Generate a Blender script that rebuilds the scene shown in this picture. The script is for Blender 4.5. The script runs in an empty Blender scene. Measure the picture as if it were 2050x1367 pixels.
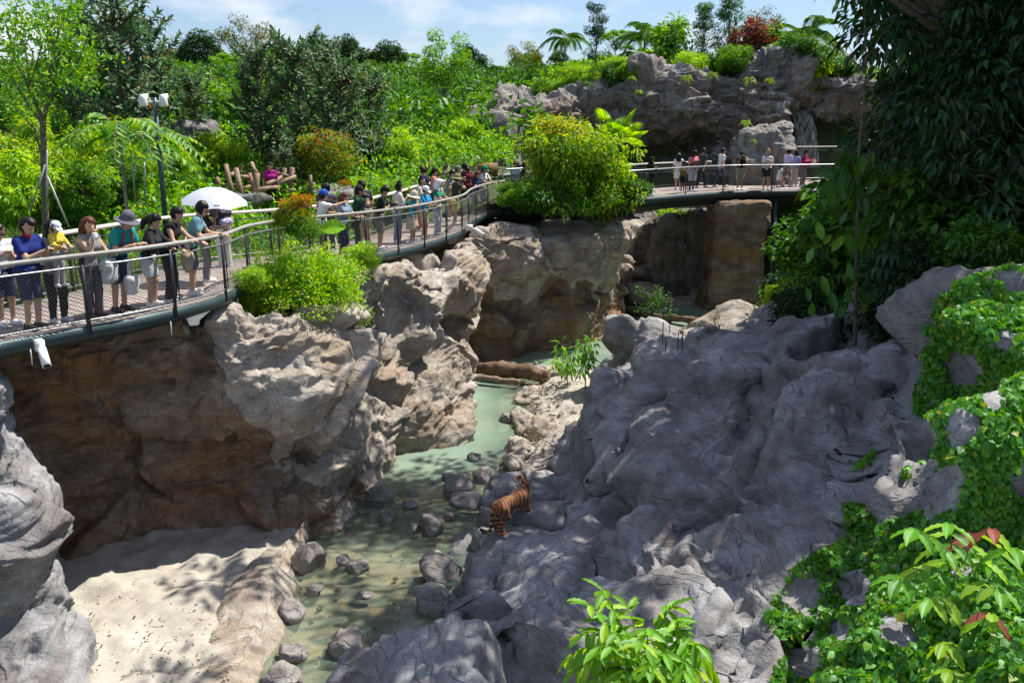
import bpy, math, random
import numpy as np
from mathutils import Vector, Matrix
rng = np.random.default_rng(7)
random.seed(7)
scene = bpy.context.scene
COL = scene.collection
R = math.radians

# ------------------------------------------------------------------ camera, sky, sun, exposure
FPX = 1800.0; CX, CY = 1025.0, 683.5; HOR = 240.0
PITCH = math.atan((CY - HOR) / FPX)
CAM = np.array([0.0, 0.0, 8.5])
cam_d = bpy.data.cameras.new('camera'); cam = bpy.data.objects.new('camera', cam_d); COL.objects.link(cam)
cam.location = CAM; cam.rotation_euler = (math.pi / 2 - PITCH, 0, 0)
cam_d.sensor_width = 36.0; cam_d.lens = 36.0 * FPX / 2050.0; cam_d.clip_start = 0.1; cam_d.clip_end = 3000
scene.camera = cam
SUN_EL = R(58); SUN_DIR = np.array([0.82, 0.57, 0.0]); SUN_DIR /= np.linalg.norm(SUN_DIR)
SUN_DIR = np.array([SUN_DIR[0] * math.cos(SUN_EL), SUN_DIR[1] * math.cos(SUN_EL), math.sin(SUN_EL)])   # towards the sun
world = bpy.data.worlds.new('World'); scene.world = world; world.use_nodes = True
wn = world.node_tree.nodes; wl = world.node_tree.links
for n in list(wn): wn.remove(n)
w_out = wn.new('ShaderNodeOutputWorld'); w_bg = wn.new('ShaderNodeBackground'); w_bg.inputs[1].default_value = 0.08
w_sky = wn.new('ShaderNodeTexSky'); w_sky.sky_type = 'NISHITA'; w_sky.sun_disc = False
w_sky.sun_elevation = SUN_EL; w_sky.sun_rotation = math.atan2(SUN_DIR[0], SUN_DIR[1])
w_sky.air_density = 1.0; w_sky.dust_density = 0.7; w_sky.ozone_density = 2.5
w_tc = wn.new('ShaderNodeTexCoord'); w_map = wn.new('ShaderNodeMapping'); w_map.inputs['Scale'].default_value = (1, 1, 2.6)
w_map.inputs['Location'].default_value = (0.3, 0.1, 0.02)
w_no = wn.new('ShaderNodeTexNoise'); w_no.inputs['Scale'].default_value = 4.2; w_no.inputs['Detail'].default_value = 7; w_no.inputs['Roughness'].default_value = 0.55
w_rp = wn.new('ShaderNodeValToRGB'); w_rp.color_ramp.elements[0].position = 0.49; w_rp.color_ramp.elements[1].position = 0.66
w_rp.color_ramp.elements[0].color = (0.10, 0.10, 0.10, 1); w_rp.color_ramp.elements[1].color = (1, 1, 1, 1)
w_mx = wn.new('ShaderNodeMix'); w_mx.data_type = 'RGBA'
w_mx.inputs[7].default_value = (8.6, 8.75, 9.0, 1)
wl.new(w_tc.outputs['Generated'], w_map.inputs[0]); wl.new(w_map.outputs[0], w_no.inputs[0]); wl.new(w_no.outputs[0], w_rp.inputs[0])
wl.new(w_rp.outputs[0], w_mx.inputs[0]); w_tint = wn.new('ShaderNodeMix'); w_tint.data_type = 'RGBA'; w_tint.blend_type = 'MULTIPLY'; w_tint.inputs[0].default_value = 1.0; w_tint.inputs[7].default_value = (0.86, 0.98, 1.16, 1); wl.new(w_sky.outputs[0], w_tint.inputs[6]); wl.new(w_tint.outputs[2], w_mx.inputs[6]); wl.new(w_mx.outputs[2], w_bg.inputs[0]); wl.new(w_bg.outputs[0], w_out.inputs[0])
sun_d = bpy.data.lights.new('sun', 'SUN'); sun = bpy.data.objects.new('sun', sun_d); COL.objects.link(sun)
sun_d.energy = 5.0; sun_d.angle = R(0.5); sun_d.color = (1.0, 0.94, 0.84)
sun.rotation_euler = Vector(SUN_DIR).to_track_quat('Z', 'Y').to_euler(); sun.location = (20, 0, 60)
scene.view_settings.view_transform = 'Standard'; scene.view_settings.look = 'None'
scene.view_settings.exposure = 0.62; scene.view_settings.gamma = 1.0; scene.view_settings.use_curve_mapping = False
scene.cycles.use_denoising = True
scene.cycles.use_adaptive_sampling = True; scene.cycles.adaptive_threshold = 0.02
scene.cycles.max_bounces = 5; scene.cycles.diffuse_bounces = 2; scene.cycles.glossy_bounces = 2
scene.cycles.transmission_bounces = 4; scene.cycles.transparent_max_bounces = 12
scene.cycles.caustics_reflective = False; scene.cycles.caustics_refractive = False

# ------------------------------------------------------------------ picture direction -> place
def ray(px, py):
    c, s = math.cos(PITCH), math.sin(PITCH)
    a, b = px - CX, CY - py
    return np.array([a, FPX * c + b * s, -FPX * s + b * c])
def Z(px, py, z):                       # where that direction meets the level z
    d = ray(px, py); t = (z - CAM[2]) / d[2]; return CAM + d * t
def Y(px, py, y):                       # where it meets the upright plane at distance y
    d = ray(px, py); t = y / d[1]; return CAM + d * t

# ------------------------------------------------------------------ noise
def _hash(ix, iy, iz, k):
    h = (ix.astype(np.int64) * 374761393 + iy.astype(np.int64) * 668265263 + iz.astype(np.int64) * 2147483647 + k * 1274126177) & 0xFFFFFFFF
    h = ((h ^ (h >> 13)) * 1274126177) & 0xFFFFFFFF
    h = ((h ^ (h >> 16)) * 2246822519) & 0xFFFFFFFF
    h = h ^ (h >> 15)
    return (h & 0xFFFFFF).astype(np.float64) / 16777215.0
def vnoise(P, k=0):
    i = np.floor(P).astype(np.int64); f = P - i; f = f * f * f * (f * (f * 6 - 15) + 10)
    r = 0
    for dx in (0, 1):
        wx = f[:, 0] if dx else 1 - f[:, 0]
        for dy in (0, 1):
            wy = f[:, 1] if dy else 1 - f[:, 1]
            for dz in (0, 1):
                wz = f[:, 2] if dz else 1 - f[:, 2]
                r = r + wx * wy * wz * _hash(i[:, 0] + dx, i[:, 1] + dy, i[:, 2] + dz, k)
    return r * 2 - 1
def fbm(P, oct=4, k=0, gain=0.5):
    a, s, r = 1.0, 1.0, 0
    for o in range(oct):
        r = r + a * vnoise(P * s + 17.3 * o, k + o); a *= gain; s *= 2.03
    return r
def facets(P, k=0, jit=0.9, slope=0.55):
    """cells of tilted planes with a step between them; also returns the distance to the cell border"""
    i = np.floor(P).astype(np.int64); n = len(P)
    b1 = np.full(n, 9e9); b2 = np.full(n, 9e9); best = np.zeros((n, 3)); cell = np.zeros((n, 3), np.int64)
    for dx in (-1, 0, 1):
        for dy in (-1, 0, 1):
            for dz in (-1, 0, 1):
                c = i + np.array([dx, dy, dz])
                fp = c + 0.5 + jit * (np.stack([_hash(c[:, 0], c[:, 1], c[:, 2], k + q) for q in range(3)], 1) - 0.5)
                d = ((P - fp) ** 2).sum(1)
                m = d < b1
                b2 = np.where(m, b1, np.minimum(b2, d)); b1 = np.where(m, d, b1)
                best[m] = fp[m]; cell[m] = c[m]
    g = np.stack([_hash(cell[:, 0], cell[:, 1], cell[:, 2], k + 5 + q) for q in range(3)], 1) * 2 - 1
    off = _hash(cell[:, 0], cell[:, 1], cell[:, 2], k + 9) * 2 - 1
    return (g * (P - best)).sum(1) * slope * 2 + off * 0.35, np.sqrt(b2) - np.sqrt(b1)

# ------------------------------------------------------------------ meshes
def mesh_np(name, V, F, mats=None, smooth=True, attrs=None, fmat=None):
    me = bpy.data.meshes.new(name)
    V = np.asarray(V, np.float32); nV = len(V)
    if isinstance(F, np.ndarray):
        nf, k = F.shape; li = F.astype(np.int32).ravel(); st = np.arange(nf, dtype=np.int32) * k
    else:
        li = np.array([q for f in F for q in f], np.int32); st = np.cumsum([0] + [len(f) for f in F])[:-1].astype(np.int32); nf = len(F)
    me.vertices.add(nV); me.vertices.foreach_set('co', V.ravel())
    me.loops.add(len(li)); me.loops.foreach_set('vertex_index', li)
    me.polygons.add(nf); me.polygons.foreach_set('loop_start', st)
    if smooth: me.polygons.foreach_set('use_smooth', np.ones(nf, bool))
    for m in (mats or []): me.materials.append(m)
    if fmat is not None: me.polygons.foreach_set('material_index', np.asarray(fmat, np.int32))
    for an, av in (attrs or {}).items():
        av = np.asarray(av, np.float32)
        if av.ndim == 1:
            a = me.attributes.new(an, 'FLOAT', 'POINT'); a.data.foreach_set('value', av)
        else:
            a = me.attributes.new(an, 'FLOAT_COLOR', 'POINT')
            a.data.foreach_set('color', np.concatenate([av, np.ones((nV, 1), np.float32)], 1).ravel())
    me.update(calc_edges=True)
    return me
def link(name, me, parent=None, loc=None):
    o = bpy.data.objects.new(name, me); COL.objects.link(o)
    if parent is not None: o.parent = parent
    if loc is not None: o.location = loc
    return o
def tag(o, label=None, cat=None, group=None, kind=None):
    if label: o['label'] = label
    if cat: o['category'] = cat
    if group: o['group'] = group
    if kind: o['kind'] = kind
    return o
def empty(name, loc=(0, 0, 0), rz=0.0):
    o = bpy.data.objects.new(name, None); COL.objects.link(o); o.location = loc; o.rotation_euler = (0, 0, rz); o.empty_display_size = 0.2
    return o
def copy_tree(src, loc=None, rz=None, scale=None):
    c = src.copy(); COL.objects.link(c)
    if loc is not None: c.location = loc
    if rz is not None: c.rotation_euler = (0, 0, rz)
    if scale is not None: c.scale = (scale, scale, scale) if np.isscalar(scale) else scale
    for ch in list(src.children):
        d = ch.copy(); COL.objects.link(d); d.parent = c
        for g in list(ch.children):
            e = g.copy(); COL.objects.link(e); e.parent = d
    return c
class MB:
    """collects boxes, tubes and prisms into one mesh"""
    def __init__(s): s.v = []; s.f = []
    def add(s, V, F):
        b = len(s.v); s.v += [tuple(float(q) for q in p) for p in V]; s.f += [tuple(b + q for q in f) for f in F]; return s
    def box(s, c, size, ax=None):
        c = np.array(c, float); h = np.array(size, float) / 2
        A = np.eye(3) if ax is None else np.array(ax, float)
        V = [c + A[0] * h[0] * x + A[1] * h[1] * y + A[2] * h[2] * z for z in (-1, 1) for y in (-1, 1) for x in (-1, 1)]
        return s.add(V, [(0, 2, 3, 1), (4, 5, 7, 6), (0, 1, 5, 4), (2, 6, 7, 3), (0, 4, 6, 2), (1, 3, 7, 5)])
    def tube(s, pts, rad, n=8, cap=True):
        pts = [np.array(p, float) for p in pts]; m = len(pts)
        rad = [rad] * m if np.isscalar(rad) else rad
        V = []; F = []; side = None
        for i, p in enumerate(pts):
            t = pts[min(i + 1, m - 1)] - pts[max(i - 1, 0)]; t = t / (np.linalg.norm(t) + 1e-9)
            if side is None:
                side = np.cross(t, [0, 0, 1.0])
                if np.linalg.norm(side) < 0.05: side = np.cross(t, [1.0, 0, 0])
            side = side - t * side.dot(t); side /= np.linalg.norm(side) + 1e-9; b = np.cross(t, side)
            for k in range(n):
                a = 2 * math.pi * k / n; V.append(p + (side * math.cos(a) + b * math.sin(a)) * rad[i])
        for i in range(m - 1):
            for k in range(n):
                F.append((i * n + k, i * n + (k + 1) % n, (i + 1) * n + (k + 1) % n, (i + 1) * n + k))
        if cap: F.append(tuple(range(n - 1, -1, -1))); F.append(tuple((m - 1) * n + k for k in range(n)))
        return s.add(V, F)
    def build(s, name, mat, parent=None, smooth=False):
        return link(name, mesh_np(name, np.array(s.v), s.f, [mat], smooth), parent)
def grid_faces(nu, nv, close_u=False):
    iu = np.arange(nu if close_u else nu - 1); jv = np.arange(nv - 1)
    I, J = np.meshgrid(iu, jv, indexing='ij'); I2 = (I + 1) % nu
    return np.stack([I * nv + J, I2 * nv + J, I2 * nv + J + 1, I * nv + J + 1], -1).reshape(-1, 4)
def vnormals(V, F):
    a = V[F[:, 2]] - V[F[:, 0]]; b = V[F[:, 3 if F.shape[1] > 3 else 1]] - V[F[:, 1 if F.shape[1] > 3 else 0]]
    n = np.cross(a, b); N = np.zeros_like(V)
    for k in range(F.shape[1]): np.add.at(N, F[:, k], n)
    return N / (np.linalg.norm(N, axis=1, keepdims=True) + 1e-12)
def catmull(C, m):
    """C (k,...) -> (m,...)"""
    C = np.asarray(C, float); k = len(C); t = np.linspace(0, k - 1, m); i = np.clip(np.floor(t).astype(int), 0, k - 2); f = (t - i).reshape((-1,) + (1,) * (C.ndim - 1))
    g = lambda q: C[np.clip(q, 0, k - 1)]
    p0, p1, p2, p3 = g(i - 1), g(i), g(i + 1), g(i + 2)
    p0 = np.where((i == 0).reshape(f.shape), 2 * p1 - p2, p0); p3 = np.where((i == k - 2).reshape(f.shape), 2 * p2 - p1, p3)
    return 0.5 * (2 * p1 + (p2 - p0) * f + (2 * p0 - 5 * p1 + 4 * p2 - p3) * f ** 2 + (3 * p1 - p0 - 3 * p2 + p3) * f ** 3)
def surface_nets(f, org, h):
    nx, ny, nz = f.shape; ins = f < 0
    acc = np.zeros((nx - 1, ny - 1, nz - 1, 3)); cnt = np.zeros((nx - 1, ny - 1, nz - 1))
    sl = lambda o: tuple(slice(o[a], o[a] + (nx, ny, nz)[a] - 1) for a in range(3))
    for ax in range(3):
        o2 = [(a, b) for a in (0, 1) for b in (0, 1)]
        for a, b in o2:
            c0 = [0, 0, 0]; oth = [q for q in range(3) if q != ax]; c0[oth[0]] = a; c0[oth[1]] = b
            c1 = list(c0); c1[ax] = 1
            f0 = f[sl(c0)]; f1 = f[sl(c1)]; m = (f0 < 0) != (f1 < 0)
            t = np.where(m, f0 / np.where(m, f0 - f1, 1), 0)
            for q in range(3):
                acc[..., q] += np.where(m, c0[q] + (t if q == ax else 0), 0)
            cnt += m
    act = cnt > 0; idx = np.full(act.shape, -1, np.int64); idx[act] = np.arange(act.sum())
    I = np.argwhere(act); V = (I + acc[act] / cnt[act][:, None]) * h + np.asarray(org)
    Fs = []
    for ax in range(3):
        o = [q for q in range(3) if q != ax]
        A = np.moveaxis(ins, ax, 0); m = A[:-1] != A[1:]
        m = m[:, 1:-1, 1:-1]; s = A[:-1][:, 1:-1, 1:-1]
        Q = np.argwhere(m); sg = s[m]
        if len(Q) == 0: continue
        T = np.moveaxis(idx, ax, 0); i, j, k = Q[:, 0], Q[:, 1], Q[:, 2]
        q = np.stack([T[i, j, k], T[i, j + 1, k], T[i, j + 1, k + 1], T[i, j, k + 1]], 1)
        flip = sg if ax != 1 else ~sg
        q[~flip] = q[~flip][:, ::-1]
        Fs.append(q)
    return V, np.concatenate(Fs)

# ------------------------------------------------------------------ materials
def new_mat(name):
    m = bpy.data.materials.new(name); m.use_nodes = True; nt = m.node_tree
    for n in list(nt.nodes): nt.nodes.remove(n)
    out = nt.nodes.new('ShaderNodeOutputMaterial'); return m, nt, out
def N(nt, typ, **kw):
    n = nt.nodes.new(typ)
    for k, v in kw.items():
        if k in n.inputs: n.inputs[k].default_value = v
        else: setattr(n, k, v)
    return n
def ramp(nt, fac, stops):
    r = nt.nodes.new('ShaderNodeValToRGB'); cr = r.color_ramp
    while len(cr.elements) < len(stops): cr.elements.new(0.5)
    for e, (p, c) in zip(cr.elements, stops): e.position = p; e.color = (c[0], c[1], c[2], 1) if not np.isscalar(c) else (c, c, c, 1)
    nt.links.new(fac, r.inputs[0]); return r.outputs[0]
def mixc(nt, fac, a, b, mode='MIX'):
    m = nt.nodes.new('ShaderNodeMix'); m.data_type = 'RGBA'; m.blend_type = mode
    for s, v in ((m.inputs[0], fac), (m.inputs[6], a), (m.inputs[7], b)):
        if hasattr(v, 'is_linked'): nt.links.new(v, s)
        elif np.isscalar(v): s.default_value = v
        else: s.default_value = (v[0], v[1], v[2], 1)
    return m.outputs[2]
def noise_tex(nt, coord, scale, detail=4, rough=0.55, sc=(1, 1, 1), dist=0.0):
    mp = N(nt, 'ShaderNodeMapping'); mp.inputs['Scale'].default_value = sc; nt.links.new(coord, mp.inputs[0])
    t = N(nt, 'ShaderNodeTexNoise', Scale=scale, Detail=detail, Roughness=rough, Distortion=dist); nt.links.new(mp.outputs[0], t.inputs[0]); return t.outputs[0]
def plain(name, col, rough=0.6, metal=0.0, var=0.12, vscale=6.0, spec=0.4, bump=0.0, bscale=60):
    m, nt, out = new_mat(name); p = N(nt, 'ShaderNodeBsdfPrincipled', Roughness=rough, Metallic=metal); p.inputs['Specular IOR Level'].default_value = spec
    tc = N(nt, 'ShaderNodeTexCoord').outputs['Object']
    n = noise_tex(nt, tc, vscale, 5)
    lo = tuple(c * (1 - var) for c in col); hi = tuple(min(1, c * (1 + var)) for c in col)
    nt.links.new(ramp(nt, n, [(0.3, lo), (0.7, hi)]), p.inputs['Base Color'])
    if bump:
        b = N(nt, 'ShaderNodeBump', Strength=bump, Distance=0.01); nt.links.new(noise_tex(nt, tc, bscale, 4), b.inputs['Height']); nt.links.new(b.outputs[0], p.inputs['Normal'])
    nt.links.new(p.outputs[0], out.inputs[0]); return m
def rock_mat(name, pale, mid, dark, ochre, ochre_amt=0.5, streak=0.5, sheen=0.75, tsc=0.75, bmp=1.0):
    m, nt, out = new_mat(name); p = N(nt, 'ShaderNodeBsdfPrincipled', Roughness=sheen); p.inputs['Specular IOR Level'].default_value = 0.25
    tc = N(nt, 'ShaderNodeTexCoord').outputs['Object']
    big = noise_tex(nt, tc, 0.35, 2, 0.6, dist=0.4); med = noise_tex(nt, tc, 1.7, 4, 0.62, (1, 1, 1.6)); fine = noise_tex(nt, tc, 38, 2, 0.7)
    strk = noise_tex(nt, tc, 1.1, 3, 0.6, (2.2, 2.2, 0.22))
    och = noise_tex(nt, tc, 0.55, 3, 0.6, (1, 1, 1.7), 0.6)
    c = ramp(nt, med, [(0.32, dark), (0.5, mid), (0.68, pale)])
    c = mixc(nt, 0.35, c, ramp(nt, big, [(0.35, dark), (0.65, pale)]))
    # ochre run-off stains low on the faces
    sp = N(nt, 'ShaderNodeSeparateXYZ'); nt.links.new(tc, sp.inputs[0])
    c = mixc(nt, mul(nt, ramp(nt, och, [(0.45, 0.0), (0.62, 1.0)]), ochre_amt), c, ochre)
    c = mixc(nt, mul(nt, ramp(nt, strk, [(0.5, 0.0), (0.68, 1.0)]), streak), c, tuple(q * 0.55 for q in dark))
    c = mixc(nt, 0.55, c, ramp(nt, fine, [(0.3, 0.28), (0.5, 0.5), (0.72, 0.78)]), 'OVERLAY')
    # broken-off layers: stepped relief with irregular outlines
    def terrace(n, steps, sharp):
        x = mul(nt, n, steps); fl = N(nt, 'ShaderNodeMath', operation='FLOOR'); nt.links.new(x, fl.inputs[0]); fr = N(nt, 'ShaderNodeMath', operation='FRACT'); nt.links.new(x, fr.inputs[0])
        mr = N(nt, 'ShaderNodeMapRange', interpolation_type='SMOOTHSTEP'); mr.inputs[1].default_value = sharp; mr.inputs[2].default_value = 1.0; nt.links.new(fr.outputs[0], mr.inputs[0])
        ad = N(nt, 'ShaderNodeMath', operation='ADD'); nt.links.new(fl.outputs[0], ad.inputs[0]); nt.links.new(mr.outputs[0], ad.inputs[1])
        edge = ramp(nt, fr.outputs[0], [(sharp - .06, 0.0), (sharp + .02, 1.0), (.985, 1.0), (1.0, 0.0)])
        return mul(nt, ad.outputs[0], 1.0 / steps), edge
    t1, e1 = terrace(noise_tex(nt, tc, tsc, 4, 0.5, (1, 1, 1.9), 0.5), 17, 0.86)
    t2, e2 = terrace(noise_tex(nt, tc, tsc * 3.2, 2, 0.5, (1, 1, 1.6), 0.3), 11, 0.84)
    c = mixc(nt, mul(nt, mul(nt, e1, ramp(nt, med, [(.45, 0.0), (.6, 1.0)])), 0.55 * min(1, bmp)), c, tuple(q * 0.4 for q in dark))
    nt.links.new(c, p.inputs['Base Color'])
    b0 = N(nt, 'ShaderNodeBump', Strength=min(1.0, 0.8 * bmp), Distance=0.5); nt.links.new(t1, b0.inputs['Height'])
    b3 = N(nt, 'ShaderNodeBump', Strength=0.5 * bmp, Distance=0.13); nt.links.new(t2, b3.inputs['Height']); nt.links.new(b0.outputs[0], b3.inputs['Normal'])
    b1 = N(nt, 'ShaderNodeBump', Strength=0.34, Distance=0.06); nt.links.new(noise_tex(nt, tc, 6.0, 3, 0.66), b1.inputs['Height']); nt.links.new(b3.outputs[0], b1.inputs['Normal'])
    b2 = N(nt, 'ShaderNodeBump', Strength=0.6, Distance=0.014); nt.links.new(fine, b2.inputs['Height']); nt.links.new(b1.outputs[0], b2.inputs['Normal'])
    nt.links.new(b2.outputs[0], p.inputs['Normal']); nt.links.new(p.outputs[0], out.inputs[0]); return m
def mul(nt, a, k):
    q = N(nt, 'ShaderNodeMath', operation='MULTIPLY'); nt.links.new(a, q.inputs[0])
    if hasattr(k, 'is_linked'): nt.links.new(k, q.inputs[1])
    else: q.inputs[1].default_value = k
    return q.outputs[0]
def leaf_mat(name, stops, trans=0.45, gloss=0.04, grough=0.5):
    """stops: colours along the per-leaf random number"""
    m, nt, out = new_mat(name)
    at = N(nt, 'ShaderNodeAttribute', attribute_name='v').outputs['Fac']
    oi = N(nt, 'ShaderNodeObjectInfo')
    r = ramp(nt, at, stops)
    hs = N(nt, 'ShaderNodeHueSaturation'); nt.links.new(r, hs.inputs['Color'])
    q = N(nt, 'ShaderNodeMath', operation='MULTIPLY_ADD'); q.inputs[1].default_value = 0.4; q.inputs[2].default_value = 0.8
    nt.links.new(oi.outputs['Random'], q.inputs[0]); nt.links.new(q.outputs[0], hs.inputs['Value'])
    c = hs.outputs[0]
    d = N(nt, 'ShaderNodeBsdfDiffuse'); nt.links.new(c, d.inputs[0])
    t = N(nt, 'ShaderNodeBsdfTranslucent')
    tcn = N(nt, 'ShaderNodeHueSaturation', Hue=0.485, Saturation=1.1, Value=1.3); nt.links.new(c, tcn.inputs['Color']); nt.links.new(tcn.outputs[0], t.inputs[0])
    mx = N(nt, 'ShaderNodeMixShader'); mx.inputs[0].default_value = trans; nt.links.new(d.outputs[0], mx.inputs[1]); nt.links.new(t.outputs[0], mx.inputs[2])
    g = N(nt, 'ShaderNodeBsdfGlossy', Roughness=max(grough, .5)); g.inputs[0].default_value = (0.6, 0.65, 0.7, 1)
    m2 = N(nt, 'ShaderNodeMixShader'); m2.inputs[0].default_value = min(gloss, .05); nt.links.new(mx.outputs[0], m2.inputs[1]); nt.links.new(g.outputs[0], m2.inputs[2])
    nt.links.new(m2.outputs[0], out.inputs[0]); return m
# ------------------------------------------------------------------ rock, water and ground materials
M = {}
M['rock_warm'] = rock_mat('rock_warm', (0.52, 0.475, 0.42), (0.37, 0.33, 0.285), (0.17, 0.14, 0.115), (0.30, 0.20, 0.115), 0.45, 0.35, tsc=.5, bmp=.8)
M['rock_shade'] = rock_mat('rock_ochre', (0.33, 0.275, 0.22), (0.195, 0.145, 0.10), (0.085, 0.060, 0.040), (0.235, 0.115, 0.042), 0.65, 0.4, tsc=.5, bmp=.8)  # ochre-stained rock, its tones darkened to paint in the shade under the deck
M['rock_cool'] = rock_mat('rock_cool', (0.42, 0.42, 0.435), (0.255, 0.256, 0.268), (0.115, 0.114, 0.121), (0.15, 0.115, 0.095), 0.45, 0.25, tsc=.42, bmp=.75)
M['rock_far'] = rock_mat('rock_far', (0.37, 0.355, 0.34), (0.21, 0.20, 0.198), (0.09, 0.085, 0.085), (0.28, 0.18, 0.10), 0.35, 0.65)
M['boulder'] = rock_mat('boulder', (0.42, 0.39, 0.37), (0.27, 0.25, 0.24), (0.13, 0.115, 0.11), (0.25, 0.18, 0.13), 0.3, 0.1)

def sstep(a, b, x):
    t = np.clip((x - a) / (b - a), 0, 1); return t * t * (3 - 2 * t)
def rock_disp(P, Nn, amp=1.0, k=0, big=2.2, mid=0.8, small=0.28, flat=1.5, crack=0.0, lump=0.30, a_big=0.34, a_mid=0.17, a_small=0.055, rough=0.0, ledge=0.085, terr=0.05):
    """big chipped planes everywhere, smaller ones only where the rock is broken"""
    w = np.stack([fbm(P * 0.5, 3, k + 30 + q) for q in range(3)], 1) * 0.5
    S = np.array([1, 1, flat])
    broken = sstep(-0.25 - rough, 0.35 - rough, fbm(P * 0.55, 2, k + 70))
    d = lump * fbm(P * 0.33, 3, k)
    f, e = facets((P + w) * S / big, k + 1); d = d + a_big * f * (1 - .8 * np.exp(-(e / 0.05) ** 2))
    f2, e2 = facets((P + w * 0.8) * S / mid, k + 40); d = d + a_mid * f2 * (1 - np.exp(-(e2 / 0.07) ** 2)) * (0.25 + 0.75 * broken)
    if a_small:
        f3, e3 = facets((P + w * 0.5) * S / small, k + 80); d = d + a_small * f3 * (0.15 + 0.85 * broken ** 2)
    # ledges: slow ramps that break off in a sharp lip
    ph = (P[:, 2] * 1.15 + 0.35 * P[:, 0] * math.sin(k) + 0.25 * P[:, 1] * math.cos(k)) + 0.9 * fbm(P * 0.45, 3, k + 21)
    fr_ = ph - np.floor(ph); led = np.where(fr_ < 0.86, fr_ / 0.86, (1 - fr_) / 0.14) - 0.5
    d = d + ledge * led * (0.2 + 0.8 * sstep(-0.2, 0.3, vnoise(P * 0.6 + 3, k + 22)))
    ph = (P[:, 2] * 3.1 + 0.8 * P[:, 0] * math.cos(k + 1) - 0.5 * P[:, 1] * math.sin(k + 1)) + 1.3 * fbm(P * 0.8, 3, k + 25)
    fr_ = ph - np.floor(ph); led = np.where(fr_ < 0.88, fr_ / 0.88, (1 - fr_) / 0.12) - 0.5
    d = d + ledge * 0.38 * led * broken
    n_ = fbm((P + w * .4) * np.array([.42, .42, .8]), 4, k + 55, .5) * 4.2
    fl_ = np.floor(n_); tr_ = fl_ + sstep(.90, 1.0, n_ - fl_); d = d + terr * tr_
    d = d + 0.012 * fbm(P * 5, 3, k + 5)
    if crack:
        cm = sstep(-0.1, 0.3, vnoise(P * 0.8 + 9, k + 8)); cm2 = sstep(0.0, 0.4, vnoise(P * 1.1 + 5, k + 9))
        d = d - crack * cm * np.exp(-(e / 0.03) ** 2) - crack * 0.6 * cm2 * np.exp(-(e2 / 0.05) ** 2)
    return P + Nn * (d * amp)[:, None]
def loft(name, C, nu, nv, mat, disp=None, close=False, relax=0, parent=None):
    C = np.asarray(C, float)
    if close: C = np.concatenate([C, C[:1]], 0)
    G = catmull(C, nu + (1 if close else 0)); G = np.swapaxes(catmull(np.swapaxes(G, 0, 1), nv), 0, 1)
    if close: G = G[:-1]
    F = grid_faces(len(G), nv, close); V = G.reshape(-1, 3)
    Nn = vnormals(V, F)
    if disp: V = rock_disp(V, Nn, **disp)
    return link(name, mesh_np(name, V, F, [mat]), parent)
def wall_stations(base, top, z0, ztop, zs, offs, capz=-0.15, capin=(0.8, 2.4)):
    """upright rock face: base and top lines in plan, outward offsets per station and level"""
    base = np.array(base, float); top = np.array(top, float); n = len(base)
    ztop = np.full(n, ztop, float) if np.isscalar(ztop) else np.array(ztop, float)
    C = []
    for i in range(n):
        t = top[min(i + 1, n - 1)] - top[max(i - 1, 0)]; t /= np.linalg.norm(t); o = np.array([t[1], -t[0]])
        col = []
        for zf, of in zip(zs, offs[i]):
            p = base[i] * (1 - zf) + top[i] * zf + o * of
            col.append([p[0], p[1], z0 + (ztop[i] - z0) * zf])
        for ci, k in zip(capin, (1, 2)):
            p = top[i] - o * ci; col.append([p[0], p[1], ztop[i] + capz * k])
        C.append(col)
    return np.array(C)
# ---- near cliff under the boardwalk
baseA = [(-10.6, 13.6), (-8.8, 15.0), (-7.3, 16.3), (-5.7, 17.0), (-4.6, 17.7), (-3.65, 18.25), (-3.15, 19.9), (-2.45, 21.3), (-1.72, 22.9), (-1.5, 24.7), (-1.95, 27.4), (-3.2, 30.5)]
topA = [(-10.2, 13.8), (-8.3, 15.1), (-6.9, 16.1), (-5.5, 16.9), (-4.75, 17.9), (-4.1, 19.4), (-3.65, 21.4), (-3.1, 22.9), (-2.4, 24.6), (-1.75, 26.3), (-1.6, 28.3), (-2.8, 30.6)]
zA = [0, .15, .32, .5, .66, .82, .93, 1]
offA = [[0, -.3, -.3, -.3, -.2, -.1, 0, 0],
        [-.3, -.6, -.9, -.8, -.6, -.4, -.2, -.1],
        [-.1, -.5, -1.0, -.9, -.4, -.1, 0, -.1],
        [.1, -.2, -.9, -.6, .25, .4, .35, -.05],
        [.25, .25, -.15, .2, .75, .7, .5, 0],
        [.25, .1, -.05, .3, .5, .45, .35, -.1],
        [.25, 0, -.2, -.1, .15, .25, .2, 0],
        [.3, 0, .05, -.45, -.2, .2, .25, .05],
        [.45, .1, -.1, -.25, .2, .35, .35, .1],
        [.5, .05, -.15, -.15, .3, .45, .4, .1],
        [.2, 0, -.1, .1, .3, .4, .3, .1],
        [0, 0, 0, 0, 0, 0, 0, 0]]
zt = [4.7, 4.7, 4.7, 4.8, 4.75, 4.75, 4.9, 4.95, 4.75, 4.7, 4.7, 4.7]
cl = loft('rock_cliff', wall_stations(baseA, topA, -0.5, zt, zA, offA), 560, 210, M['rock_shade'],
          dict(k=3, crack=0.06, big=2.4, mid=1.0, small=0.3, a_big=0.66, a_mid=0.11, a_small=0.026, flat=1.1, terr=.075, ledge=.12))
tag(cl, 'near brown rock cliff below the boardwalk, its left half in shade under the deck', 'cliff')
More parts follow.
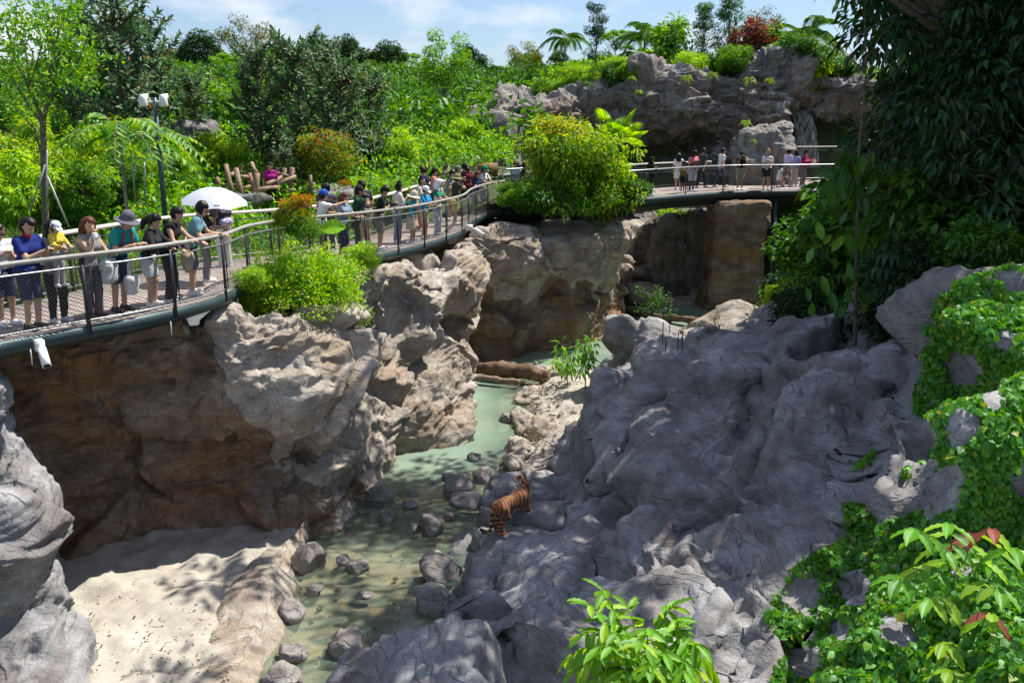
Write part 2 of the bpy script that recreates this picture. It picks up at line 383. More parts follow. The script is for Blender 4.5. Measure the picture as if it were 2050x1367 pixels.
# sunlight and deck shade painted in: paler and darkened rock slots by position
def recolour(o, mats, fn):
    me = o.data; me.materials.clear()
    for m in mats: me.materials.append(m)
    c = np.zeros(len(me.polygons) * 3, np.float32); me.polygons.foreach_get('center', c); c = c.reshape(-1, 3)
    me.polygons.foreach_set('material_index', fn(c).astype(np.int32)); me.update()
# ---- second cliff across the bend
baseB = [(-3.4, 30.6), (-1.9, 31.6), (-0.4, 31.7), (1.4, 32.8), (2.7, 34.0), (3.6, 35.4), (4.3, 38.0), (4.4, 41.5), (3.6, 45)]
topB = [(-3.2, 29.9), (-1.7, 30.8), (-0.3, 31.6), (1.4, 32.7), (3.1, 34.0), (4.5, 35.8), (5.2, 38.2), (5.2, 41.5), (4.4, 45)]
offB = [[0] * 8,
        [0, 0, 0, 0, 0, .1, .1, 0],
        [.1, 0, 0, .05, .2, .3, .3, 0],
        [.1, -.1, -.15, 0, .35, .5, .5, .1],
        [.1, -.2, -.3, -.1, .3, .5, .5, .1],
        [.5, .1, -.35, -.3, .1, .4, .5, .2],
        [.6, .2, -.1, -.3, -.1, .2, .4, .3],
        [.2, 0, 0, 0, 0, .1, .2, .1], [0] * 8]
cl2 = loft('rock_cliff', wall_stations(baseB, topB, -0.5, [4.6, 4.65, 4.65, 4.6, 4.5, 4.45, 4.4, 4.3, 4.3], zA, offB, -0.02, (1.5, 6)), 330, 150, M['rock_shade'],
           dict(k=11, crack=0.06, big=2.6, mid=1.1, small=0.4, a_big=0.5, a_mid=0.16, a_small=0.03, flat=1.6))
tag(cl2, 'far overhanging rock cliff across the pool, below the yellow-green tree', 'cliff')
def pale_top(z):
    return lambda c: (c[:, 2] + 0.55 * fbm(c * 0.5, 3, 77) + 0.25 * (c[:, 0] - c[:, 1] * 0) * 0 > z)
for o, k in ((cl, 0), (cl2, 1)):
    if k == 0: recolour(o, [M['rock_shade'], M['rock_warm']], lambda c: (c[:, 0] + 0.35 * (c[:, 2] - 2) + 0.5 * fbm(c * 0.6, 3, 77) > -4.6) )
    else: recolour(o, [M['rock_shade'], M['rock_warm']], lambda c: (c[:, 2] + 0.55 * np.maximum(c[:, 0] - 2.0, 0) + 0.9 * fbm(c * 0.5, 3, 78) > 2.7))  # lit top and right end painted paler, shaded overhang painted darker

def ring_loft(name, levels, nu, nv, mat, disp, parent=None, top_flat=True):
    """levels: (z, cx, cy, rx, ry, exponent, rotation)"""
    C = []; m = 20
    for (z, cx, cy, rx, ry, e, ro) in levels:
        a = np.linspace(0, 2 * math.pi, m, endpoint=False); ca, sa = np.cos(a), np.sin(a)
        u = np.sign(ca) * np.abs(ca) ** (2 / e) * rx; v = np.sign(sa) * np.abs(sa) ** (2 / e) * ry
        x = cx + u * math.cos(ro) - v * math.sin(ro); y = cy + u * math.sin(ro) + v * math.cos(ro)
        C.append(np.stack([x, y, np.full(m, z)], 1))
    C = np.array(C)
    top = C[-1].mean(0); C = np.concatenate([C, (C[-1] * 0.55 + top * 0.45)[None] + np.array([0, 0, 0.12]), (C[-1] * 0.02 + top * 0.98)[None] + np.array([0, 0, 0.18])], 0)
    return loft(name, np.swapaxes(C, 0, 1), nu, nv, mat, disp, close=True, parent=parent)
# ---- buttress at the left edge
o = ring_loft('rock_buttress', [(-.6, -8.40, 11.5, 2.35, 1.5, 2.6, .3), (.6, -8.50, 11.7, 2.1, 1.4, 2.6, .3), (1.4, -8.75, 11.9, 2.05, 1.3, 2.4, .3), (2.3, -9.00, 12.0, 2.0, 1.2, 2.4, .3),
               (3.1, -9.00, 12.1, 2.05, 1.15, 2.4, .3), (4.0, -9.05, 12.2, 1.85, 1.0, 2.5, .3), (4.95, -9.05, 12.3, 1.6, .85, 2.8, .3)], 260, 190, M['rock_cool'],
              dict(k=21, crack=0.04, a_big=0.25, a_mid=0.10, a_small=0.02, lump=.25, big=1.9))
tag(o, 'grey rock buttress at the left edge, standing below the walkway camera', 'rock')
# ---- rock pier below the far bridge, and its steel post
PX = lambda px, y: (px - CX) / FPX * (y * math.cos(PITCH) + 3.0 * math.sin(PITCH))
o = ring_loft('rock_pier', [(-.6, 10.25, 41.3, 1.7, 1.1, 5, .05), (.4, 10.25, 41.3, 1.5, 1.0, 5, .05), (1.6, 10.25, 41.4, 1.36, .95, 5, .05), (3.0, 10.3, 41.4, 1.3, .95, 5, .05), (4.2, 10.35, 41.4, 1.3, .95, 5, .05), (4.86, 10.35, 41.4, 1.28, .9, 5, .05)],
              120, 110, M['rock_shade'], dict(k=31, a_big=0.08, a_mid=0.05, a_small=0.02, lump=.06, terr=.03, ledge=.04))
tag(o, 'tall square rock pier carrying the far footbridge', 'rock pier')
# ---- pillar rock standing at the back of the far deck
o = ring_loft('rock_pillar', [(4.6, 12.7, 46.6, 1.75, 1.3, 3.4, .1), (6.0, 12.75, 46.6, 1.65, 1.25, 3.4, .1), (7.2, 12.85, 46.7, 1.5, 1.15, 3, .1), (7.9, 13.0, 46.8, 1.3, 1.05, 2.6, .1), (8.35, 13.3, 46.9, .9, .8, 2.4, .1)],
              150, 130, M['rock_far'], dict(k=33, a_big=0.15, a_mid=0.08, a_small=0.02, lump=.2, crack=.03))
tag(o, 'smooth grey rock pillar standing behind the far bridge walkers', 'rock')
# ---- waterfall cliff
def farx(px, y): return (px - CX) / FPX * (y * math.cos(PITCH))
stC = [(900, 47, 46), (950, 47, 46.5), (1000, 46.5, 47), (1060, 48, 48), (1120, 49.5, 49.5), (1160, 51, 51.5), (1230, 52, 52.5), (1310, 53.5, 52), (1390, 53, 52), (1450, 51.5, 52), (1500, 51, 51.5), (1555, 51.5, 52), (1600, 55, 53.5), (1650, 57, 53), (1720, 56, 52), (1800, 54, 51)]
ztC = [6.6, 7.6, 8.9, 9.2, 9.1, 9.7, 10.6, 11.0, 11.0, 11.2, 11.6, 12.0, 11.2, 10.7, 10.8, 10.8]
zC = [0, .2, .36, .48, .6, .75, .9, 1]
def prof(px):
    if 1270 <= px <= 1440: return [.6, -.2, -1.6, -1.0, .9, 1.1, .6, -.2]
    if 1440 < px < 1560: return [.5, .4, .3, .3, .5, .6, .4, -.2]
    if px >= 1590: return [0, -.8, -1.6, -2.2, -1.4, 1.0, 1.2, .4]
    return [.4, .3, .2, .2, .3, .3, .1, -.3]
C = wall_stations([(farx(p, b), b) for p, b, t in stC], [(farx(p, t), t) for p, b, t in stC], 4.0, ztC, zC, [prof(p) for p, b, t in stC], 0.05, (1.5, 5))
o = loft('rock_cliff', C, 440, 190, M['rock_far'], dict(k=41, crack=0.14, big=2.9, mid=1.3, small=0.5, a_big=0.62, a_mid=0.42, a_small=0.14, flat=1.9, lump=.5, terr=.13, ledge=.30))
tag(o, 'large grey waterfall cliff behind the far bridge, topped with plants', 'cliff')

# ---- boulders
def boulder(name, c, r, k, mat, label=None, group=None, rot=0, n=26, amp=1.0, ang=0.35, parent=None, cat='rock', sub=0.42, crack=0.0):
    u = np.linspace(0, 2 * math.pi, n * 2, endpoint=False); v = np.linspace(-math.pi / 2, math.pi / 2, n)
    U, Vv = np.meshgrid(u, v, indexing='ij'); e = 0.8
    sg = lambda q: np.sign(q) * np.abs(q) ** e
    D = np.stack([sg(np.cos(Vv)) * sg(np.cos(U)), sg(np.cos(Vv)) * sg(np.sin(U)), sg(np.sin(Vv))], -1).reshape(-1, 3)
    # cut by random planes for flat angular sides
    rs = np.random.default_rng(k); 
    for q in range(9):
        nn = rs.normal(size=3); nn /= np.linalg.norm(nn); h = rs.uniform(0.62, 0.95)
        dd = D @ nn - h; D = np.where((dd > 0)[:, None], D - nn * (dd * (0.6 + ang))[:, None], D)
    P = D * np.array(r); s = max(r)
    f, e1 = facets(P / (s * 0.75) + k, k); f2, _ = facets(P / (s * 0.28) + k, k + 3)
    nr = D / (np.linalg.norm(D, axis=1, keepdims=True) + 1e-9)
    P = P + nr * ((f * 0.13 + f2 * 0.035 + 0.05 * fbm(P / s * 1.5, 3, k)) * s * amp)[:, None]
    ca, sa = math.cos(rot), math.sin(rot); P = np.stack([P[:, 0] * ca - P[:, 1] * sa, P[:, 0] * sa + P[:, 1] * ca, P[:, 2]], 1)
    F = grid_faces(2 * n, n, True)
    o = link(name, mesh_np(name, P, F, [mat]), parent, loc=c)
    if label: tag(o, label, cat, group)
    return o
# blocks under the far bridge
for (px, py, y, w, h, dpt, k, lb) in [
    (1272, 520, 45.5, 1.5, 4.4, 1.4, 51, 'left grey block in the rocks below the far bridge'),
    (1325, 530, 45.0, 2.0, 5.0, 1.6, 52, 'tallest middle block of the rocks below the far bridge, bushy plant on top'),
    (1392, 530, 45.0, 2.0, 5.0, 1.6, 53, 'right block of the rocks below the far bridge, next to the pier')]:
    c = Y(px, py, y)
    x0 = c[0]; z1 = c[2] + h / 2
    o = ring_loft('rock_block', [(-.5, x0, y, w * .5, dpt, 4, .1), (z1 * .35, x0, y, w * .53, dpt, 4, .1), (z1 * .65, x0 + .05, y, w * .50, dpt, 4, .1), (z1 * .92, x0, y, w * .48, dpt, 4, .1), (z1, x0, y, w * .36, dpt * .8, 3, .1)],
                  90, 80, M['rock_far'], dict(k=k, a_big=.22, a_mid=.12, a_small=.05, lump=.15, crack=.04, big=1.6))
    tag(o, lb, 'rock')
C = wall_stations([(3.5, 47.2), (7, 47.0), (11, 47.2), (16, 47.0), (24, 45)], [(3.5, 47.6), (7, 47.6), (11, 47.6), (16, 47.3), (24, 46)], -0.5, [4.7, 4.75, 4.7, 4.5, 4.2], zA, [[0] * 8] * 5, 0.0, (.8, 1.6))
o = loft('rock_wall', C, 160, 60, M['rock_far'], dict(k=57, crack=.06, a_big=.35, a_mid=.2, a_small=.06)); tag(o, 'layered rock face in the gap behind the blocks below the far bridge', 'rock face')

# ---- the big grey outcrop on the right: a height sheet through measured points, with creases
ctl = []   # (px, py, z) on the rock, and waterline points
for q in [(720, 1300, .60), (720, 1367, .65), (770, 1290, .75), (850, 1330, .90), (890, 1230, .80), (960, 1180, .92), (930, 1110, .70), (1000, 1095, .72), (1100, 1085, .85), (1160, 1060, 1.15), (1060, 1180, 1.15),
          (1000, 1330, 1.15), (1100, 1340, 1.2), (1180, 1200, 1.35), (1200, 1330, 1.5), (1080, 1250, 1.15), (1160, 1130, 1.2),
          (1120, 985, 1.3), (1150, 900, 2.05), (1190, 800, 2.6), (1215, 760, 2.75), (1300, 700, 2.85), (1345, 668, 2.85), (1260, 800, 2.5), (1240, 860, 2.2), (1200, 930, 1.75),
          (1230, 1010, 1.6), (1280, 930, 2.15), (1300, 1050, 1.75), (1330, 860, 2.45), (1400, 800, 2.75), (1390, 720, 2.85), (1460, 700, 3.1), (1500, 660, 2.9), (1560, 640, 2.8), (1580, 700, 3.15), (1650, 735, 3.3), (1720, 745, 3.45), (1800, 770, 3.75),
          (1420, 900, 2.5), (1500, 860, 2.85), (1560, 830, 3.1), (1650, 850, 3.3), (1500, 960, 2.75), (1450, 1010, 2.2), (1400, 1080, 2.0), (1600, 980, 3.05), (1700, 950, 3.4), (1560, 1060, 2.75), (1680, 1060, 3.0), (1480, 1100, 2.1),
          (1600, 1130, 2.6), (1520, 1160, 2.3), (1350, 1180, 1.75), (1300, 1280, 1.7), (1450, 1230, 1.95), (1500, 1330, 2.2), (1600, 1230, 2.75), (1650, 1300, 2.85), (1600, 1367, 2.8), (1750, 1200, 3.2), (1780, 1100, 3.4), (1760, 1320, 3.2),
          (1850, 950, 4.0), (1900, 800, 4.9), (1870, 700, 5.0), (1960, 680, 5.4), (2040, 640, 5.8), (1950, 900, 4.6), (2040, 800, 5.4), (2040, 950, 4.7), (1920, 1050, 3.7), (2040, 1100, 4.1), (1900, 1200, 3.6), (2050, 1250, 4.2), (1900, 1340, 3.5), (2050, 1367, 4.3)]:
    p = Z(*q); ctl.append(p)
for q in [(640, 1367), (660, 1330), (690, 1275), (800, 1245), (840, 1215), (880, 1160), (895, 1105), (945, 1075), (990, 1068), (1050, 1050), (1085, 1010), (1095, 960), (1110, 905), (1140, 850), (1160, 800), (1180, 755), (1230, 720), (1300, 668), (1350, 645), (1420, 640), (1480, 632)]:
    p = Z(*q, 0.0); ctl.append([p[0] + (.22 if q[1] > 1090 else -.12), p[1], -0.45])
for x, y, z in [(-3.2, 11, -.4), (-2.9, 9.5, .3), (-2, 8.5, .8), (0, 8, 1.4), (2, 7, 2.3), (4, 6, 3.4), (7, 6, 4.5), (9, 10, 5.5), (9, 15, 5.8), (9, 18, 4.2), (8, 20, 3.0), (6, 22, 2.7), (7, 25, 2.4), (6, 28, 1.9), (5.5, 26.5, 2.3), (4.6, 29.5, 1.1), (4.2, 30, -.4), (7, 31, .9), (3.6, 27, 2.4), (-3.6, 14, -.6), (0, 24, -.6), (2, 31, -.7)]:
    ctl.append([x, y, z])
ctl = np.array(ctl)
def rbf_fit(XY, zv, lam=0.02):
    d = np.linalg.norm(XY[:, None] - XY[None], axis=2); n = len(XY)
    K = d; A = np.zeros((n + 3, n + 3)); A[:n, :n] = K - lam * np.eye(n) * -1; A[:n, n:] = np.c_[np.ones(n), XY]; A[n:, :n] = A[:n, n:].T
    s = np.linalg.solve(A, np.r_[zv, 0, 0, 0]); return s
def rbf_eval(XY, s, Q):
    r = s[-3] + Q @ s[-2:]
    for i in range(len(XY)): r = r + s[i] * np.linalg.norm(Q - XY[i], axis=1)
    return r
s_o = rbf_fit(ctl[:, :2], ctl[:, 2])
creases = [  # (width, depth, picture points with height)
    (.20, .55, [(1112, 1000, 1.1), (1180, 1010, 1.4), (1205, 1060, 1.4), (1195, 1130, 1.3), (1215, 1150, 1.4)]),
    (.22, .40, [(1165, 790, 2.5), (1130, 880, 2.1), (1110, 960, 1.5)]),
    (.16, .32, [(1560, 690, 3.0), (1530, 740, 3.0), (1490, 830, 2.8), (1465, 880, 2.6)]),
    (.30, .45, [(1380, 1030, 2.0), (1430, 1070, 2.0), (1480, 1090, 2.1), (1560, 1085, 2.6), (1680, 1090, 2.95)]),
    (.14, .28, [(860, 1225, .9), (935, 1180, .95), (985, 1130, 1.0), (1010, 1105, 1.0)]),
    (.16, .35, [(1150, 1260, 1.2), (1175, 1190, 1.3), (1200, 1150, 1.35)]),
    (.15, .25, [(830, 1260, .8), (960, 1260, 1.0), (1030, 1330, 1.1)]),
    (.12, .22, [(1290, 700, 2.8), (1270, 780, 2.6), (1200, 850, 2.3)]),
    (.12, .22, [(1380, 690, 2.8), (1350, 780, 2.7), (1240, 880, 2.2)]),
    (.15, .25, [(1440, 1120, 2.0), (1500, 1200, 2.1), (1450, 1300, 2.0)]),
    (.2, .3, [(1600, 1150, 2.6), (1560, 1240, 2.6), (1530, 1340, 2.4)]),
    (.15, .25, [(1740, 770, 3.5), (1720, 880, 3.3), (1690, 980, 3.1)]),
    (.2, .35, [(1800, 770, 3.8), (1840, 900, 3.9), (1830, 1060, 3.5)])]
gx = np.arange(-3.4, 10.6, 0.052); gy = np.arange(6.0, 31.0, 0.062)
GX, GY = np.meshgrid(gx, gy, indexing='ij'); Q = np.stack([GX.ravel(), GY.ravel()], 1)
Zo = rbf_eval(ctl[:, :2], s_o, Q)
for w, dep, pts in creases:
    w *= 1.25; dep *= 1.7
    L = np.array([Z(*q)[:2] for q in pts]); dm = np.full(len(Q), 9e9)
    jit = 0.12 * fbm(np.c_[Q, np.zeros(len(Q))] * 1.3, 3, 91)
    for a, b in zip(L[:-1], L[1:]):
        ab = b - a; t = np.clip(((Q - a) @ ab) / ab.dot(ab), 0, 1); dm = np.minimum(dm, np.linalg.norm(Q - a - t[:, None] * ab, axis=1))
    dm = np.abs(dm + jit * 0.6); Zo = Zo - dep * np.exp(-(dm / w) ** 1.3)
def outcrop_z(x, y): return float(rbf_eval(ctl[:, :2], s_o, np.array([[x, y]]))[0])
V = np.c_[Q, Zo]; F = grid_faces(len(gx), len(gy)); Nn = vnormals(V, F)
V = rock_disp(V, Nn, k=61, big=2.7, mid=1.2, small=.3, flat=1.1, crack=.10, a_big=.85, a_mid=.10, a_small=.022, lump=.10, terr=.075, ledge=.13)
tc_ = Z(1022, 1062, .6); rr = np.hypot(V[:, 0] - tc_[0] - .05, V[:, 1] - tc_[1]); lim_ = .50 + 1.1 * np.maximum(rr - .85, 0); V[:, 2] = np.where(V[:, 2] > lim_, lim_ + .12 * (V[:, 2] - lim_), V[:, 2])   # level stand where the tiger is
keep = (V[F][:, :, 2].max(1) > -0.5); F = F[keep]
o = link('rock_outcrop', mesh_np('rock_outcrop', V, F, [M['rock_cool']])); tag(o, 'huge shaded blue-grey rock outcrop filling the right foreground', 'rock outcrop')
OUT_V = V.reshape(len(gx), len(gy), 3)
from mathutils.bvhtree import BVHTree
OUT_BVH = BVHTree.FromPolygons([tuple(p) for p in V.tolist()], [tuple(f) for f in F.tolist()])
def outcrop_at(px, py):                       # where a picture direction meets the outcrop
    d = ray(px, py); h = OUT_BVH.ray_cast(Vector(CAM), Vector(d).normalized())
    return np.array(h[0]) if h[0] is not None else Z(px, py, 3.0)
# bright rounded rock beyond the outcrop
boulder('rock', (9.3, 35.2, .15), (3.0, 2.6, 1.15), 71, M['rock_warm'], 'sunlit pale rock shelf just behind the outcrop, in front of the rock pier', None, .2, 40, .7)
boulder('rock', Y(1580, 640, 27.5) + np.array([.2, 0, -.6]), (1.7, 1.2, 1.2), 72, M['rock_cool'], 'dark angular rock at the back of the outcrop beside the shrubs', None, .5, 30)

# ------------------------------------------------------------------ water, stream bed, sand
def sheet(name, xs, ys, fz, mat, attrs=None):
    X, Yy = np.meshgrid(xs, ys, indexing='ij'); P = np.stack([X.ravel(), Yy.ravel()], 1); z = fz(P)
    V = np.c_[P, z]; return link(name, mesh_np(name, V, grid_faces(len(xs), len(ys)), [mat], True, attrs(V) if attrs else None))
m, nt, out = new_mat('stream_bed'); p = N(nt, 'ShaderNodeBsdfPrincipled', Roughness=.9); tc = N(nt, 'ShaderNodeTexCoord').outputs['Object']
c = ramp(nt, noise_tex(nt, tc, 1.3, 6, .6), [(.3, (.24, .20, .145)), (.5, (.38, .32, .235)), (.7, (.54, .44, .31))])
nt.links.new(mixc(nt, .5, c, ramp(nt, noise_tex(nt, tc, 26, 3), [(.3, .3), (.7, .7)]), 'OVERLAY'), p.inputs[0]); nt.links.new(p.outputs[0], out.inputs[0]); M['bed'] = m
def bed_z(P):
    z = np.interp(P[:, 1], [8, 17, 19.2, 21.5, 30, 46], [-.16, -.18, -.26, -.8, -.95, -.95])
    return z + 0.07 * fbm(np.c_[P, np.zeros(len(P))] * .9, 4, 101)
o = sheet('stream_bed', np.arange(-12, 26, .16), np.arange(5, 50, .16), bed_z, M['bed']); tag(o, kind='structure')
m, nt, out = new_mat('water'); tc = N(nt, 'ShaderNodeTexCoord').outputs['Object']
mk = N(nt, 'ShaderNodeAttribute', attribute_name='murk').outputs['Fac']
tr = N(nt, 'ShaderNodeBsdfTransparent'); tr.inputs[0].default_value = (.86, .88, .80, 1)
df = N(nt, 'ShaderNodeBsdfDiffuse'); nt.links.new(ramp(nt, noise_tex(nt, tc, .5, 4), [(.3, (.20, .30, .235)), (.7, (.31, .40, .30))]), df.inputs[0])
mx = N(nt, 'ShaderNodeMixShader'); nt.links.new(mk, mx.inputs[0]); nt.links.new(tr.outputs[0], mx.inputs[1]); nt.links.new(df.outputs[0], mx.inputs[2])
gl = N(nt, 'ShaderNodeBsdfGlossy', Roughness=.03); fr = N(nt, 'ShaderNodeFresnel', IOR=1.42)
bp = N(nt, 'ShaderNodeBump', Strength=.3, Distance=.05); nt.links.new(noise_tex(nt, tc, 5.0, 3, .55), bp.inputs['Height']); nt.links.new(bp.outputs[0], gl.inputs['Normal']); nt.links.new(bp.outputs[0], fr.inputs['Normal'])
m2 = N(nt, 'ShaderNodeMixShader'); nt.links.new(fr.outputs[0], m2.inputs[0]); nt.links.new(mx.outputs[0], m2.inputs[1]); nt.links.new(gl.outputs[0], m2.inputs[2]); nt.links.new(m2.outputs[0], out.inputs[0]); M['water'] = m
gc_ = [list(Z(px, py, z)) for px, py, z in [(1070, 800, .22), (1100, 770, .25), (1150, 760, .3), (1160, 830, .3), (1110, 850, .28), (1090, 900, .25), (1120, 900, .3), (1150, 930, .3), (1090, 940, .2)]] + [list(Z(px, py, -.35)) for px, py in [(1020, 760), (1040, 830), (1035, 890), (1010, 930), (1060, 735), (1180, 725)]] + [[3, 24, .3], [2.6, 21, .3], [3.2, 28, .2]]
_g = np.array(gc_); _gs = rbf_fit(_g[:, :2], _g[:, 2])
def murk(V):
    zb = bed_z(V[:, :2]); zg = rbf_eval(_g[:, :2], _gs, V[:, :2]); near_ = sstep(-2.2, -.6, V[:, 0]) * (1 - sstep(3.5, 4.5, V[:, 0])) * sstep(19.2, 20.6, V[:, 1]) * (1 - sstep(28.5, 31, V[:, 1])); zb = zb + near_ * np.maximum(np.minimum(zg * 1.3, -.02) - zb, 0)
    d = -zb; return {'murk': np.clip((d - .10) / .72, 0.26, .92) + .05 * fbm(V * .8, 3, 55)}
o = sheet('water', np.arange(-12, 26, .16), np.arange(5, 50, .16), lambda P: np.zeros(len(P)), M['water'], murk); tag(o, kind='structure')
m, nt, out = new_mat('sand'); p = N(nt, 'ShaderNodeBsdfPrincipled', Roughness=.95); tc = N(nt, 'ShaderNodeTexCoord').outputs['Object']
c = ramp(nt, noise_tex(nt, tc, 1.1, 6, .65), [(.3, (.30, .275, .235)), (.55, (.42, .39, .335)), (.75, (.52, .48, .42))])
c = mixc(nt, ramp(nt, noise_tex(nt, tc, 5.5, 6, .75), [(.60, 0), (.68, .45)]), c, (.16, .13, .085))
c = mixc(nt, .4, c, ramp(nt, noise_tex(nt, tc, 45, 3), [(.3, .3), (.7, .72)]), 'OVERLAY'); nt.links.new(c, p.inputs[0])
b = N(nt, 'ShaderNodeBump', Strength=.6, Distance=.03); nt.links.new(noise_tex(nt, tc, 11, 6, .7), b.inputs[0 if False else 'Height']); nt.links.new(b.outputs[0], p.inputs['Normal']); nt.links.new(p.outputs[0], out.inputs[0]); M['sand'] = m
def poly_sheet(name, pts, ctrl, mat, step=.08, nz=.03, k=0):
    """sheet through control heights; dips below the water outside its outline"""
    c = np.array(ctrl); s = rbf_fit(c[:, :2], c[:, 2])
    xs = np.arange(c[:, 0].min() - .2, c[:, 0].max() + .2, step); ys = np.arange(c[:, 1].min() - .2, c[:, 1].max() + .2, step)
    return sheet(name, xs, ys, lambda P: rbf_eval(c[:, :2], s, P) + nz * fbm(np.c_[P, np.zeros(len(P))] * 2.5, 4, k), mat)
sc_ = [list(Z(px, py, z)) for px, py, z in [(140, 1200, .28), (300, 1150, .3), (450, 1120, .3), (470, 1180, .26), (420, 1260, .24), (360, 1320, .22), (300, 1367, .22), (200, 1300, .25), (180, 1367, .25)]] + [[-8.8, 15.6, .35], [-7, 17, .35], [-5.3, 17.6, .3], [-9, 11, .25], [-6.5, 10.6, .2], [-5.2, 10.6, .15], [-4.6, 14.4, .15], [-4.6, 12.4, .15]]
o = poly_sheet('sand_bank', None, sc_, M['sand'], .07, .075, 5); tag(o, kind='structure')
# rounded concrete bank between sand and stream
kl = [(600, 1052, .36), (555, 1095, .38), (520, 1140, .37), (495, 1200, .35), (465, 1270, .34), (430, 1335, .32), (400, 1400, .30)]
kr = [(640, 1048, 0), (625, 1090, 0), (610, 1140, 0), (600, 1190, 0), (585, 1260, 0), (560, 1330, 0), (520, 1400, 0)]
C = []
for a, b in zip(kl, kr):
    A = Z(*a); B = Z(*b); o_ = B - A; o_[2] = 0
    C.append([A - o_ * .9 + np.array([0, 0, -.5]), A - o_ * .6 + np.array([0, 0, -.14]), A - o_ * .25 + np.array([0, 0, -.03]), A + o_ * .3, A + o_ * .6 - np.array([0, 0, a[2] * .45]), B - np.array([0, 0, .12]), B + o_ * .25 - np.array([0, 0, .5])])
o = loft('rock_kerb', np.array(C), 130, 60, M['rock_warm'], dict(k=66, lump=.08, a_big=.08, a_mid=.02, a_small=.005, crack=.02, terr=.012, ledge=.02)); tag(o, 'rounded rock bank between the pale sand and the shallow stream', 'rock bank')
o = poly_sheet('gravel_bank', None, gc_, M['sand'], .07, .06, 9); tag(o, kind='structure')
# mossy kerb stones along the gravel bank
for i, (px, py, rx, ry, rz, ro) in enumerate([(1052, 845, .35, .9, .3, .2), (1040, 895, .3, .8, .28, .1), (1085, 865, .55, .4, .35, .5), (1060, 790, .4, .8, .25, -.4), (1030, 925, .3, .5, .22, .2), (1090, 745, .8, .35, .22, .1)]):
    boulder('kerb_stone', Z(px, py, .12), (rx, ry, rz), 200 + i, M['rock_warm'], ['pale rounded edging rock in the middle of the stream bend bank', 'long edging rock of the bank, next below the middle one', 'squarish pale rock on the gravel bank beside the edging', 'edging rock at the upper end of the gravel bank', 'small edging rock nearest the tiger end of the gravel bank', 'flat edging rock beside the fallen log end'][i], 'edging rocks of the gravel bank', ro, 18)
# stones in the stream
stones = [(760, 985, 30, 20, 'grey stone touching the foot of the sunlit cliff'), (777, 1028, 24, 16, 'small stone between the two stones near the cliff foot and mid stream'), (822, 1008, 17, 9, 'tiny stone just right of the cliff-foot stones'), (864, 1045, 32, 30, 'largest angular stone standing in mid stream'), (826, 1055, 20, 12, 'low stone leaning on the left of the largest mid-stream stone'),
          (901, 1032, 14, 10, 'little stone right of the largest mid-stream stone'), (912, 962, 46, 26, 'big pale-topped stone at the edge of the turquoise pool'), (935, 995, 40, 17, 'flat wet stone in front of the big pool-edge stone'), (968, 948, 26, 20, 'dark round stone at the pool side of the tiger rock'), (978, 1030, 30, 28, 'grey stone directly left of the tiger'),
          (715, 1132, 24, 15, 'domed reddish stone in the sunlit shallows'), (688, 1118, 18, 10, 'pale sunken stone behind the domed reddish stone'), (628, 1176, 22, 13, 'small dark stone near the rounded bank'), (617, 1113, 40, 34, 'round orange-lit stone sitting against the rounded bank'), (583, 1218, 34, 26, 'grey round stone half in the rounded bank'),
          (697, 1282, 42, 30, 'pointed grey stone beside the tip of the big outcrop'), (584, 1300, 34, 22, 'grey stone in the shade at the bottom of the bank'), (562, 1352, 42, 26, 'stone cut by the bottom edge of the picture'), (880, 1130, 52, 30, 'broad reddish-grey stone below the tiger, against the outcrop'), (865, 1195, 44, 34, 'cube-like grey stone wedged at the outcrop edge'), (950, 912, 18, 10, 'small sunken stone in the turquoise pool'), (1020, 834, 22, 12, 'sunlit pale stone in the turquoise pool bend'), (728, 1188, 18, 8, 'flat sunken stone in the shallows'), (870, 965, 10, 6, 'tiny dark stone by the big pool-edge stone'), (826, 985, 14, 6, 'flat dark stone between the cliff foot and pool-edge stone')]
for i, (px, py, rx, ry, lb) in enumerate(stones):
    p = Z(px, py + ry * .6, 0.02); s = np.linalg.norm(p - CAM) / FPX
    boulder('stream_stone', p + np.array([0, ry * s * .3, ry * s * .15]), (rx * s * .9, rx * s * .78, ry * s * .95), 300 + i, M['boulder'], lb, 'stones in the stream', i * 1.3, 22, 1.1)
# flat dark rocks around the tiger
boulder('rock', Z(1060, 985, .35) + np.array([.1, .2, -.12]), (1.15, .85, .55), 81, M['rock_cool'], 'broad flat blue-grey rock right behind the tiger', None, .2, 34, .6)
boulder('rock', Z(1075, 1035, .6) + np.array([.25, .1, -.1]), (.75, .4, .38), 82, M['rock_cool'], 'dark rounded rock on the right of the tiger', None, .35, 28, .6)
boulder('rock', Z(1010, 1075, .35) + np.array([0, .15, -.28]), (.8, .7, .42), 83, M['rock_cool'], 'flat rock ledge under the tiger paws', None, .1, 28, .4)
# boulders by the far pool
for i, (px, py, rx, ry, y, lb) in enumerate([(1249, 545, 22, 18, 43, 'yellowish boulder low in the pile right of the far cliff'), (1275, 545, 24, 12, 43.5, 'flat boulder topping the pile beside the far blocks'), (1255, 525, 16, 14, 43.6, 'upper small boulder of the pile beside the far cliff'), (1280, 590, 50, 32, 42.2, 'large slab boulder at the back edge of the far pool'),
                                             (1336, 603, 13, 14, 42.5, 'white upright stone on the far pool shore'), (1357, 605, 11, 10, 42.6, 'small pale stone between the two larger far shore stones'), (1378, 606, 15, 17, 42.2, 'mossy yellow stone on the far pool shore'), (1325, 585, 10, 8, 43.2, 'small blue-grey stone at the foot of the far blocks'), (1395, 590, 22, 14, 43.0, 'shaded stone next to the pier foot')]):
    p = Y(px, py, y); s = y / FPX * 1.02
    boulder('shore_boulder', p, (rx * s, rx * s * .8, ry * s), 400 + i, M['rock_warm'], lb, 'boulders around the far pool', i, 18)
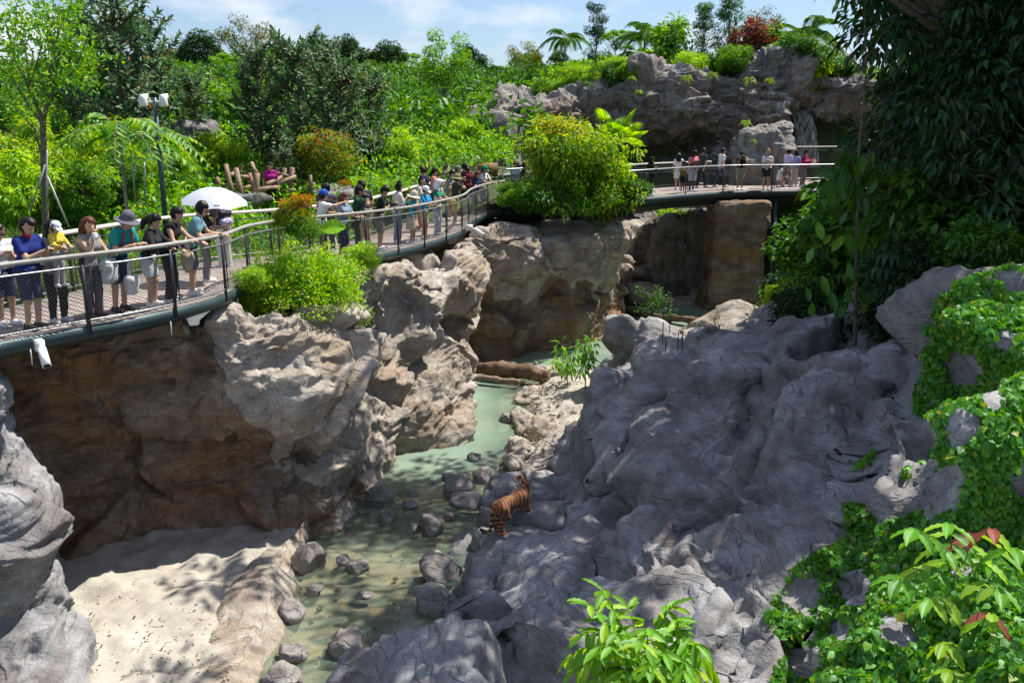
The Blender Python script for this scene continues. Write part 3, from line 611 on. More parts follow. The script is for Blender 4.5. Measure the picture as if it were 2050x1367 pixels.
# ledge behind far pool
boulder('rock_ledge', (6.6, 43.6, -.12), (3.8, 1.9, .42), 431, M['rock_warm'], 'low pale ledge along the back of the far pool', None, 0, 26, .5)
# stacked rocks behind the boardwalk
for i, (px, py, y, rx, ry, rz, lb) in enumerate([(535, 315, 40, 1.9, 1.5, 1.2, 'layered pale rock behind the log climbing frame'), (560, 350, 37, 1.9, 1.2, .9, 'low cracked rock behind the pink-shirted visitor'), (700, 330, 38, 1.7, 1.4, 1.0, 'grey rock behind the orange shrub'), (850, 348, 40, 2.2, 1.2, .9, 'flat grey rock behind the leafy green tree'), (690, 400, 31, 1.0, .8, .55, 'rounded grey boulder behind the man in the dark tee'),
                                                 (985, 290, 46, 1.5, 1.5, 1.9, 'grey rock at the left foot of the waterfall cliff'), (1040, 320, 44, 1.6, 1.3, 1.0, 'low grey rock beside the platform, under the waterfall cliff'), (390, 280, 36, 1.2, 1.0, .8, 'small grey rock among the bushes behind the lamp post'), (1010, 375, 40.5, .8, .7, 1.2, 'squat rock by the gate posts of the platform'), (505, 402, 28.6, 1.0, .6, .22, 'dark low rock under the log climbing frame'), (740, 345, 37, 1.3, 1.0, .7, 'dark grey rock under the leafy green tree')]):
    boulder('rock', Y(px, py, y), (rx, ry, rz), 450 + i, M['rock_far'], lb, None, i * .7, 30, 1.1, crack=.03)
# ------------------------------------------------------------------ ground
gorge = np.array([(-14, 2), (-12.2, 14.2), (-8.7, 16.2), (-6.2, 18), (-5.2, 20), (-4.3, 24), (-3.6, 27), (-3.9, 29.8), (-2.6, 32.6), (1.0, 35.0), (2.6, 38), (3.4, 44), (3.4, 48.6), (30, 48.6), (60, 40), (60, 2)])
def inside(P, poly):
    r = np.zeros(len(P), bool); n = len(poly); j = n - 1
    for i in range(n):
        xi, yi = poly[i]; xj, yj = poly[j]
        c = ((yi > P[:, 1]) != (yj > P[:, 1])) & (P[:, 0] < (xj - xi) * (P[:, 1] - yi) / (yj - yi + 1e-12) + xi); r ^= c; j = i
    return r
def ground_z(P):
    P = np.atleast_2d(np.asarray(P, float)); x, y = P[:, 0], P[:, 1]
    z = 4.72 + 1.0 * sstep(0, 8, -(x + 6.5) * 0.6 + (y - 24) * 0.35) + 1.5 * sstep(27, 42, y) * (1 - sstep(2, 5, x))
    z = z + 4.6 * sstep(50, 105, y + 0.25 * np.maximum(-x - 10, 0)) + 9.0 * sstep(150, 330, y)
    # high ground on top of the waterfall cliff
    z = z + 5.0 * sstep(52, 56, y) * sstep(-2, 6, x) * (1 - sstep(75, 110, y)) * (1 - 0.6 * sstep(26, 60, x))
    return z + 0.18 * fbm(np.c_[P * 0.25, np.zeros(len(P))], 3, 111)
m, nt, out = new_mat('ground'); p = N(nt, 'ShaderNodeBsdfPrincipled', Roughness=.95); tc = N(nt, 'ShaderNodeTexCoord').outputs['Object']
c = ramp(nt, noise_tex(nt, tc, .8, 6, .65), [(.3, (.035, .05, .012)), (.5, (.05, .085, .02)), (.7, (.11, .09, .05))]); nt.links.new(c, p.inputs[0]); nt.links.new(p.outputs[0], out.inputs[0]); M['ground'] = m
xs = np.unique(np.concatenate([np.linspace(-700, -60, 20), np.linspace(-60, 60, 221), np.linspace(60, 700, 20)])); ys = np.unique(np.concatenate([np.linspace(-20, 70, 181), np.linspace(70, 140, 50), np.linspace(140, 1500, 30)]))
X, Yy = np.meshgrid(xs, ys, indexing='ij'); P = np.stack([X.ravel(), Yy.ravel()], 1); V = np.c_[P, ground_z(P)]; F = grid_faces(len(xs), len(ys))
V2 = V.copy(); F = F[~inside(P[F].mean(1), gorge)]
o = link('ground', mesh_np('ground', V, F, [M['ground']])); tag(o, kind='structure')
ff = np.array([(5.5, 31.5, -.3), (5.8, 36, -.3), (7.2, 38.5, -.4), (12.4, 40, .0), (14, 42.5, .6), (14, 46, 1.5), (8, 33, -.3), (7, 30, .7), (9, 36, -.5), (11, 34, .8), (8, 26, 2.4), (7, 22.5, 2.7), (9, 20, 3.3), (10, 16, 4.6), (10.4, 10, 5.0), (10.4, 4, 4.8), (14, 30, 2.6), (20, 25, 3.5), (20, 40, 3.0), (25, 48, 4.2), (40, 45, 5), (40, 20, 5.5), (25, 8, 6), (60, 50, 5.2), (60, 5, 6)])
s_f = rbf_fit(ff[:, :2], ff[:, 2])
def floor_z(x, y): return float(rbf_eval(ff[:, :2], s_f, np.array([[x, y]]))[0])
o = sheet('forest_floor', np.arange(5.4, 60, .5), np.arange(2, 50, .5), lambda P: rbf_eval(ff[:, :2], s_f, P) - 3.0 * (1 - sstep(0, 2.5, np.maximum(P[:, 0] - 9.5, P[:, 1] - 20.5))) + .1 * fbm(np.c_[P, np.zeros(len(P))] * .6, 3, 4), M['ground']); tag(o, kind='structure')

# ------------------------------------------------------------------ boardwalk
M['plank'] = plain('plank', (.36, .30, .27), .8, var=.25, vscale=9, bump=.3)
M['steel'] = plain('steel', (.045, .075, .085), .42, .35, .3, 2.5)
M['post'] = plain('post', (.028, .03, .034), .45, .3, .2)
M['wire'] = plain('wire', (.13, .13, .135), .4, .7, .1)
M['handrail'] = plain('handrail', (.31, .30, .275), .55, 0, .18, 7, bump=.15)
M['rail_pale'] = plain('rail_pale', (.62, .59, .53), .6, 0, .12, 5, bump=.1)
M['tube'] = plain('tube', (.30, .31, .32), .35, .6, .1)
M['white_metal'] = plain('white_metal', (.78, .78, .78), .35, 0, .04)
M['black'] = plain('black', (.015, .015, .017), .35, 0, .1)
def dress(pts): return np.array(pts, float)
FR = dress([(-9.0, 9.6, 5.35), (-8.3, 11.2, 5.35), (-7.47, 12.74, 5.35), (-6.81, 13.65, 5.35), (-6.14, 14.5, 5.35), (-5.62, 15.7, 5.33), (-5.42, 16.92, 5.30), (-5.46, 18.4, 5.27), (-5.15, 20.0, 5.22), (-4.52, 21.3, 5.17), (-3.7, 22.8, 5.12), (-2.81, 24.98, 5.06), (-1.98, 27.4, 5.05), (-1.6, 29.1, 5.05), (-1.45, 31.2, 5.07), (-1.05, 33.2, 5.09), (-0.35, 35.0, 5.1)])
BK = dress([(-11.2, 11.2, 5.35), (-10.2, 12.8, 5.35), (-9.3, 14.0, 5.35), (-8.75, 15.0, 5.35), (-8.35, 16.4, 5.35), (-8.1, 17.8, 5.33), (-7.85, 19.2, 5.30), (-7.3, 20.6, 5.27), (-6.5, 21.8, 5.22), (-5.75, 23.1, 5.17), (-5.2, 24.6, 5.12), (-4.6, 26.6, 5.06), (-4.1, 28.7, 5.05), (-3.75, 30.8, 5.05), (-3.35, 33.2, 5.07), (-2.5, 35.4, 5.09), (-1.2, 37.4, 5.1)])
def resample(P, step, n=800):
    D = catmull(P, n); s = np.r_[0, np.cumsum(np.linalg.norm(np.diff(D, axis=0), axis=1))]; k = max(2, int(round(s[-1] / step)) + 1); u = np.linspace(0, s[-1], k)
    return np.stack([np.interp(u, s, D[:, a]) for a in range(3)], 1), u / s[-1], D
fr, uf, FRD = resample(FR, .15)
par = np.linspace(0, 1, 800); sF = np.r_[0, np.cumsum(np.linalg.norm(np.diff(FRD, axis=0), axis=1))]; sF /= sF[-1]
BKD = catmull(BK, 800)
bk = np.stack([np.interp(uf, sF, BKD[:, a]) for a in range(3)], 1)
bw = empty('boardwalk', fr[40]); tag(bw, 'curving plank boardwalk on the left, crowded with visitors', 'boardwalk')
def at_world(o, par): o.parent = par; o.matrix_parent_inverse = Matrix.Translation(par.location).inverted(); return o
UP = np.array([0, 0, 1.0])
def plank_mesh(a0, a1, b0, b1, h=.035, gap=.012):
    t = (a1 - a0) * gap / max(np.linalg.norm(a1 - a0), 1e-6); t2 = (b1 - b0) * gap / max(np.linalg.norm(b1 - b0), 1e-6)
    top = [a0 + t * .5, a1 - t * .5, b1 - t2 * .5, b0 + t2 * .5]; V = [p - UP * h for p in top] + top
    return V, [(0, 1, 2, 3)[::-1], (4, 5, 6, 7), (0, 1, 5, 4), (1, 2, 6, 5), (2, 3, 7, 6), (3, 0, 4, 7)]
for i in range(len(fr) - 1):
    V, F = plank_mesh(fr[i], fr[i + 1], bk[i], bk[i + 1], h=.035 + .003 * (i % 3)); V = np.array(V); V[4:, 2] += (.0022 * ((i * 7) % 3))
    at_world(link('plank', mesh_np('plank', V, F, [M['plank']], False)), bw)
def strip(path, out_off, ztop, zbot, thick, normal_sign=1):
    """upright band following a path; out_off moves it along the outward normal"""
    n = len(path); V = []; F = []
    for i in range(n):
        t = path[min(i + 1, n - 1)] - path[max(i - 1, 0)]; t[2] = 0; t /= np.linalg.norm(t); o_ = np.array([t[1], -t[0], 0]) * normal_sign
        for off, z in ((out_off, ztop), (out_off + thick, ztop), (out_off + thick, zbot), (out_off, zbot)): V.append(path[i] + o_ * off + UP * z)
    for i in range(n - 1):
        for k in range(4): F.append((i * 4 + k, i * 4 + (k + 1) % 4, i * 4 + 4 + (k + 1) % 4, i * 4 + 4 + k))
    F += [(0, 1, 2, 3)[::-1], tuple((n - 1) * 4 + k for k in range(4))]
    return V, F
fr4 = resample(FR, .3)[0]; bk4 = resample(BK, .4)[0]
def part_strip(name, path, a, b, c, d, mat, par, sgn=1):
    V, F = strip(path, a, b, c, d, sgn); return at_world(link(name, mesh_np(name, V, F, [mat], False)), par)
part_strip('fascia_beam', fr4, .004, .012, -.19, .05, M['steel'], bw)
part_strip('girder', fr4, -.55, -.06, -.36, .1, M['post'], bw)
part_strip('fascia_beam', bk4, -.05, .008, -.19, .05, M['steel'], bw)
part_strip('girder', bk4, .5, -.06, -.36, .1, M['post'], bw)
for i in range(6, len(fr) - 1, 9):
    a, b = fr[i] - UP * .14, bk[i] - UP * .14; d = b - a; L = np.linalg.norm(d); d /= L
    mb = MB(); mb.box((a + b) / 2, (L - .1, .09, .17), [d, np.cross(UP, d), UP]); at_world(mb.build('joist', M['post']), bw)
for i in range(10, 90, 16):      # little drain spouts below the edge
    p = fr[i] + np.array([.05, -.05, -.3]); mb = MB(); mb.tube([p + UP * .12, p - UP * .12], .008, 6); at_world(mb.build('drain_spout', M['white_metal']), bw)

def railing(name, path, label, top=1.12, hr=.038, hr_mat='handrail', post_step=1.6, mesh_step=.045, wire=.0022, flat=False, mid=.17, sgn=1, mesh=True, post_w=.06, lower=.10):
    pts, u, D = resample(path, .18); t = empty(name, pts[len(pts) // 3]); tag(t, label, 'railing')
    mb = MB()
    if flat:
        V, F = strip(pts, -.09, top + .03, top - .03, .18, sgn); mb.add(V, F)
    else: mb.tube([p + UP * top for p in pts], hr, 10)
    at_world(mb.build('handrail', M[hr_mat], smooth=not flat), t)
    mb = MB(); mb.tube([p + UP * (top - mid) for p in pts], .016, 6); at_world(mb.build('rail', M['tube'], smooth=True), t)
    mb = MB(); mb.tube([p + UP * lower for p in pts], .016, 6); at_world(mb.build('rail', M['tube'], smooth=True), t)
    pp, _, _ = resample(path, post_step)
    for i, p in enumerate(pp):
        d = pp[min(i + 1, len(pp) - 1)] - pp[max(i - 1, 0)]; d[2] = 0; d /= np.linalg.norm(d); n = np.array([d[1], -d[0], 0])
        mb = MB(); mb.box(p + UP * (top - .04) / 2 - UP * .07, (post_w, .03, top + .1), [d, n, UP])
        mb.tube([p + d * .12 + UP * (lower - .02), p + d * .12 + UP * (top - mid)], .011, 6)
        mb.box(p + UP * (top - .06), (.10, .04, .02), [d, n, UP])
        at_world(mb.build('post', M['post']), t)
    if mesh:
        for a, b in zip(pp[:-1], pp[1:]):
            d = b - a; L = np.linalg.norm(d); d = d / L; H = top - mid - lower; n = np.array([d[1], -d[0], 0]) * wire
            V = []; F = []; base = a + UP * lower
            for s_ in (1, -1):
                k = -H
                while k < L:
                    x0, x1 = k, k + H; z0, z1 = 0, H
                    if x0 < 0: z0 -= x0; x0 = 0
                    if x1 > L: z1 -= x1 - L; x1 = L
                    if s_ < 0: z0, z1 = H - z0, H - z1
                    p0 = base + d * x0 + UP * z0; p1 = base + d * x1 + UP * z1
                    w = (d * -s_ + UP) * wire * .7; q = len(V)
                    V += [p0 + w, p0 - w, p0 + n * 1.2, p1 + w, p1 - w, p1 + n * 1.2]; F += [(q, q + 1, q + 4, q + 3), (q + 1, q + 2, q + 5, q + 4), (q + 2, q, q + 3, q + 5)]
                    k += mesh_step * 1.414
            at_world(link('wire_mesh', mesh_np('wire_mesh', V, F, [M['wire']], False)), t)
    return t
fo = lambda path, off: np.array([p for p in path])
railing('railing', FR + np.array([.05, -.03, 0]), 'curved front railing with wire mesh that the boardwalk crowd leans on')
railing('railing', BK, 'pale flat-topped rear railing along the far side of the boardwalk', 1.12, hr_mat='rail_pale', flat=True, sgn=-1, mesh_step=.07, wire=.002)

# ------------------------------------------------------------------ far bridge
F2 = dress([(-.35, 35.0, 5.1), (1.4, 35.9, 5.15), (3.4, 36.8, 5.25), (5.34, 37.78, 5.32), (7.38, 39.32, 5.35), (9.0, 40.6, 5.35), (10.4, 41.35, 5.35), (12.6, 41.6, 5.35), (15, 42.2, 5.35), (19, 43, 5.35), (24, 43.5, 5.35)])
B2 = dress([(-1.2, 37.4, 5.1), (.6, 38.9, 5.15), (2.8, 40.4, 5.25), (4.9, 41.9, 5.32), (6.7, 43.2, 5.35), (8.3, 44.4, 5.35), (9.8, 45.2, 5.35), (12.2, 45.0, 5.35), (15, 49, 5.35), (19, 49.6, 5.35), (24, 50, 5.35)])
f2, u2, F2D = resample(F2, .15); s2 = np.r_[0, np.cumsum(np.linalg.norm(np.diff(F2D, axis=0), axis=1))]; s2 /= s2[-1]; B2D = catmull(B2, 800)
b2 = np.stack([np.interp(u2, s2, B2D[:, a]) for a in range(3)], 1)
br = empty('footbridge', f2[60]); tag(br, 'far dark steel footbridge with plank deck in front of the waterfall cliff', 'footbridge')
V = []; F = []
for i in range(len(f2) - 1):
    v, f = plank_mesh(f2[i], f2[i + 1], b2[i], b2[i + 1]); q = len(V); V += v; F += [tuple(q + k for k in g) for g in f]
o = at_world(link('decking', mesh_np('decking', V, F, [M['plank']], False)), br); o['kind'] = 'stuff'
f24 = resample(F2, .5)[0]; b24 = resample(B2, .5)[0]
part_strip('fascia_beam', f24, .004, .01, -.24, .06, M['steel'], br); part_strip('girder', f24, -.25, -.05, -.55, .12, M['post'], br); part_strip('girder', b24, .25, -.05, -.5, .12, M['post'], br)
for px in (1540,):
    p = Z(px, 612, .3); p = np.array([p[0], 41.6, 0]); mb = MB(); mb.tube([(12.15, 41.75, -.6), (12.15, 41.75, 5.0)], .13, 12); mb.tube([(12.15, 41.75, 3.7), (10.9, 41.4, 3.9)], .06, 8); at_world(mb.build('support_post', M['steel'], smooth=True), br)
railing('railing', F2[2:], 'far bridge front railing of silver tubes and thin posts', 1.15, .035, 'tube', 2.35, .075, .0022, mid=.12, post_w=.05)
railing('railing', B2[:7], 'rear railing of the far bridge running left of the rock pillar', 1.15, hr_mat='rail_pale', flat=True, sgn=-1, post_step=2.2, mesh_step=.09, wire=.002)
t = railing('railing', B2[8:], 'pale double rear rail right of the rock pillar, before the waterfall', 1.75, hr_mat='rail_pale', flat=True, sgn=-1, post_step=2.6, mesh_step=.09, wire=.002)
# platform railing piece with gate posts between the two walkways
railing('railing', dress([(-.35, 35.0, 5.1), (.5, 35.5, 5.12), (1.4, 35.95, 5.15)]), 'short raised tube railing at the platform corner behind the tree', 1.55, .03, 'tube', .9, .06, mid=.25)
# notices
def sign(name, c, w, h, rz, col, marks, label, legs=True):
    t = empty(name, c, rz); tag(t, label, 'sign')
    mb = MB(); mb.box((0, 0, 0), (w, .04, h)); mb.build('board', col, t)
    for (x, z, ww, hh, mt) in marks: b = MB(); b.box((x, -.024, z), (ww, .006, hh)); b.build('marking', mt, t)
    if legs:
        for s_ in (-1, 1): b = MB(); b.box((s_ * w * .35, .03, -h / 2 - .35), (.05, .04, .8)); b.build('leg', M['post'], t)
M['brown'] = plain('sign_brown', (.22, .13, .045), .6); M['yellow'] = plain('yellow', (.75, .50, .04), .6); M['blue'] = plain('blue', (.03, .10, .42), .6); M['green'] = plain('green', (.05, .25, .08), .6)
sign('notice_board', Y(976, 340, 37.6), .85, .55, .1, M['brown'], [(-.2, .2, .4, .05, M['yellow']), (.1, -.05, .3, .02, M['yellow']), (.2, .05, .12, .02, M['yellow'])], 'brown and yellow notice board behind the boardwalk end')
sign('notice_board', Y(1029, 356, 38.2), .3, 1.0, 0, M['blue'], [(0, .42, .26, .1, M['yellow']), (0, .0, .26, .14, M['yellow']), (0, -.35, .26, .16, M['green'])], 'narrow blue, yellow and green banner sign by the platform posts')
b = empty('warning_sign', (16.2, 49.15, 6.3)); tag(b, 'small red and white roundel sign on the rear rail by the waterfall', 'sign')
M['red'] = plain('red', (.55, .03, .03), .5)
for r_, y_, mt, nm in ((.17, 0, M['red'], 'disc'), (.11, -.012, M['white_metal'], 'centre'), (.05, -.024, M['red'], 'bar')):
    k = MB(); k.tube([(0, y_, 0), (0, y_ - .012, 0)], r_, 20); k.build(nm, mt, b)

# ------------------------------------------------------------------ cameras, lamp, umbrella, logs
def cctv(c, rz, tilt, label, s=1.0):
    t = empty('security_camera', c, rz); t.scale = (s, s, s); tag(t, label, 'camera')
    mb = MB(); mb.box((0, 0, 0), (.2, .12, .16)); mb.build('mount_box', M['white_metal'], t)
    mb = MB(); mb.tube([(.08, 0, -.02), (.2, 0, -.06)], .03, 8); mb.build('arm', M['white_metal'], t)
    d = np.array([math.cos(tilt), 0, -math.sin(tilt)]); a = np.array([.17, 0, -.06])
    mb = MB(); mb.tube([a - d * .04, a + d * .27], .065, 14); h = mb.build('housing', M['white_metal'], t, True)
    mb = MB(); mb.tube([a + d * .268, a + d * .278], .05, 14); mb.build('lens', M['black'], h)
cctv(Y(84, 688, 13.06) + np.array([0, -.08, 0]), -.9, .75, 'white security camera bracketed below the near boardwalk edge')
cctv(Y(936, 452, 29.2) + np.array([.05, -.12, -.05]), .0, .6, 'white security camera at the boardwalk bend above the cliffs', 1.2)
cctv(Y(1566, 257, 46.2), .2, .3, 'white security camera on the side of the rock pillar', 1.3)
cctv(Y(1068, 285, 36.5), .2, .4, 'small white camera on a pole beside the yellow-leaved tree', .9)
b = MB(); p = Y(1073, 290, 36.6); b.tube([p, p - UP * 3.2], .05, 8); tag(b.build('camera_pole', M['post'], smooth=True), 'dark pole rising behind the yellow-leaved tree', 'pole')
lp = Y(325, 370, 24); lt = Y(319, 196, 24); lp[2] = 5.0
t = empty('lamp_post', lp); tag(t, 'dark lamp post with two white floodlights among the left bushes', 'lamp post')
hgt = lt[2] - lp[2]
mb = MB(); mb.tube([(0, 0, -.3), (0, 0, hgt)], [.075, .055], 10); mb.build('pole', M['steel'], t, True)
mb = MB(); mb.box((0, 0, hgt - .1), (.5, .06, .06)); mb.build('crossarm', M['white_metal'], t)
for sx in (-1, 1):
    mb = MB(); mb.tube([(sx * .26, -.1, hgt + .08), (sx * .26, -.1, hgt - .02), (sx * .26, -.1, hgt - .19), (sx * .26, -.1, hgt - .22)], [.08, .10, .115, .10], 14); l = mb.build('lamp_head', M['white_metal'], t, True)
    mb = MB(); mb.tube([(sx * .26, -.1, hgt - .221), (sx * .26, -.1, hgt - .232)], .09, 14); mb.build('glass', plain('lamp_glass%d' % sx, (.5, .5, .48), .2), l)
    mb = MB(); mb.box((sx * .26, .06, hgt + .02), (.12, .12, .16)); mb.build('driver_box', M['white_metal'], l)
M['log'] = plain('log', (.27, .185, .125), .8, 0, .35, 3, bump=.6, bscale=30)
M['bark_wet'] = plain('bark', (.15, .095, .06), .8, 0, .45, 4, bump=.9, bscale=18)
t = empty('log_frame', Y(510, 395, 30)); tag(t, 'climbing frame of lashed brown logs behind the boardwalk', 'log frame')
zx = lambda q: (420 + q[0] / 7.32, 300 + q[1] / 7.32)
for i, (a, b, r_, ya, yb) in enumerate([((350, 690), (235, 215), .11, 29.6, 29.9), ((480, 760), (385, 270), .12, 29.2, 29.5), ((640, 780), (690, 340), .14, 28.9, 28.9), ((690, 345), (615, 190), .09, 28.9, 29.2), ((640, 620), (575, 340), .11, 30.2, 30.2), ((140, 600), (95, 400), .11, 31, 31), ((1180, 620), (1210, 260), .12, 30.6, 30.6), ((1070, 620), (1095, 270), .11, 31.2, 31.2), ((970, 640), (995, 260), .1, 31.6, 31.6), ((1510, 620), (1525, 480), .09, 31, 31), ((1470, 600), (1475, 370), .08, 31, 31),
        ((680, 590), (1010, 548), .09, 28.9, 30.0), ((830, 505), (1050, 400), .09, 29.6, 31), ((990, 350), (1140, 385), .09, 31.2, 31), ((1000, 505), (1255, 390), .09, 30, 30.6), ((150, 520), (420, 520), .08, 30.8, 29.8), ((300, 375), (372, 335), .09, 30, 31), ((450, 395), (585, 412), .08, 29.6, 30.3), ((490, 565), (610, 520), .08, 29.8, 30.2), ((1000, 620), (1240, 590), .09, 30.4, 30.4)]):
    A = Y(*zx(a), ya); B = Y(*zx(b), yb); mid_ = (A + B) / 2 + np.array([.02, 0, .02]) * ((i % 3) - 1)
    mb = MB(); mb.tube([A, mid_, B], [r_ * .8, r_ * .76, r_ * .7], 9); at_world(mb.build('log', M['log'], smooth=True), t)
# fallen logs
def log(name, A, B, r0, r1, mat, label, n=14, k=0):
    A = np.array(A); B = np.array(B); m_ = 40; pts = [A + (B - A) * i / (m_ - 1) for i in range(m_)]; mb = MB(); mb.tube(pts, [r0 + (r1 - r0) * i / (m_ - 1) for i in range(m_)], 20)
    V = np.array(mb.v); c = np.repeat(np.array(pts), 20, 0); d = V - c; V = V + d * (0.35 * fbm(V * 2.2, 4, k) + .12 * fbm(V * np.array([9, 9, 9]), 2, k + 2))[:, None] + np.array([0, 0, .06]) * fbm(c * .7, 2, k)[:, None]
    o = link(name, mesh_np(name, V, mb.f, [mat])); tag(o, label, 'log'); return o
log('fallen_log', Z(900, 730, .35), Z(1098, 752, .32), .22, .25, M['bark_wet'], 'thick fallen tree trunk lying across the turquoise stream', k=5)
log('fallen_log', Z(905, 752, .2), Z(1040, 765, .2), .13, .09, plain('bark_pale', (.25, .18, .14), .85, 0, .4, 5, bump=.8), 'thinner pale log lying in front of the thick fallen trunk', k=9)
log('fallen_log', Z(1255, 622, .15), Z(1415, 648, .25), .16, .14, M['bark_wet'], 'dark wet log floating in the far pool near the pier', k=12)
# ------------------------------------------------------------------ plants
LM = {}
LM['bright'] = leaf_mat('leaf_bright', [(0, (.055, .20, .008)), (.5, (.12, .36, .012)), (.85, (.23, .47, .018)), (1, (.42, .50, .02))], .45, .05)
LM['lime'] = leaf_mat('leaf_lime', [(0, (.10, .29, .01)), (.45, (.21, .46, .012)), (.8, (.37, .57, .02)), (1, (.56, .58, .03))], .45, .04)
LM['mid'] = leaf_mat('leaf_mid', [(0, (.025, .10, .010)), (.5, (.055, .19, .014)), (.9, (.11, .28, .02)), (1, (.20, .30, .02))], .35, .06)
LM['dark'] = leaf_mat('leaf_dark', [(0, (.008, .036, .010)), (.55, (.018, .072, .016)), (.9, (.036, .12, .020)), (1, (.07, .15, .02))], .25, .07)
LM['rubber'] = leaf_mat('leaf_rubber', [(0, (.035, .09, .035)), (.5, (.075, .16, .06)), (.9, (.16, .25, .10)), (.985, (.15, .12, .05)), (1, (.45, .18, .02))], .3, .16, .28)
LM['orange'] = leaf_mat('leaf_orange', [(0, (.06, .20, .012)), (.55, (.15, .32, .015)), (.82, (.36, .34, .02)), (.93, (.62, .26, .02)), (1, (.66, .14, .015))], .4, .05)
LM['yellow'] = leaf_mat('leaf_yellow', [(0, (.10, .24, .012)), (.4, (.28, .38, .02)), (.8, (.50, .46, .03)), (1, (.60, .42, .03))], .45, .05)
LM['red'] = leaf_mat('leaf_red', [(0, (.06, .05, .02)), (.5, (.20, .05, .03)), (1, (.34, .10, .04))], .3, .05)
LM['far'] = leaf_mat('leaf_far', [(0, (.03, .12, .012)), (.5, (.065, .22, .016)), (1, (.13, .31, .02))], .3, .03)
LM['far_dark'] = leaf_mat('leaf_far_dark', [(0, (.014, .045, .014)), (.6, (.03, .09, .02)), (1, (.06, .13, .025))], .25, .03)
LM['far_warm'] = leaf_mat('leaf_far_warm', [(0, (.05, .11, .015)), (.5, (.13, .20, .02)), (.85, (.28, .24, .03)), (1, (.42, .17, .03))], .3, .03)
LM['vine'] = leaf_mat('leaf_vine', [(0, (.04, .19, .010)), (.5, (.085, .33, .014)), (.93, (.17, .44, .02)), (1, (.45, .42, .02))], .4, .10, .35)
LM['grass'] = leaf_mat('leaf_grass', [(0, (.05, .15, .02)), (.6, (.14, .28, .04)), (1, (.34, .36, .12))], .35, .03)
LM['dry'] = leaf_mat('leaf_dry', [(0, (.10, .06, .03)), (.6, (.22, .15, .08)), (1, (.34, .26, .14))], .2, .03)
LM['white'] = leaf_mat('petal_white', [(0, (.6, .5, .6)), (1, (.8, .75, .8))], .3, .02)
M['bark'] = plain('bark_grey', (.13, .105, .08), .9, 0, .4, 8, bump=.8, bscale=25)
M['bark_pale'] = plain('bark_light', (.24, .21, .17), .9, 0, .3, 8, bump=.7, bscale=25)
M['stem'] = plain('stem', (.09, .13, .03), .7, 0, .3, 8)
def unit(a): return a / (np.linalg.norm(a, axis=-1, keepdims=True) + 1e-9)
T_D = (np.array([(0, 0, 0), (.42, .5, .10), (.42, -.5, .10), (1, 0, -.12)]), np.array([(0, 1, 3), (0, 3, 2)]))
T_O = (np.array([(0, 0, 0), (.28, .42, .10), (.28, 0, .02), (.28, -.42, .10), (.68, .40, .06), (.68, 0, -.02), (.68, -.40, .06), (1, 0, -.16)]), np.array([(0, 1, 2), (0, 2, 3), (1, 4, 5), (1, 5, 2), (2, 5, 6), (2, 6, 3), (4, 7, 5), (5, 7, 6)]))
T_S = (np.array([(0, .5, 0), (0, -.5, 0), (.5, .42, .06), (.5, -.42, .06), (1, 0, -.25)]), np.array([(0, 1, 3), (0, 3, 2), (2, 3, 4)]))
def leaves(pos, axis, nrm, L, W, tmpl=T_D, v=None):
    n = len(pos); ax = unit(axis); sd = unit(np.cross(nrm, ax)); nn = np.cross(ax, sd); T, TF = tmpl
    L = np.broadcast_to(np.asarray(L, float), (n,)); W = np.broadcast_to(np.asarray(W, float), (n,))
    V = pos[:, None] + ax[:, None] * (T[None, :, :1] * L[:, None, None]) + sd[:, None] * (T[None, :, 1:2] * W[:, None, None]) + nn[:, None] * (T[None, :, 2:] * L[:, None, None])
    F = (TF[None] + (np.arange(n) * len(T))[:, None, None]).reshape(-1, 3)
    v = rng.random(n) if v is None else v
    return V.reshape(-1, 3), F, np.repeat(v, len(T))
def join_leaves(parts):
    V = []; F = []; A = []; b = 0
    for v, f, a in parts: V.append(v); F.append(f + b); A.append(a); b += len(v)
    return np.concatenate(V), np.concatenate(F), np.concatenate(A)
def leaf_mesh(name, parts, mat): V, F, A = join_leaves(parts); return mesh_np(name, V, F, [mat], False, {'v': A})
def rdir(n, r=None): r = r or rng; return unit(r.normal(size=(n, 3)))
def clump_leaves(c, rad, n, L, W, tmpl=T_D, droop=0.0, upn=0.6, hollow=0.0, vb=0.0, flat=1.0):
    """n leaves scattered through one clump, tips pointing outwards"""
    d = rdir(n); r = rng.random(n) ** (1 / 3.) if hollow == 0 else (hollow + (1 - hollow) * rng.random(n))
    off = d * r[:, None] * rad * np.array([1, 1, flat]); ax = unit(d + rdir(n) * .5 + np.array([0, 0, -droop]))
    nr = unit(rdir(n) * (1 - upn) + np.array([0, 0, upn]) + .25 * d)
    return leaves(np.asarray(c) + off, ax, nr, L * rng.uniform(.65, 1.2, n), W * rng.uniform(.7, 1.2, n), tmpl, np.clip(rng.random(n) + vb, 0, 1))
def branch_tubes(segs, n=6):
    mb = MB()
    for pts, rad in segs: mb.tube(pts, rad, n, cap=False)
    return mb
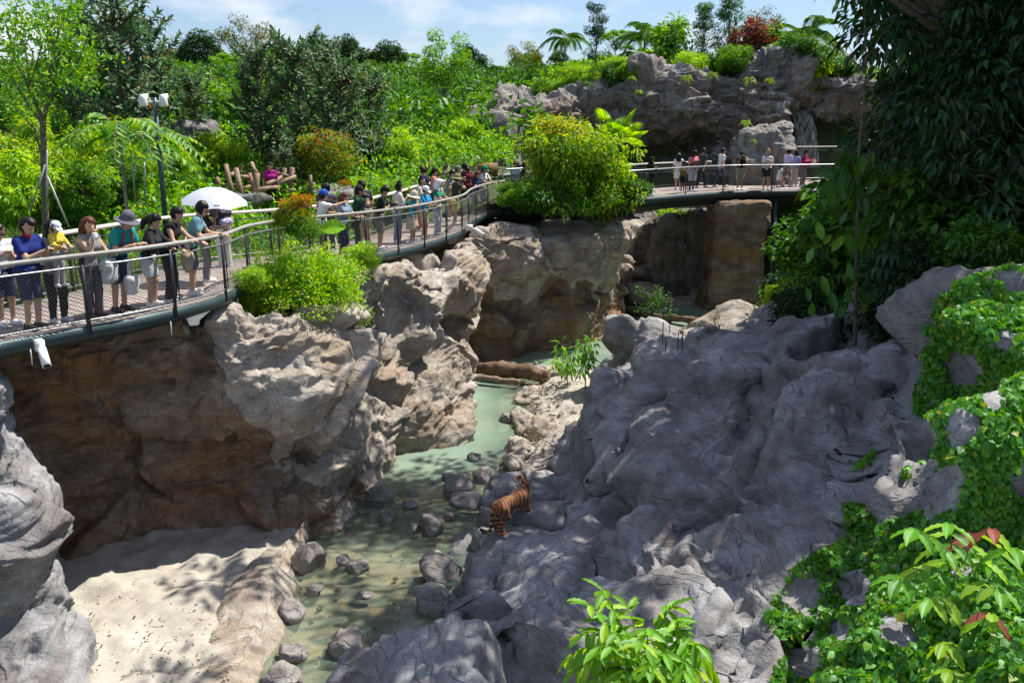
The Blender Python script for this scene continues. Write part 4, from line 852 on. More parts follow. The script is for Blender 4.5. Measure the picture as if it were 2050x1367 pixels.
def crown_tree(h, r, crown_lo, n_cl, per, L, W, seed, tmpl=T_D, droop=.2, clr=.5, tr=.09, shape='ball', lean=.1, flat=.75, vspread=.0, stems=1, hollow=.0, upn=.6):
    """returns (trunk MB, leaf parts)"""
    r_ = np.random.default_rng(seed); segs = []; parts = []
    ht = h * (.9 if shape != 'umbrella' else .78)
    stem_top = []
    for s_ in range(stems):
        a = r_.uniform(0, 6.28); off = np.array([math.cos(a), math.sin(a), 0]) * (.12 * h * (stems > 1)); le = r_.normal(size=2) * lean * h * .25
        pts = [off * .3 + np.array([0, 0, -.15])] + [off * (.3 + 1.2 * t) + np.array([le[0] * t * t, le[1] * t * t, ht * t]) + r_.normal(size=3) * .012 * h for t in (.2, .4, .6, .8, 1)]
        segs.append((pts, [tr * (1 - .8 * t) for t in (0, .2, .4, .6, .8, 1)])); stem_top.append(np.array(pts))
    for i in range(n_cl):
        a = r_.uniform(0, 6.28); u = r_.random()
        if shape == 'umbrella':
            rr = r * math.sqrt(r_.random()); z = h * (1 - .10 * r_.random() - .22 * (rr / r) ** 2)
        elif shape == 'cone':
            z = h * (crown_lo + (1 - crown_lo) * u); rr = r * (1.05 - u) * r_.uniform(.4, 1)
        elif shape == 'layer':
            z = h * (crown_lo + (1 - crown_lo) * (int(u * 6) / 6 + .06 * r_.random())); rr = r * (1 - .5 * u) * r_.uniform(.3, 1)
        else:
            d = r_.normal(size=3); d /= np.linalg.norm(d); q = r_.uniform(.45, 1) ; z = h * (crown_lo + 1) / 2 + d[2] * q * h * (1 - crown_lo) / 2; rr = r * math.hypot(d[0], d[1]) * q
        c = np.array([rr * math.cos(a), rr * math.sin(a), z]); st = stem_top[i % stems]
        t0 = np.clip((z / ht) * r_.uniform(.45, .8), .15, .97) * 5; k = int(min(t0, 4)); p0 = st[k] * (1 - (t0 - k)) + st[k + 1] * (t0 - k); c = c + p0 * np.array([1, 1, 0])
        mid_ = (p0 + c) / 2 + np.array([0, 0, -.06 * h * r_.random() if shape != 'umbrella' else -.05 * h]); rb = tr * .38
        segs.append(([p0, mid_, c], [rb, rb * .6, rb * .2]))
        parts.append(clump_leaves(c, clr * r_.uniform(.7, 1.25), per, L, W, tmpl, droop, upn, hollow, vspread * (z / h - .6), flat))
    return branch_tubes(segs), parts
PROTO = {}
def proto(key, trunk, parts, mat, tmat): PROTO[key] = (mesh_np('trunk', np.array(trunk.v), trunk.f, [tmat]), leaf_mesh('crown', parts, mat))
def plant(key, loc, label, cat='tree', name=None, scale=1.0, rz=0.0, group=None, mats=None):
    t = empty(name or 'tree', loc, rz); t.scale = (scale,) * 3 if np.isscalar(scale) else scale; tag(t, label, cat, group)
    a = link('trunk', PROTO[key][0], t); b = link('crown', PROTO[key][1], t)
    if cat != 'tree': a.name = 'stem'; b.name = 'foliage'
    return t
def gpos(px, y, dz=0.0, z=None):
    zz = z if z is not None else 6.0
    for _ in range(4):
        x = (px - CX) / FPX * (y * math.cos(PITCH) - (zz - CAM[2]) * math.sin(PITCH))
        if z is None: zz = float(ground_z([(x, y)])[0])
    return np.array([x, y, zz + dz])
# --- kinds
proto('round', *crown_tree(5, 1.9, .35, 46, 130, .26, .10, 1, T_D, .35, .55, .08), LM['bright'], M['bark'])
proto('lime', *crown_tree(4, 2.0, .2, 56, 130, .30, .085, 2, T_D, .7, .6, .07, stems=2), LM['lime'], M['bark'])
proto('mid', *crown_tree(5, 2.0, .25, 56, 120, .24, .10, 3, T_D, .4, .55, .08), LM['mid'], M['bark'])
proto('slim', *crown_tree(8, 1.2, .45, 34, 90, .22, .08, 4, T_D, .3, .45, .07, 'layer'), LM['mid'], M['bark_pale'])
proto('slim_bright', *crown_tree(8, 2.0, .45, 40, 110, .22, .09, 5, T_D, .1, .5, .075, 'ball'), LM['bright'], M['bark_pale'])
proto('airy', *crown_tree(7, 2.0, .62, 30, 70, .2, .08, 6, T_D, .2, .5, .07, 'ball'), LM['far_warm'], M['bark_pale'])
proto('conifer', *crown_tree(7, 1.2, .25, 36, 90, .2, .06, 7, T_D, .3, .4, .07, 'layer'), LM['dark'], M['bark'])
proto('red', *crown_tree(4, 1.2, .3, 30, 80, .24, .10, 8, T_D, .4, .4, .06), LM['red'], M['bark'])
proto('bigleaf', *crown_tree(5, 1.5, .35, 34, 36, .42, .2, 9, T_D, .5, .5, .06), LM['bright'], M['bark_pale'])
proto('umbrella', *crown_tree(10, 6.0, .7, 60, 120, .42, .22, 10, T_D, .0, 1.0, .22, 'umbrella', flat=.32, hollow=.3), LM['far'], M['bark'])
proto('umbrella_b', *crown_tree(9, 5.0, .7, 44, 120, .42, .22, 11, T_D, .0, 1.0, .2, 'umbrella', flat=.3, hollow=.3), LM['bright'], M['bark'])
proto('dome', *crown_tree(9, 4.0, .3, 70, 120, .40, .22, 12, T_D, .3, 1.0, .2, flat=.8, hollow=.4), LM['far'], M['bark'])
proto('dome_dark', *crown_tree(9, 3.6, .35, 60, 110, .40, .22, 13, T_D, .3, .95, .2, flat=.7, hollow=.4), LM['far_dark'], M['bark'])
proto('dome_warm', *crown_tree(9, 3.6, .3, 64, 110, .40, .22, 14, T_D, .3, .95, .2, flat=.7, hollow=.4), LM['far_warm'], M['bark'])
proto('bush', *crown_tree(1.6, 1.3, .02, 46, 110, .16, .075, 15, T_D, .1, .38, .03, stems=3), LM['bright'], M['stem'])
proto('bush_lime', *crown_tree(1.5, 1.3, .02, 46, 110, .14, .06, 16, T_D, .1, .36, .03, stems=3), LM['lime'], M['stem'])
proto('bush_mid', *crown_tree(1.7, 1.4, .02, 46, 100, .20, .085, 17, T_D, .3, .4, .03, stems=3), LM['mid'], M['stem'])
proto('bush_orange', *crown_tree(1.6, 1.0, .05, 40, 110, .15, .055, 18, T_D, -.3, .32, .03, stems=4, vspread=.75, shape='cone'), LM['orange'], M['stem'])
proto('shrub_orange', *crown_tree(3.4, 1.5, .38, 60, 110, .17, .06, 19, T_D, .0, .38, .05, stems=4, vspread=.25, lean=.3), LM['orange'], M['bark'])
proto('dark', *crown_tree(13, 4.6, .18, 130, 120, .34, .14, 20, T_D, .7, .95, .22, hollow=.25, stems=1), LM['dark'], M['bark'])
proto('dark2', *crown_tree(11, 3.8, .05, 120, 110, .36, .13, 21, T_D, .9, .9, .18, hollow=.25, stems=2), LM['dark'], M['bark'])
# rubber tree: whorls of big stiff oval leaves at branch ends
def rubber(seed, h, r, n_br):
    r_ = np.random.default_rng(seed); segs = []; parts = []; st = [np.array([0, 0, -.1]) + np.array([r_.normal() * .04, r_.normal() * .04, 1]) * np.array([h * t, h * t, h * t]) * np.array([.1, .1, 1]) for t in np.linspace(0, 1, 7)]
    segs.append((st, list(np.linspace(.1, .03, 7))))
    for i in range(n_br):
        u = r_.uniform(.15, 1); p0 = st[0] + (st[-1] - st[0]) * u; a = r_.uniform(0, 6.28); le = r * r_.uniform(.35, 1) * (1.15 - .6 * u)
        tip = p0 + np.array([math.cos(a) * le, math.sin(a) * le, le * r_.uniform(.3, 1.1)]); mid_ = (p0 + tip) / 2 + np.array([0, 0, -.1])
        segs.append(([p0, mid_, tip], [.03, .022, .012])); d0 = unit(tip - mid_)
        n = 15; k = np.arange(n); az = k * 2.4; f = k / n; sd = unit(np.cross(d0, [0, 0, 1.0])); bb = np.cross(sd, d0)
        ax = d0 * (.25 + .9 * f)[:, None] + (np.cos(az)[:, None] * sd + np.sin(az)[:, None] * bb) * (1 - .5 * f)[:, None] + np.array([0, 0, -.15])
        pos = tip - d0 * ((1 - f) * .5)[:, None]; parts.append(leaves(pos, ax, np.tile(d0, (n, 1)) + [0, 0, .4], .30 * r_.uniform(.8, 1.15, n), .125, T_O, r_.random(n)))
    return branch_tubes(segs), parts
proto('rubber', *rubber(30, 6.0, 1.8, 105), LM['rubber'], M['bark'])
proto('rubber2', *rubber(31, 5.0, 1.7, 85), LM['rubber'], M['bark'])
# palms and fronds
def frond(base, d, up, length, n, L, W, droop=.5, tmpl=T_D, taper=True, fold=.3, lift=.35):
    """feather frond; returns (rachis points, leaf part)"""
    d = unit(np.array(d, float)); t = np.linspace(0, 1, 9); P = np.array(base) + d * (t * length)[:, None] + np.array([0, 0, 1.0]) * (lift * length * t - (droop + lift) * length * t ** 2)[:, None]
    u = np.repeat(np.linspace(.16, .98, n), 2); pos = np.stack([np.interp(u, t, P[:, a]) for a in range(3)], 1)
    tg = unit(np.stack([np.interp(u, t, np.gradient(P[:, a])) for a in range(3)], 1)); sd = unit(np.cross(tg, [0, 0, 1.0])) * np.tile([1, -1], n)[:, None]; nr = unit(np.cross(tg, sd)); nr = nr * np.sign(nr[:, 2:3] + 1e-6)
    ax = unit(sd + tg * .55 - np.array([0, 0, fold])); k = (1 - .6 * np.abs(u - .45) * 1.4) if taper else 1
    return P, leaves(pos, ax, nr, L * k, W, tmpl)
def palm(seed, h, n, length, L, W, droop=.55, tr=.09, lift=.45, nl=26):
    r_ = np.random.default_rng(seed); segs = [([(0, 0, -.2), (.05, 0, h * .5), (0, .05, h)], [tr, tr * .8, tr * .7])]; parts = []
    for i in range(n):
        a = i * 2.4 + r_.uniform(-.2, .2); el = r_.uniform(-.1, 1.1); P, lf = frond((0, 0, h), (math.cos(a) * math.cos(el), math.sin(a) * math.cos(el), math.sin(el) * .8), None, length * r_.uniform(.8, 1.1), nl, L, W, droop, lift=lift * r_.uniform(.6, 1)); segs.append((list(P), list(np.linspace(.022, .005, 9)))); parts.append(lf)
    return branch_tubes(segs, 5), parts
proto('palm', *palm(40, 3.6, 13, 2.6, .75, .05), LM['mid'], M['bark_pale'])
proto('pinnate', *palm(41, 2.6, 16, 1.5, .42, .11, .5, .05, .5, 9), LM['bright'], M['bark_pale'])
proto('fern', *palm(42, .15, 14, .8, .16, .035, .6, .02, .7, 16), LM['lime'], M['stem'])
def blades(n, rad, h, W, seed, arch=.5):
    r_ = np.random.default_rng(seed); a = r_.uniform(0, 6.28, n); rr = rad * np.sqrt(r_.random(n)); pos = np.stack([rr * np.cos(a), rr * np.sin(a), np.zeros(n)], 1)
    b = r_.uniform(0, 6.28, n); lean = r_.uniform(.1, arch, n); d1 = np.stack([np.cos(b) * lean, np.sin(b) * lean, np.ones(n)], 1); d1 = unit(d1); L = h * r_.uniform(.5, 1.1, n)
    d2 = unit(d1 * .6 + np.stack([np.cos(b), np.sin(b), np.zeros(n)], 1) * (.3 + lean)[:, None]); sd = np.stack([-np.sin(b), np.cos(b), np.zeros(n)], 1) * W
    p1 = pos + d1 * (L * .55)[:, None]; p2 = p1 + d2 * (L * .5)[:, None] - np.array([0, 0, .08]) * L[:, None]
    V = np.stack([pos + sd, pos - sd, p1 + sd * .8, p1 - sd * .8, p2], 1).reshape(-1, 3); F = (np.array([(0, 1, 3), (0, 3, 2), (2, 3, 4)])[None] + (np.arange(n) * 5)[:, None, None]).reshape(-1, 3)
    return V, F, np.repeat(r_.random(n), 5)
def tuft(key, n, rad, h, W, seed, mat, arch=.5):
    st = MB(); st.tube([(0, 0, -.1), (0, 0, h * .2)], .02, 5); proto(key, st, [blades(n, rad, h, W, seed, arch)], mat, M['stem'])
tuft('grass', 500, .55, 1.1, .010, 50, LM['grass'], .7); tuft('strap', 130, .25, .9, .022, 51, LM['lime'], .9); tuft('drygrass', 110, .22, .40, .0025, 52, LM['dry'], .8)
def fan_palm(seed):
    r_ = np.random.default_rng(seed); parts = []; segs = []
    for i in range(16):
        a = i * 2.4; el = r_.uniform(.3, 1.2); d = np.array([math.cos(a) * math.cos(el), math.sin(a) * math.cos(el), math.sin(el)]); tip = d * r_.uniform(.8, 1.3); segs.append(([(0, 0, 0), tip * .5 + np.array([0, 0, .05]), tip], [.02, .015, .01]))
        n = 16; th = np.linspace(-1.5, 1.5, n); sd = unit(np.cross(d, [0, 0, 1.0])); ax = d * np.cos(th)[:, None] + sd * np.sin(th)[:, None] - np.array([0, 0, .25]); parts.append(leaves(np.tile(tip, (n, 1)), ax, np.tile(np.cross(sd, d), (n, 1)), .6, .07, T_D))
    return branch_tubes(segs, 5), parts
proto('fanpalm', *fan_palm(60), LM['lime'], M['stem'])

# --- far wooded hill
def far_tree(key, px, y, top, label, group='trees of the far wooded hill', rz=None, **kw):
    p = gpos(px, y); zt = Y(px, top, y)[2]; h0 = max(v.co.z for v in PROTO[key][1].vertices) if key not in HT else HT[key]; HT[key] = h0
    return plant(key, p, label, scale=max(.25, (zt - p[2]) / h0), rz=rng.uniform(0, 6.28) if rz is None else rz, group=group, **kw)
HT = {}
hill = []
rh = np.random.default_rng(5)
far_kinds = ['umbrella', 'umbrella_b', 'dome', 'dome_dark', 'dome_warm', 'umbrella', 'dome', 'umbrella_b']
far_lab = {'umbrella': 'flat-topped dark green rain tree on the far wooded hill', 'umbrella_b': 'flat-topped light green rain tree on the far wooded hill', 'dome': 'round-crowned green tree on the far wooded hill', 'dome_dark': 'round dark-crowned tree on the far wooded hill', 'dome_warm': 'yellowish round-crowned tree on the far wooded hill'}
skyline = lambda px: np.interp(px, [-100, 100, 250, 380, 480, 600, 700, 760, 830, 870, 960, 1050, 1200, 1400, 1650, 1800], [150, 130, 110, 95, 90, 85, 85, 95, 112, 125, 120, 118, 110, 125, 130, 130])
for row, (y, sp, drop) in enumerate([(125, 62, 0), (108, 66, 22), (92, 74, 46), (78, 84, 72), (66, 96, 100)]):
    for px in np.arange(-60 if y > 70 else 0, 1700 if y > 80 else 900, sp):
        px = px + rh.uniform(-.35, .35) * sp
        if row >= 3 and px > 960: continue
        k = far_kinds[rh.integers(len(far_kinds))]
        if px < 560 and rh.random() < .3: k = 'dome_warm'
        if 830 < px < 1100 and rh.random() < .6: k = 'umbrella'
        far_tree(k, px, y + rh.uniform(-5, 5), skyline(px) + drop + rh.uniform(-10, 16), far_lab[k], group='trees of the far wooded hill: ' + k.replace('_', ' '))
for px, top, k, lb in [(400, 55, 'dome_dark', 'dark round tree on the skyline right of the rubber tree'), (625, 62, 'dome_dark', 'dark skyline tree left of the white cloud gap'), (705, 66, 'dome_dark', 'dark flat-headed skyline tree above the rubber trees'), (775, 78, 'dome_dark', 'broad dark skyline tree at the centre left of the hill'), (945, 85, 'dome_dark', 'small dark skyline tree behind the bright slender tree'), (500, 25, 'airy', 'tall yellowish airy tree rising above the left skyline')]:
    far_tree(k, px, 118 if k != 'airy' else 70, top, lb, group=None)
# undergrowth sheet on the slopes
def scatter(name, npts, region, L, W, mat, hz, seed, tmpl=T_D, per=14):
    r_ = np.random.default_rng(seed); P = region(r_, npts); z = ground_z(P); c = np.c_[P, z + r_.random(len(P)) ** .7 * hz]
    n = len(c) * per; pos = np.repeat(c, per, 0) + r_.normal(size=(n, 3)) * np.array([.25, .25, .18]) * (L * 2.2); d = unit(r_.normal(size=(n, 3)) + [0, 0, .2]); nr = unit(r_.normal(size=(n, 3)) * .5 + [0, 0, 1])
    o = link(name, leaf_mesh(name, [leaves(pos, d, nr, L * r_.uniform(.6, 1.2, n), W * r_.uniform(.6, 1.2, n), tmpl, r_.random(n))], mat)); tag(o, kind='stuff'); return o
def reg(x0, x1, y0, y1, cond=None):
    def f(r_, n):
        P = np.stack([r_.uniform(x0, x1, n), r_.uniform(y0, y1, n)], 1); keep = ~inside(P, gorge)
        b = np.c_[BKD[:, 0], BKD[:, 1]]; ex = np.interp(P[:, 1], b[:, 1], b[:, 0]); keep &= (P[:, 1] > 37.5) | (P[:, 0] < ex - .25)
        if cond is not None: keep &= cond(P)
        return P[keep]
    return f
scatter('undergrowth', 5200, reg(-55, 2, 42, 100), .55, .26, LM['mid'], 2.2, 61, per=10)
scatter('undergrowth', 3600, reg(-26, 0, 24, 44), .26, .11, LM['bright'], 1.1, 62, per=12)
scatter('ground_cover', 3400, reg(-16, -3, 12, 27), .13, .10, LM['lime'], .30, 63, per=12)
def ctop(r_, n): 
    P = np.stack([r_.uniform(-1, 26, n), r_.uniform(54.6, 66, n)], 1); return P[ground_z(P) > 9.4]
scatter('undergrowth', 3800, ctop, .34, .15, LM['bright'], 1.2, 64, per=12)
# --- individual trees and shrubs behind the boardwalk
IT = [  # kind, px, depth, top, label
    ('rubber', 262, 31, -60, 'tall dark rubber tree with big glossy leaves, left of the lamp post'), ('rubber2', 205, 33, -20, 'dark rubber tree half hidden behind the slim roadside tree'), ('rubber', 320, 34, 5, 'dark rubber tree right above the lamp post'),
    ('rubber', 530, 35, 60, 'dark broad-leaved rubber tree left of the pair behind the climbing frame'), ('rubber2', 610, 34, 45, 'tallest rubber tree of the pair behind the orange shrub'), ('rubber2', 690, 35, 95, 'lower rubber tree right above the orange shrub'), ('rubber2', 745, 37, 125, 'rubber tree at the right end of the dark-leaved group'), ('rubber2', 575, 32, 285, 'small rubber sapling in front of the layered pale rock'), ('rubber2', 650, 37, 70, 'rubber tree at the back of the dark-leaved group'), ('rubber2', 400, 36, 130, 'rubber tree between the lamp post and the climbing frame'),
    ('slim_bright', 890, 52, 55, 'bright green slender tree standing alone in the middle distance'), ('airy', 1050, 62, 78, 'pale sparse tree at the left of the waterfall cliff plants'), ('pinnate', 268, 23.5, 225, 'young tree with feathery drooping leaves in front of the lamp post'), ('pinnate', 330, 27, 255, 'feathery-leaved small tree right behind the lamp post'), ('shrub_orange', 645, 33, 245, 'shrub tree with orange-red young leaves behind the boardwalk'), ('lime', 800, 37, 248, 'leafy green tree with drooping leaves behind the middle crowd'), ('lime', 880, 40, 262, 'light green drooping tree at the right of the leafy pair'), ('mid', 770, 42, 235, 'darker green tree filling in behind the leafy pair'),
    ('lime', 445, 34, 255, 'lime bush tree above the climbing frame logs'), ('round', 420, 42, 150, 'green leafy tree between the rubber trees'), ('round', 360, 46, 165, 'round green tree behind the lamp heads'), ('lime', 870, 50, 205, 'bright hanging-leaved tree in the middle distance'), ('round', 960, 52, 180, 'round green tree left of the grey rock face'), ('mid', 700, 46, 200, 'deep green tree behind the rubber tree group'), ('mid', 480, 46, 160, 'deep green tree behind the left rubber trees'), ('mid', 130, 40, 140, 'deep green tree at far left behind the bright bushes'), ('mid', 30, 36, 180, 'deep green tree at the left picture edge'),
    ('lime', 40, 27, 215, 'lime green bush tree at the left edge behind the grass'), ('lime', 150, 26, 245, 'lime bush tree behind the slim roadside tree trunk'), ('lime', 215, 29, 225, 'lime bush tree left of the feathery young tree'), ('round', 100, 31, 190, 'bright tree above the lime bushes at the left'), ('lime', 20, 24, 290, 'low lime bush at the left edge above the grass'), ('round', 180, 24.5, 310, 'leafy bright bush just behind the long grass'), ('mid', 235, 26, 300, 'dark green bush beside the feathery young tree'), ('round', 370, 31, 300, 'bright bush just right of the lamp post foot'), ('round', 290, 33, 235, 'bright bush behind the lamp post'),
    ('bush_orange', 690, 32, 355, 'yellow-orange low shrub behind the bareheaded man in grey'), ('bush_lime', 740, 33, 350, 'lime low shrub next to the yellow-orange one'), ('bush', 790, 32, 352, 'green low shrub behind the rear railing bend'), ('bush_mid', 860, 37, 335, 'deep green low shrub under the leafy pair'), ('bush', 950, 45, 222, 'green shrub beside the left end of the grey rock face'), ('bush_lime', 925, 44, 232, 'lime shrub at the top of the rock slope'), ('bush', 1000, 50, 195, 'green shrub on the left shoulder of the waterfall cliff')]
for k, px, y, top, lb in IT:
    if px > 940 and y > 49: pass
    far_tree(k, px, y, top, lb, group=None, **({'cat': 'shrub', 'name': 'shrub'} if 'bush' in k else {}))
# slim roadside tree in the left foreground with a forked trunk
r_ = np.random.default_rng(70)
tb = gpos(92, 21.5); t = empty('tree', tb); tag(t, 'slim forked tree with bright tufts at the left, staked beside the walkway', 'tree')
A = lambda px, py: Y(px, py, 21.5) - tb
segs = [([(0, 0, -.2), A(88, 330), A(86, 240)], [.09, .075, .065]), ([A(86, 240), A(60, 180), A(30, 120), A(10, 40)], [.05, .04, .03, .015]), ([A(86, 240), A(105, 180), A(112, 120), A(118, 30)], [.055, .045, .03, .015]), ([A(86, 250), A(60, 215), A(20, 150)], [.035, .03, .012]), ([A(104, 190), A(150, 140), A(170, 90)], [.03, .02, .01]), ([A(88, 330), A(70, 260), A(30, 215)], [.03, .02, .01])]
parts = []
for px, py, s_ in [(10, 30, .5), (40, 60, .5), (118, 25, .6), (150, 60, .6), (90, 70, .6), (60, 110, .6), (110, 110, .7), (160, 120, .6), (30, 130, .5), (140, 150, .5), (85, 150, .6), (60, 170, .5), (170, 100, .5), (130, 90, .7), (20, 80, .5), (105, 60, .5), (175, 130, .4), (20, 170, .5), (130, 30, .5), (75, 30, .4)]:
    c = Y(px, py, 21.5 + r_.uniform(-1.2, 1.2)) - tb; segs.append(([A(104, 190) if px > 85 else A(60, 180), (c + A(90, 150)) / 2, c], [.02, .014, .006]))
    for q in range(7):
        parts.append(clump_leaves(c + r_.normal(size=3) * s_ * .45, .22, 16, .17, .065, T_D, -.35, .4, .2))
branch_tubes(segs).build('trunk', M['bark'], t, True); link('crown', leaf_mesh('crown', parts, LM['bright']), t)
# stakes propping the young trees
M['stake'] = plain('stake', (.34, .36, .36), .5, .2, .1)
for i, (a, b, y, lb) in enumerate([((93, 425), (94, 300), 21.4, 'upright pale stake tied to the slim roadside tree'), ((138, 455), (94, 352), 21.0, 'slanting stake propping the slim roadside tree from the right'), ((60, 425), (90, 330), 21.3, 'slanting stake left of the slim roadside tree'), ((509, 270), (522, 235), 36, 'slanting stake under the left rubber tree'), ((663, 350), (662, 310), 33.2, 'pale stake beside the orange-leaved shrub tree'), ((271, 400), (262, 300), 23.6, 'thin stake at the feathery young tree'), ((291, 400), (289, 325), 23.4, 'pale stake right of the feathery young tree')]):
    mb = MB(); mb.tube([Y(*a, y), Y(*b, y)], .022, 7); tag(mb.build('tree_stake', M['stake'], smooth=True), lb, 'stake', 'stakes of young trees')
# long grass behind the rear railing
for i in range(46):
    px = rng.uniform(0, 400); y = rng.uniform(17.8, 22.5)
    p = gpos(px, y); lim = np.interp(p[1], BKD[:, 1], BKD[:, 0])
    if p[0] > lim - .5: p[0] = lim - .5 - rng.random()
    plant('grass', p, 'tuft of long arching grass behind the rear railing', 'grass', 'grass_tuft', rng.uniform(.6, 1.15), rng.uniform(0, 6), 'long grass tufts behind the rear railing')
# --- plants on top of the waterfall cliff
def on(key, px, py, y, label, scale, cat='shrub', name='shrub', group=None, rz=None): return plant(key, Y(px, py, y), label, cat, name, scale, rng.uniform(0, 6.28) if rz is None else rz, group)
CT = [('palm', 1130, 58, 62, 'feather palm at the left above the waterfall cliff'), ('palm', 1288, 45, 58, 'taller feather palm in the middle above the waterfall cliff'), ('palm', 1270, 90, 56, 'low feather palm beside the taller one'), ('conifer', 1193, 0, 57, 'tall narrow tree left of the palms on the cliff top'), ('bigleaf', 1345, 20, 56, 'broad-leaved sparse tree on the middle of the cliff top'), ('bigleaf', 1310, 80, 55, 'low broad-leaved tree left of the sparse one'), ('slim', 1405, 0, 56, 'slender layered tree on the cliff top'), ('slim', 1458, -30, 56, 'dark tall slender tree above the pillar rock'), ('red', 1490, 28, 55, 'reddish-brown leaved tree on the cliff top'), ('round', 1545, 40, 55, 'green tree right of the reddish one'), ('palm', 1600, 35, 55, 'palm at the right end of the cliff top'), ('airy', 1520, 10, 58, 'pale sparse tree behind the reddish one'), ('lime', 1150, 125, 54.5, 'lime bush tree at the left shoulder of the waterfall cliff'), ('round', 1090, 150, 54, 'leafy green tree left of the waterfall cliff top'), ('mid', 1230, 110, 55, 'deep green tree below the palms'), ('mid', 1400, 95, 55.5, 'deep green shrub tree on the cliff top centre'), ('round', 1470, 85, 55, 'bright shrub tree under the tall slender tree'), ('lime', 1560, 85, 54.5, 'lime shrub tree at the right of the cliff top'), ('round', 1640, 75, 55, 'leafy tree next to the dark forest edge'), ('umbrella_b', 1230, 65, 75, 'flat-crowned tree behind the palms'), ('umbrella', 1320, 80, 80, 'flat-crowned dark tree behind the broad-leaved tree')]
for k, px, top, y, lb in CT:
    p = gpos(px, y); zt = Y(px, top, y)[2]
    if k not in HT: HT[k] = max(v.co.z for v in PROTO[k][1].vertices)
    plant(k, p, lb, 'tree', 'tree', max(.3, (zt - p[2]) / HT[k]), rng.uniform(0, 6.28))
for i in range(34):
    px = rng.uniform(1120, 1680); y = rng.uniform(52.3, 54.2); p = gpos(px, y); p[2] = np.interp(px, [1120, 1200, 1300, 1400, 1500, 1550, 1600, 1700], [9.6, 10.5, 11.0, 11.0, 11.5, 12.0, 11.2, 10.8]) - .1
    kk = ['bush', 'bush_lime', 'fern', 'strap', 'bush_mid', 'fern'][i % 6]; plant(kk, p, {'bush': 'bright green bush growing on the rim of the waterfall cliff', 'bush_lime': 'lime green bush growing on the rim of the waterfall cliff', 'fern': 'arching fern growing on the rim of the waterfall cliff', 'strap': 'strap-leaved plant growing on the rim of the waterfall cliff', 'bush_mid': 'deep green bush growing on the rim of the waterfall cliff'}[kk], 'plant', 'rim_plant', rng.uniform(.5, .95), rng.uniform(0, 6), 'plants along the waterfall cliff rim: ' + kk.replace('_', ' '))
for px, py, y, s_, k, lb in [(1375, 160, 50.8, .55, 'fern', 'fern on the upper face of the waterfall cliff, centre'), (1500, 165, 50.2, .6, 'fern', 'fern on the bright buttress right of the cave'), (1425, 155, 50.6, .6, 'fern', 'fern between the cave and the bright buttress top'), (1278, 187, 50.8, .4, 'fern', 'small fern on the left cliff face'), (1265, 160, 51, .4, 'fern', 'small fern near the rim at the left'), (1493, 250, 46.0, .5, 'fern', 'tuft of lime ferns on top of the rock pillar'), (1545, 232, 46.3, .5, 'drygrass', 'dry grass tuft on the peak of the rock pillar'), (1508, 285, 45.25, .3, 'fern', 'small green plant growing from the pillar face'), (1562, 278, 45.9, .35, 'fern', 'fern at the right side of the rock pillar'), (1540, 165, 50.0, .5, 'fern', 'lime fern hanging on the buttress right of the cave')]:
    on(k, px, py, y, lb, s_, 'plant', 'plant')
# --- plants in the gorge
on('fanpalm', 1232, 300, 37.5, 'fan-leaved palm shrub behind the yellow-leaved tree', 1.0)
p = Y(1160, 430, 34.4)
def twotone(): pass
for k, px, py, y, sc, lb in [('lime', 1160, 425, 34.6, .88, 'yellow-green leafy tree on the far cliff in front of the bridge'), ('lime', 1212, 425, 35.0, .6, 'lime bush tree on the right half of the far cliff plants')]:
    plant(k, Y(px, py, y), lb, 'tree', 'tree', sc, 1.0)
parts = [clump_leaves(Y(px, py, 34.4 + rng.uniform(-.7, .7)) * 1.0, .3, 60, .22, .07, T_D, .5, .6) for px, py in [(rng.uniform(1075, 1170), rng.uniform(245, 320)) for _ in range(30)]]
st = MB(); st.tube([Y(1125, 430, 34.5), Y(1128, 350, 34.5), Y(1130, 270, 34.5)], [.07, .05, .02], 7); 
for _ in range(8): st.tube([Y(1128, 350, 34.5), Y(rng.uniform(1080, 1165), rng.uniform(255, 320), 34.4)], [.03, .008], 5)
t = empty('tree', Y(1125, 430, 34.5)); tag(t, 'yellow-leaved tree top at the left of the plants on the far cliff', 'tree'); at_world(st.build('trunk', M['bark'], smooth=True), t); at_world(link('crown', leaf_mesh('crown', parts, LM['yellow'])), t)
parts = [clump_leaves(Y(rng.uniform(1068, 1278), rng.uniform(268, 425), 34.2 + rng.uniform(-1.2, 1.0)), .34, 36, .26, .075, T_D, .6, .6) for _ in range(46)]
at_world(link('crown', leaf_mesh('crown', parts, LM['lime'])), t)
for i, (k, px, py, y, sc, lb) in enumerate([('bush', 1060, 425, 33.8, .75, 'green shrub at the left foot of the yellow-leaved tree'), ('bush_mid', 1110, 430, 33.2, .7, 'dark green shrub below the yellow-leaved tree'), ('fern', 1120, 425, 32.6, .8, 'fern at the rim of the far cliff'), ('bush', 1170, 425, 33.6, .8, 'leafy shrub under the right part of the yellow-leaved tree'), ('bush_mid', 1235, 420, 35.2, .8, 'shrub at the bridge end of the far cliff plants'), ('strap', 1180, 430, 33.4, .5, 'strap-leaved plant hanging over the far cliff rim'), ('bush', 1030, 415, 33.4, .55, 'small green shrub beside the boardwalk end post'),
        ('strap', 1350, 445, 44.4, 1.25, 'strap-leaved green plant on the blocks below the far bridge'), ('strap', 1375, 445, 44.2, 1.1, 'right-hand strap-leaved plant on the blocks below the far bridge'), ('strap', 1330, 440, 44.6, 1.0, 'left-hand strap-leaved plant on the blocks below the far bridge'), ('bush_lime', 1590, 430, 44, .8, 'lime bush right of the steel bridge post')]):
    on(k, px, py, y, lb, sc, 'shrub', 'shrub')
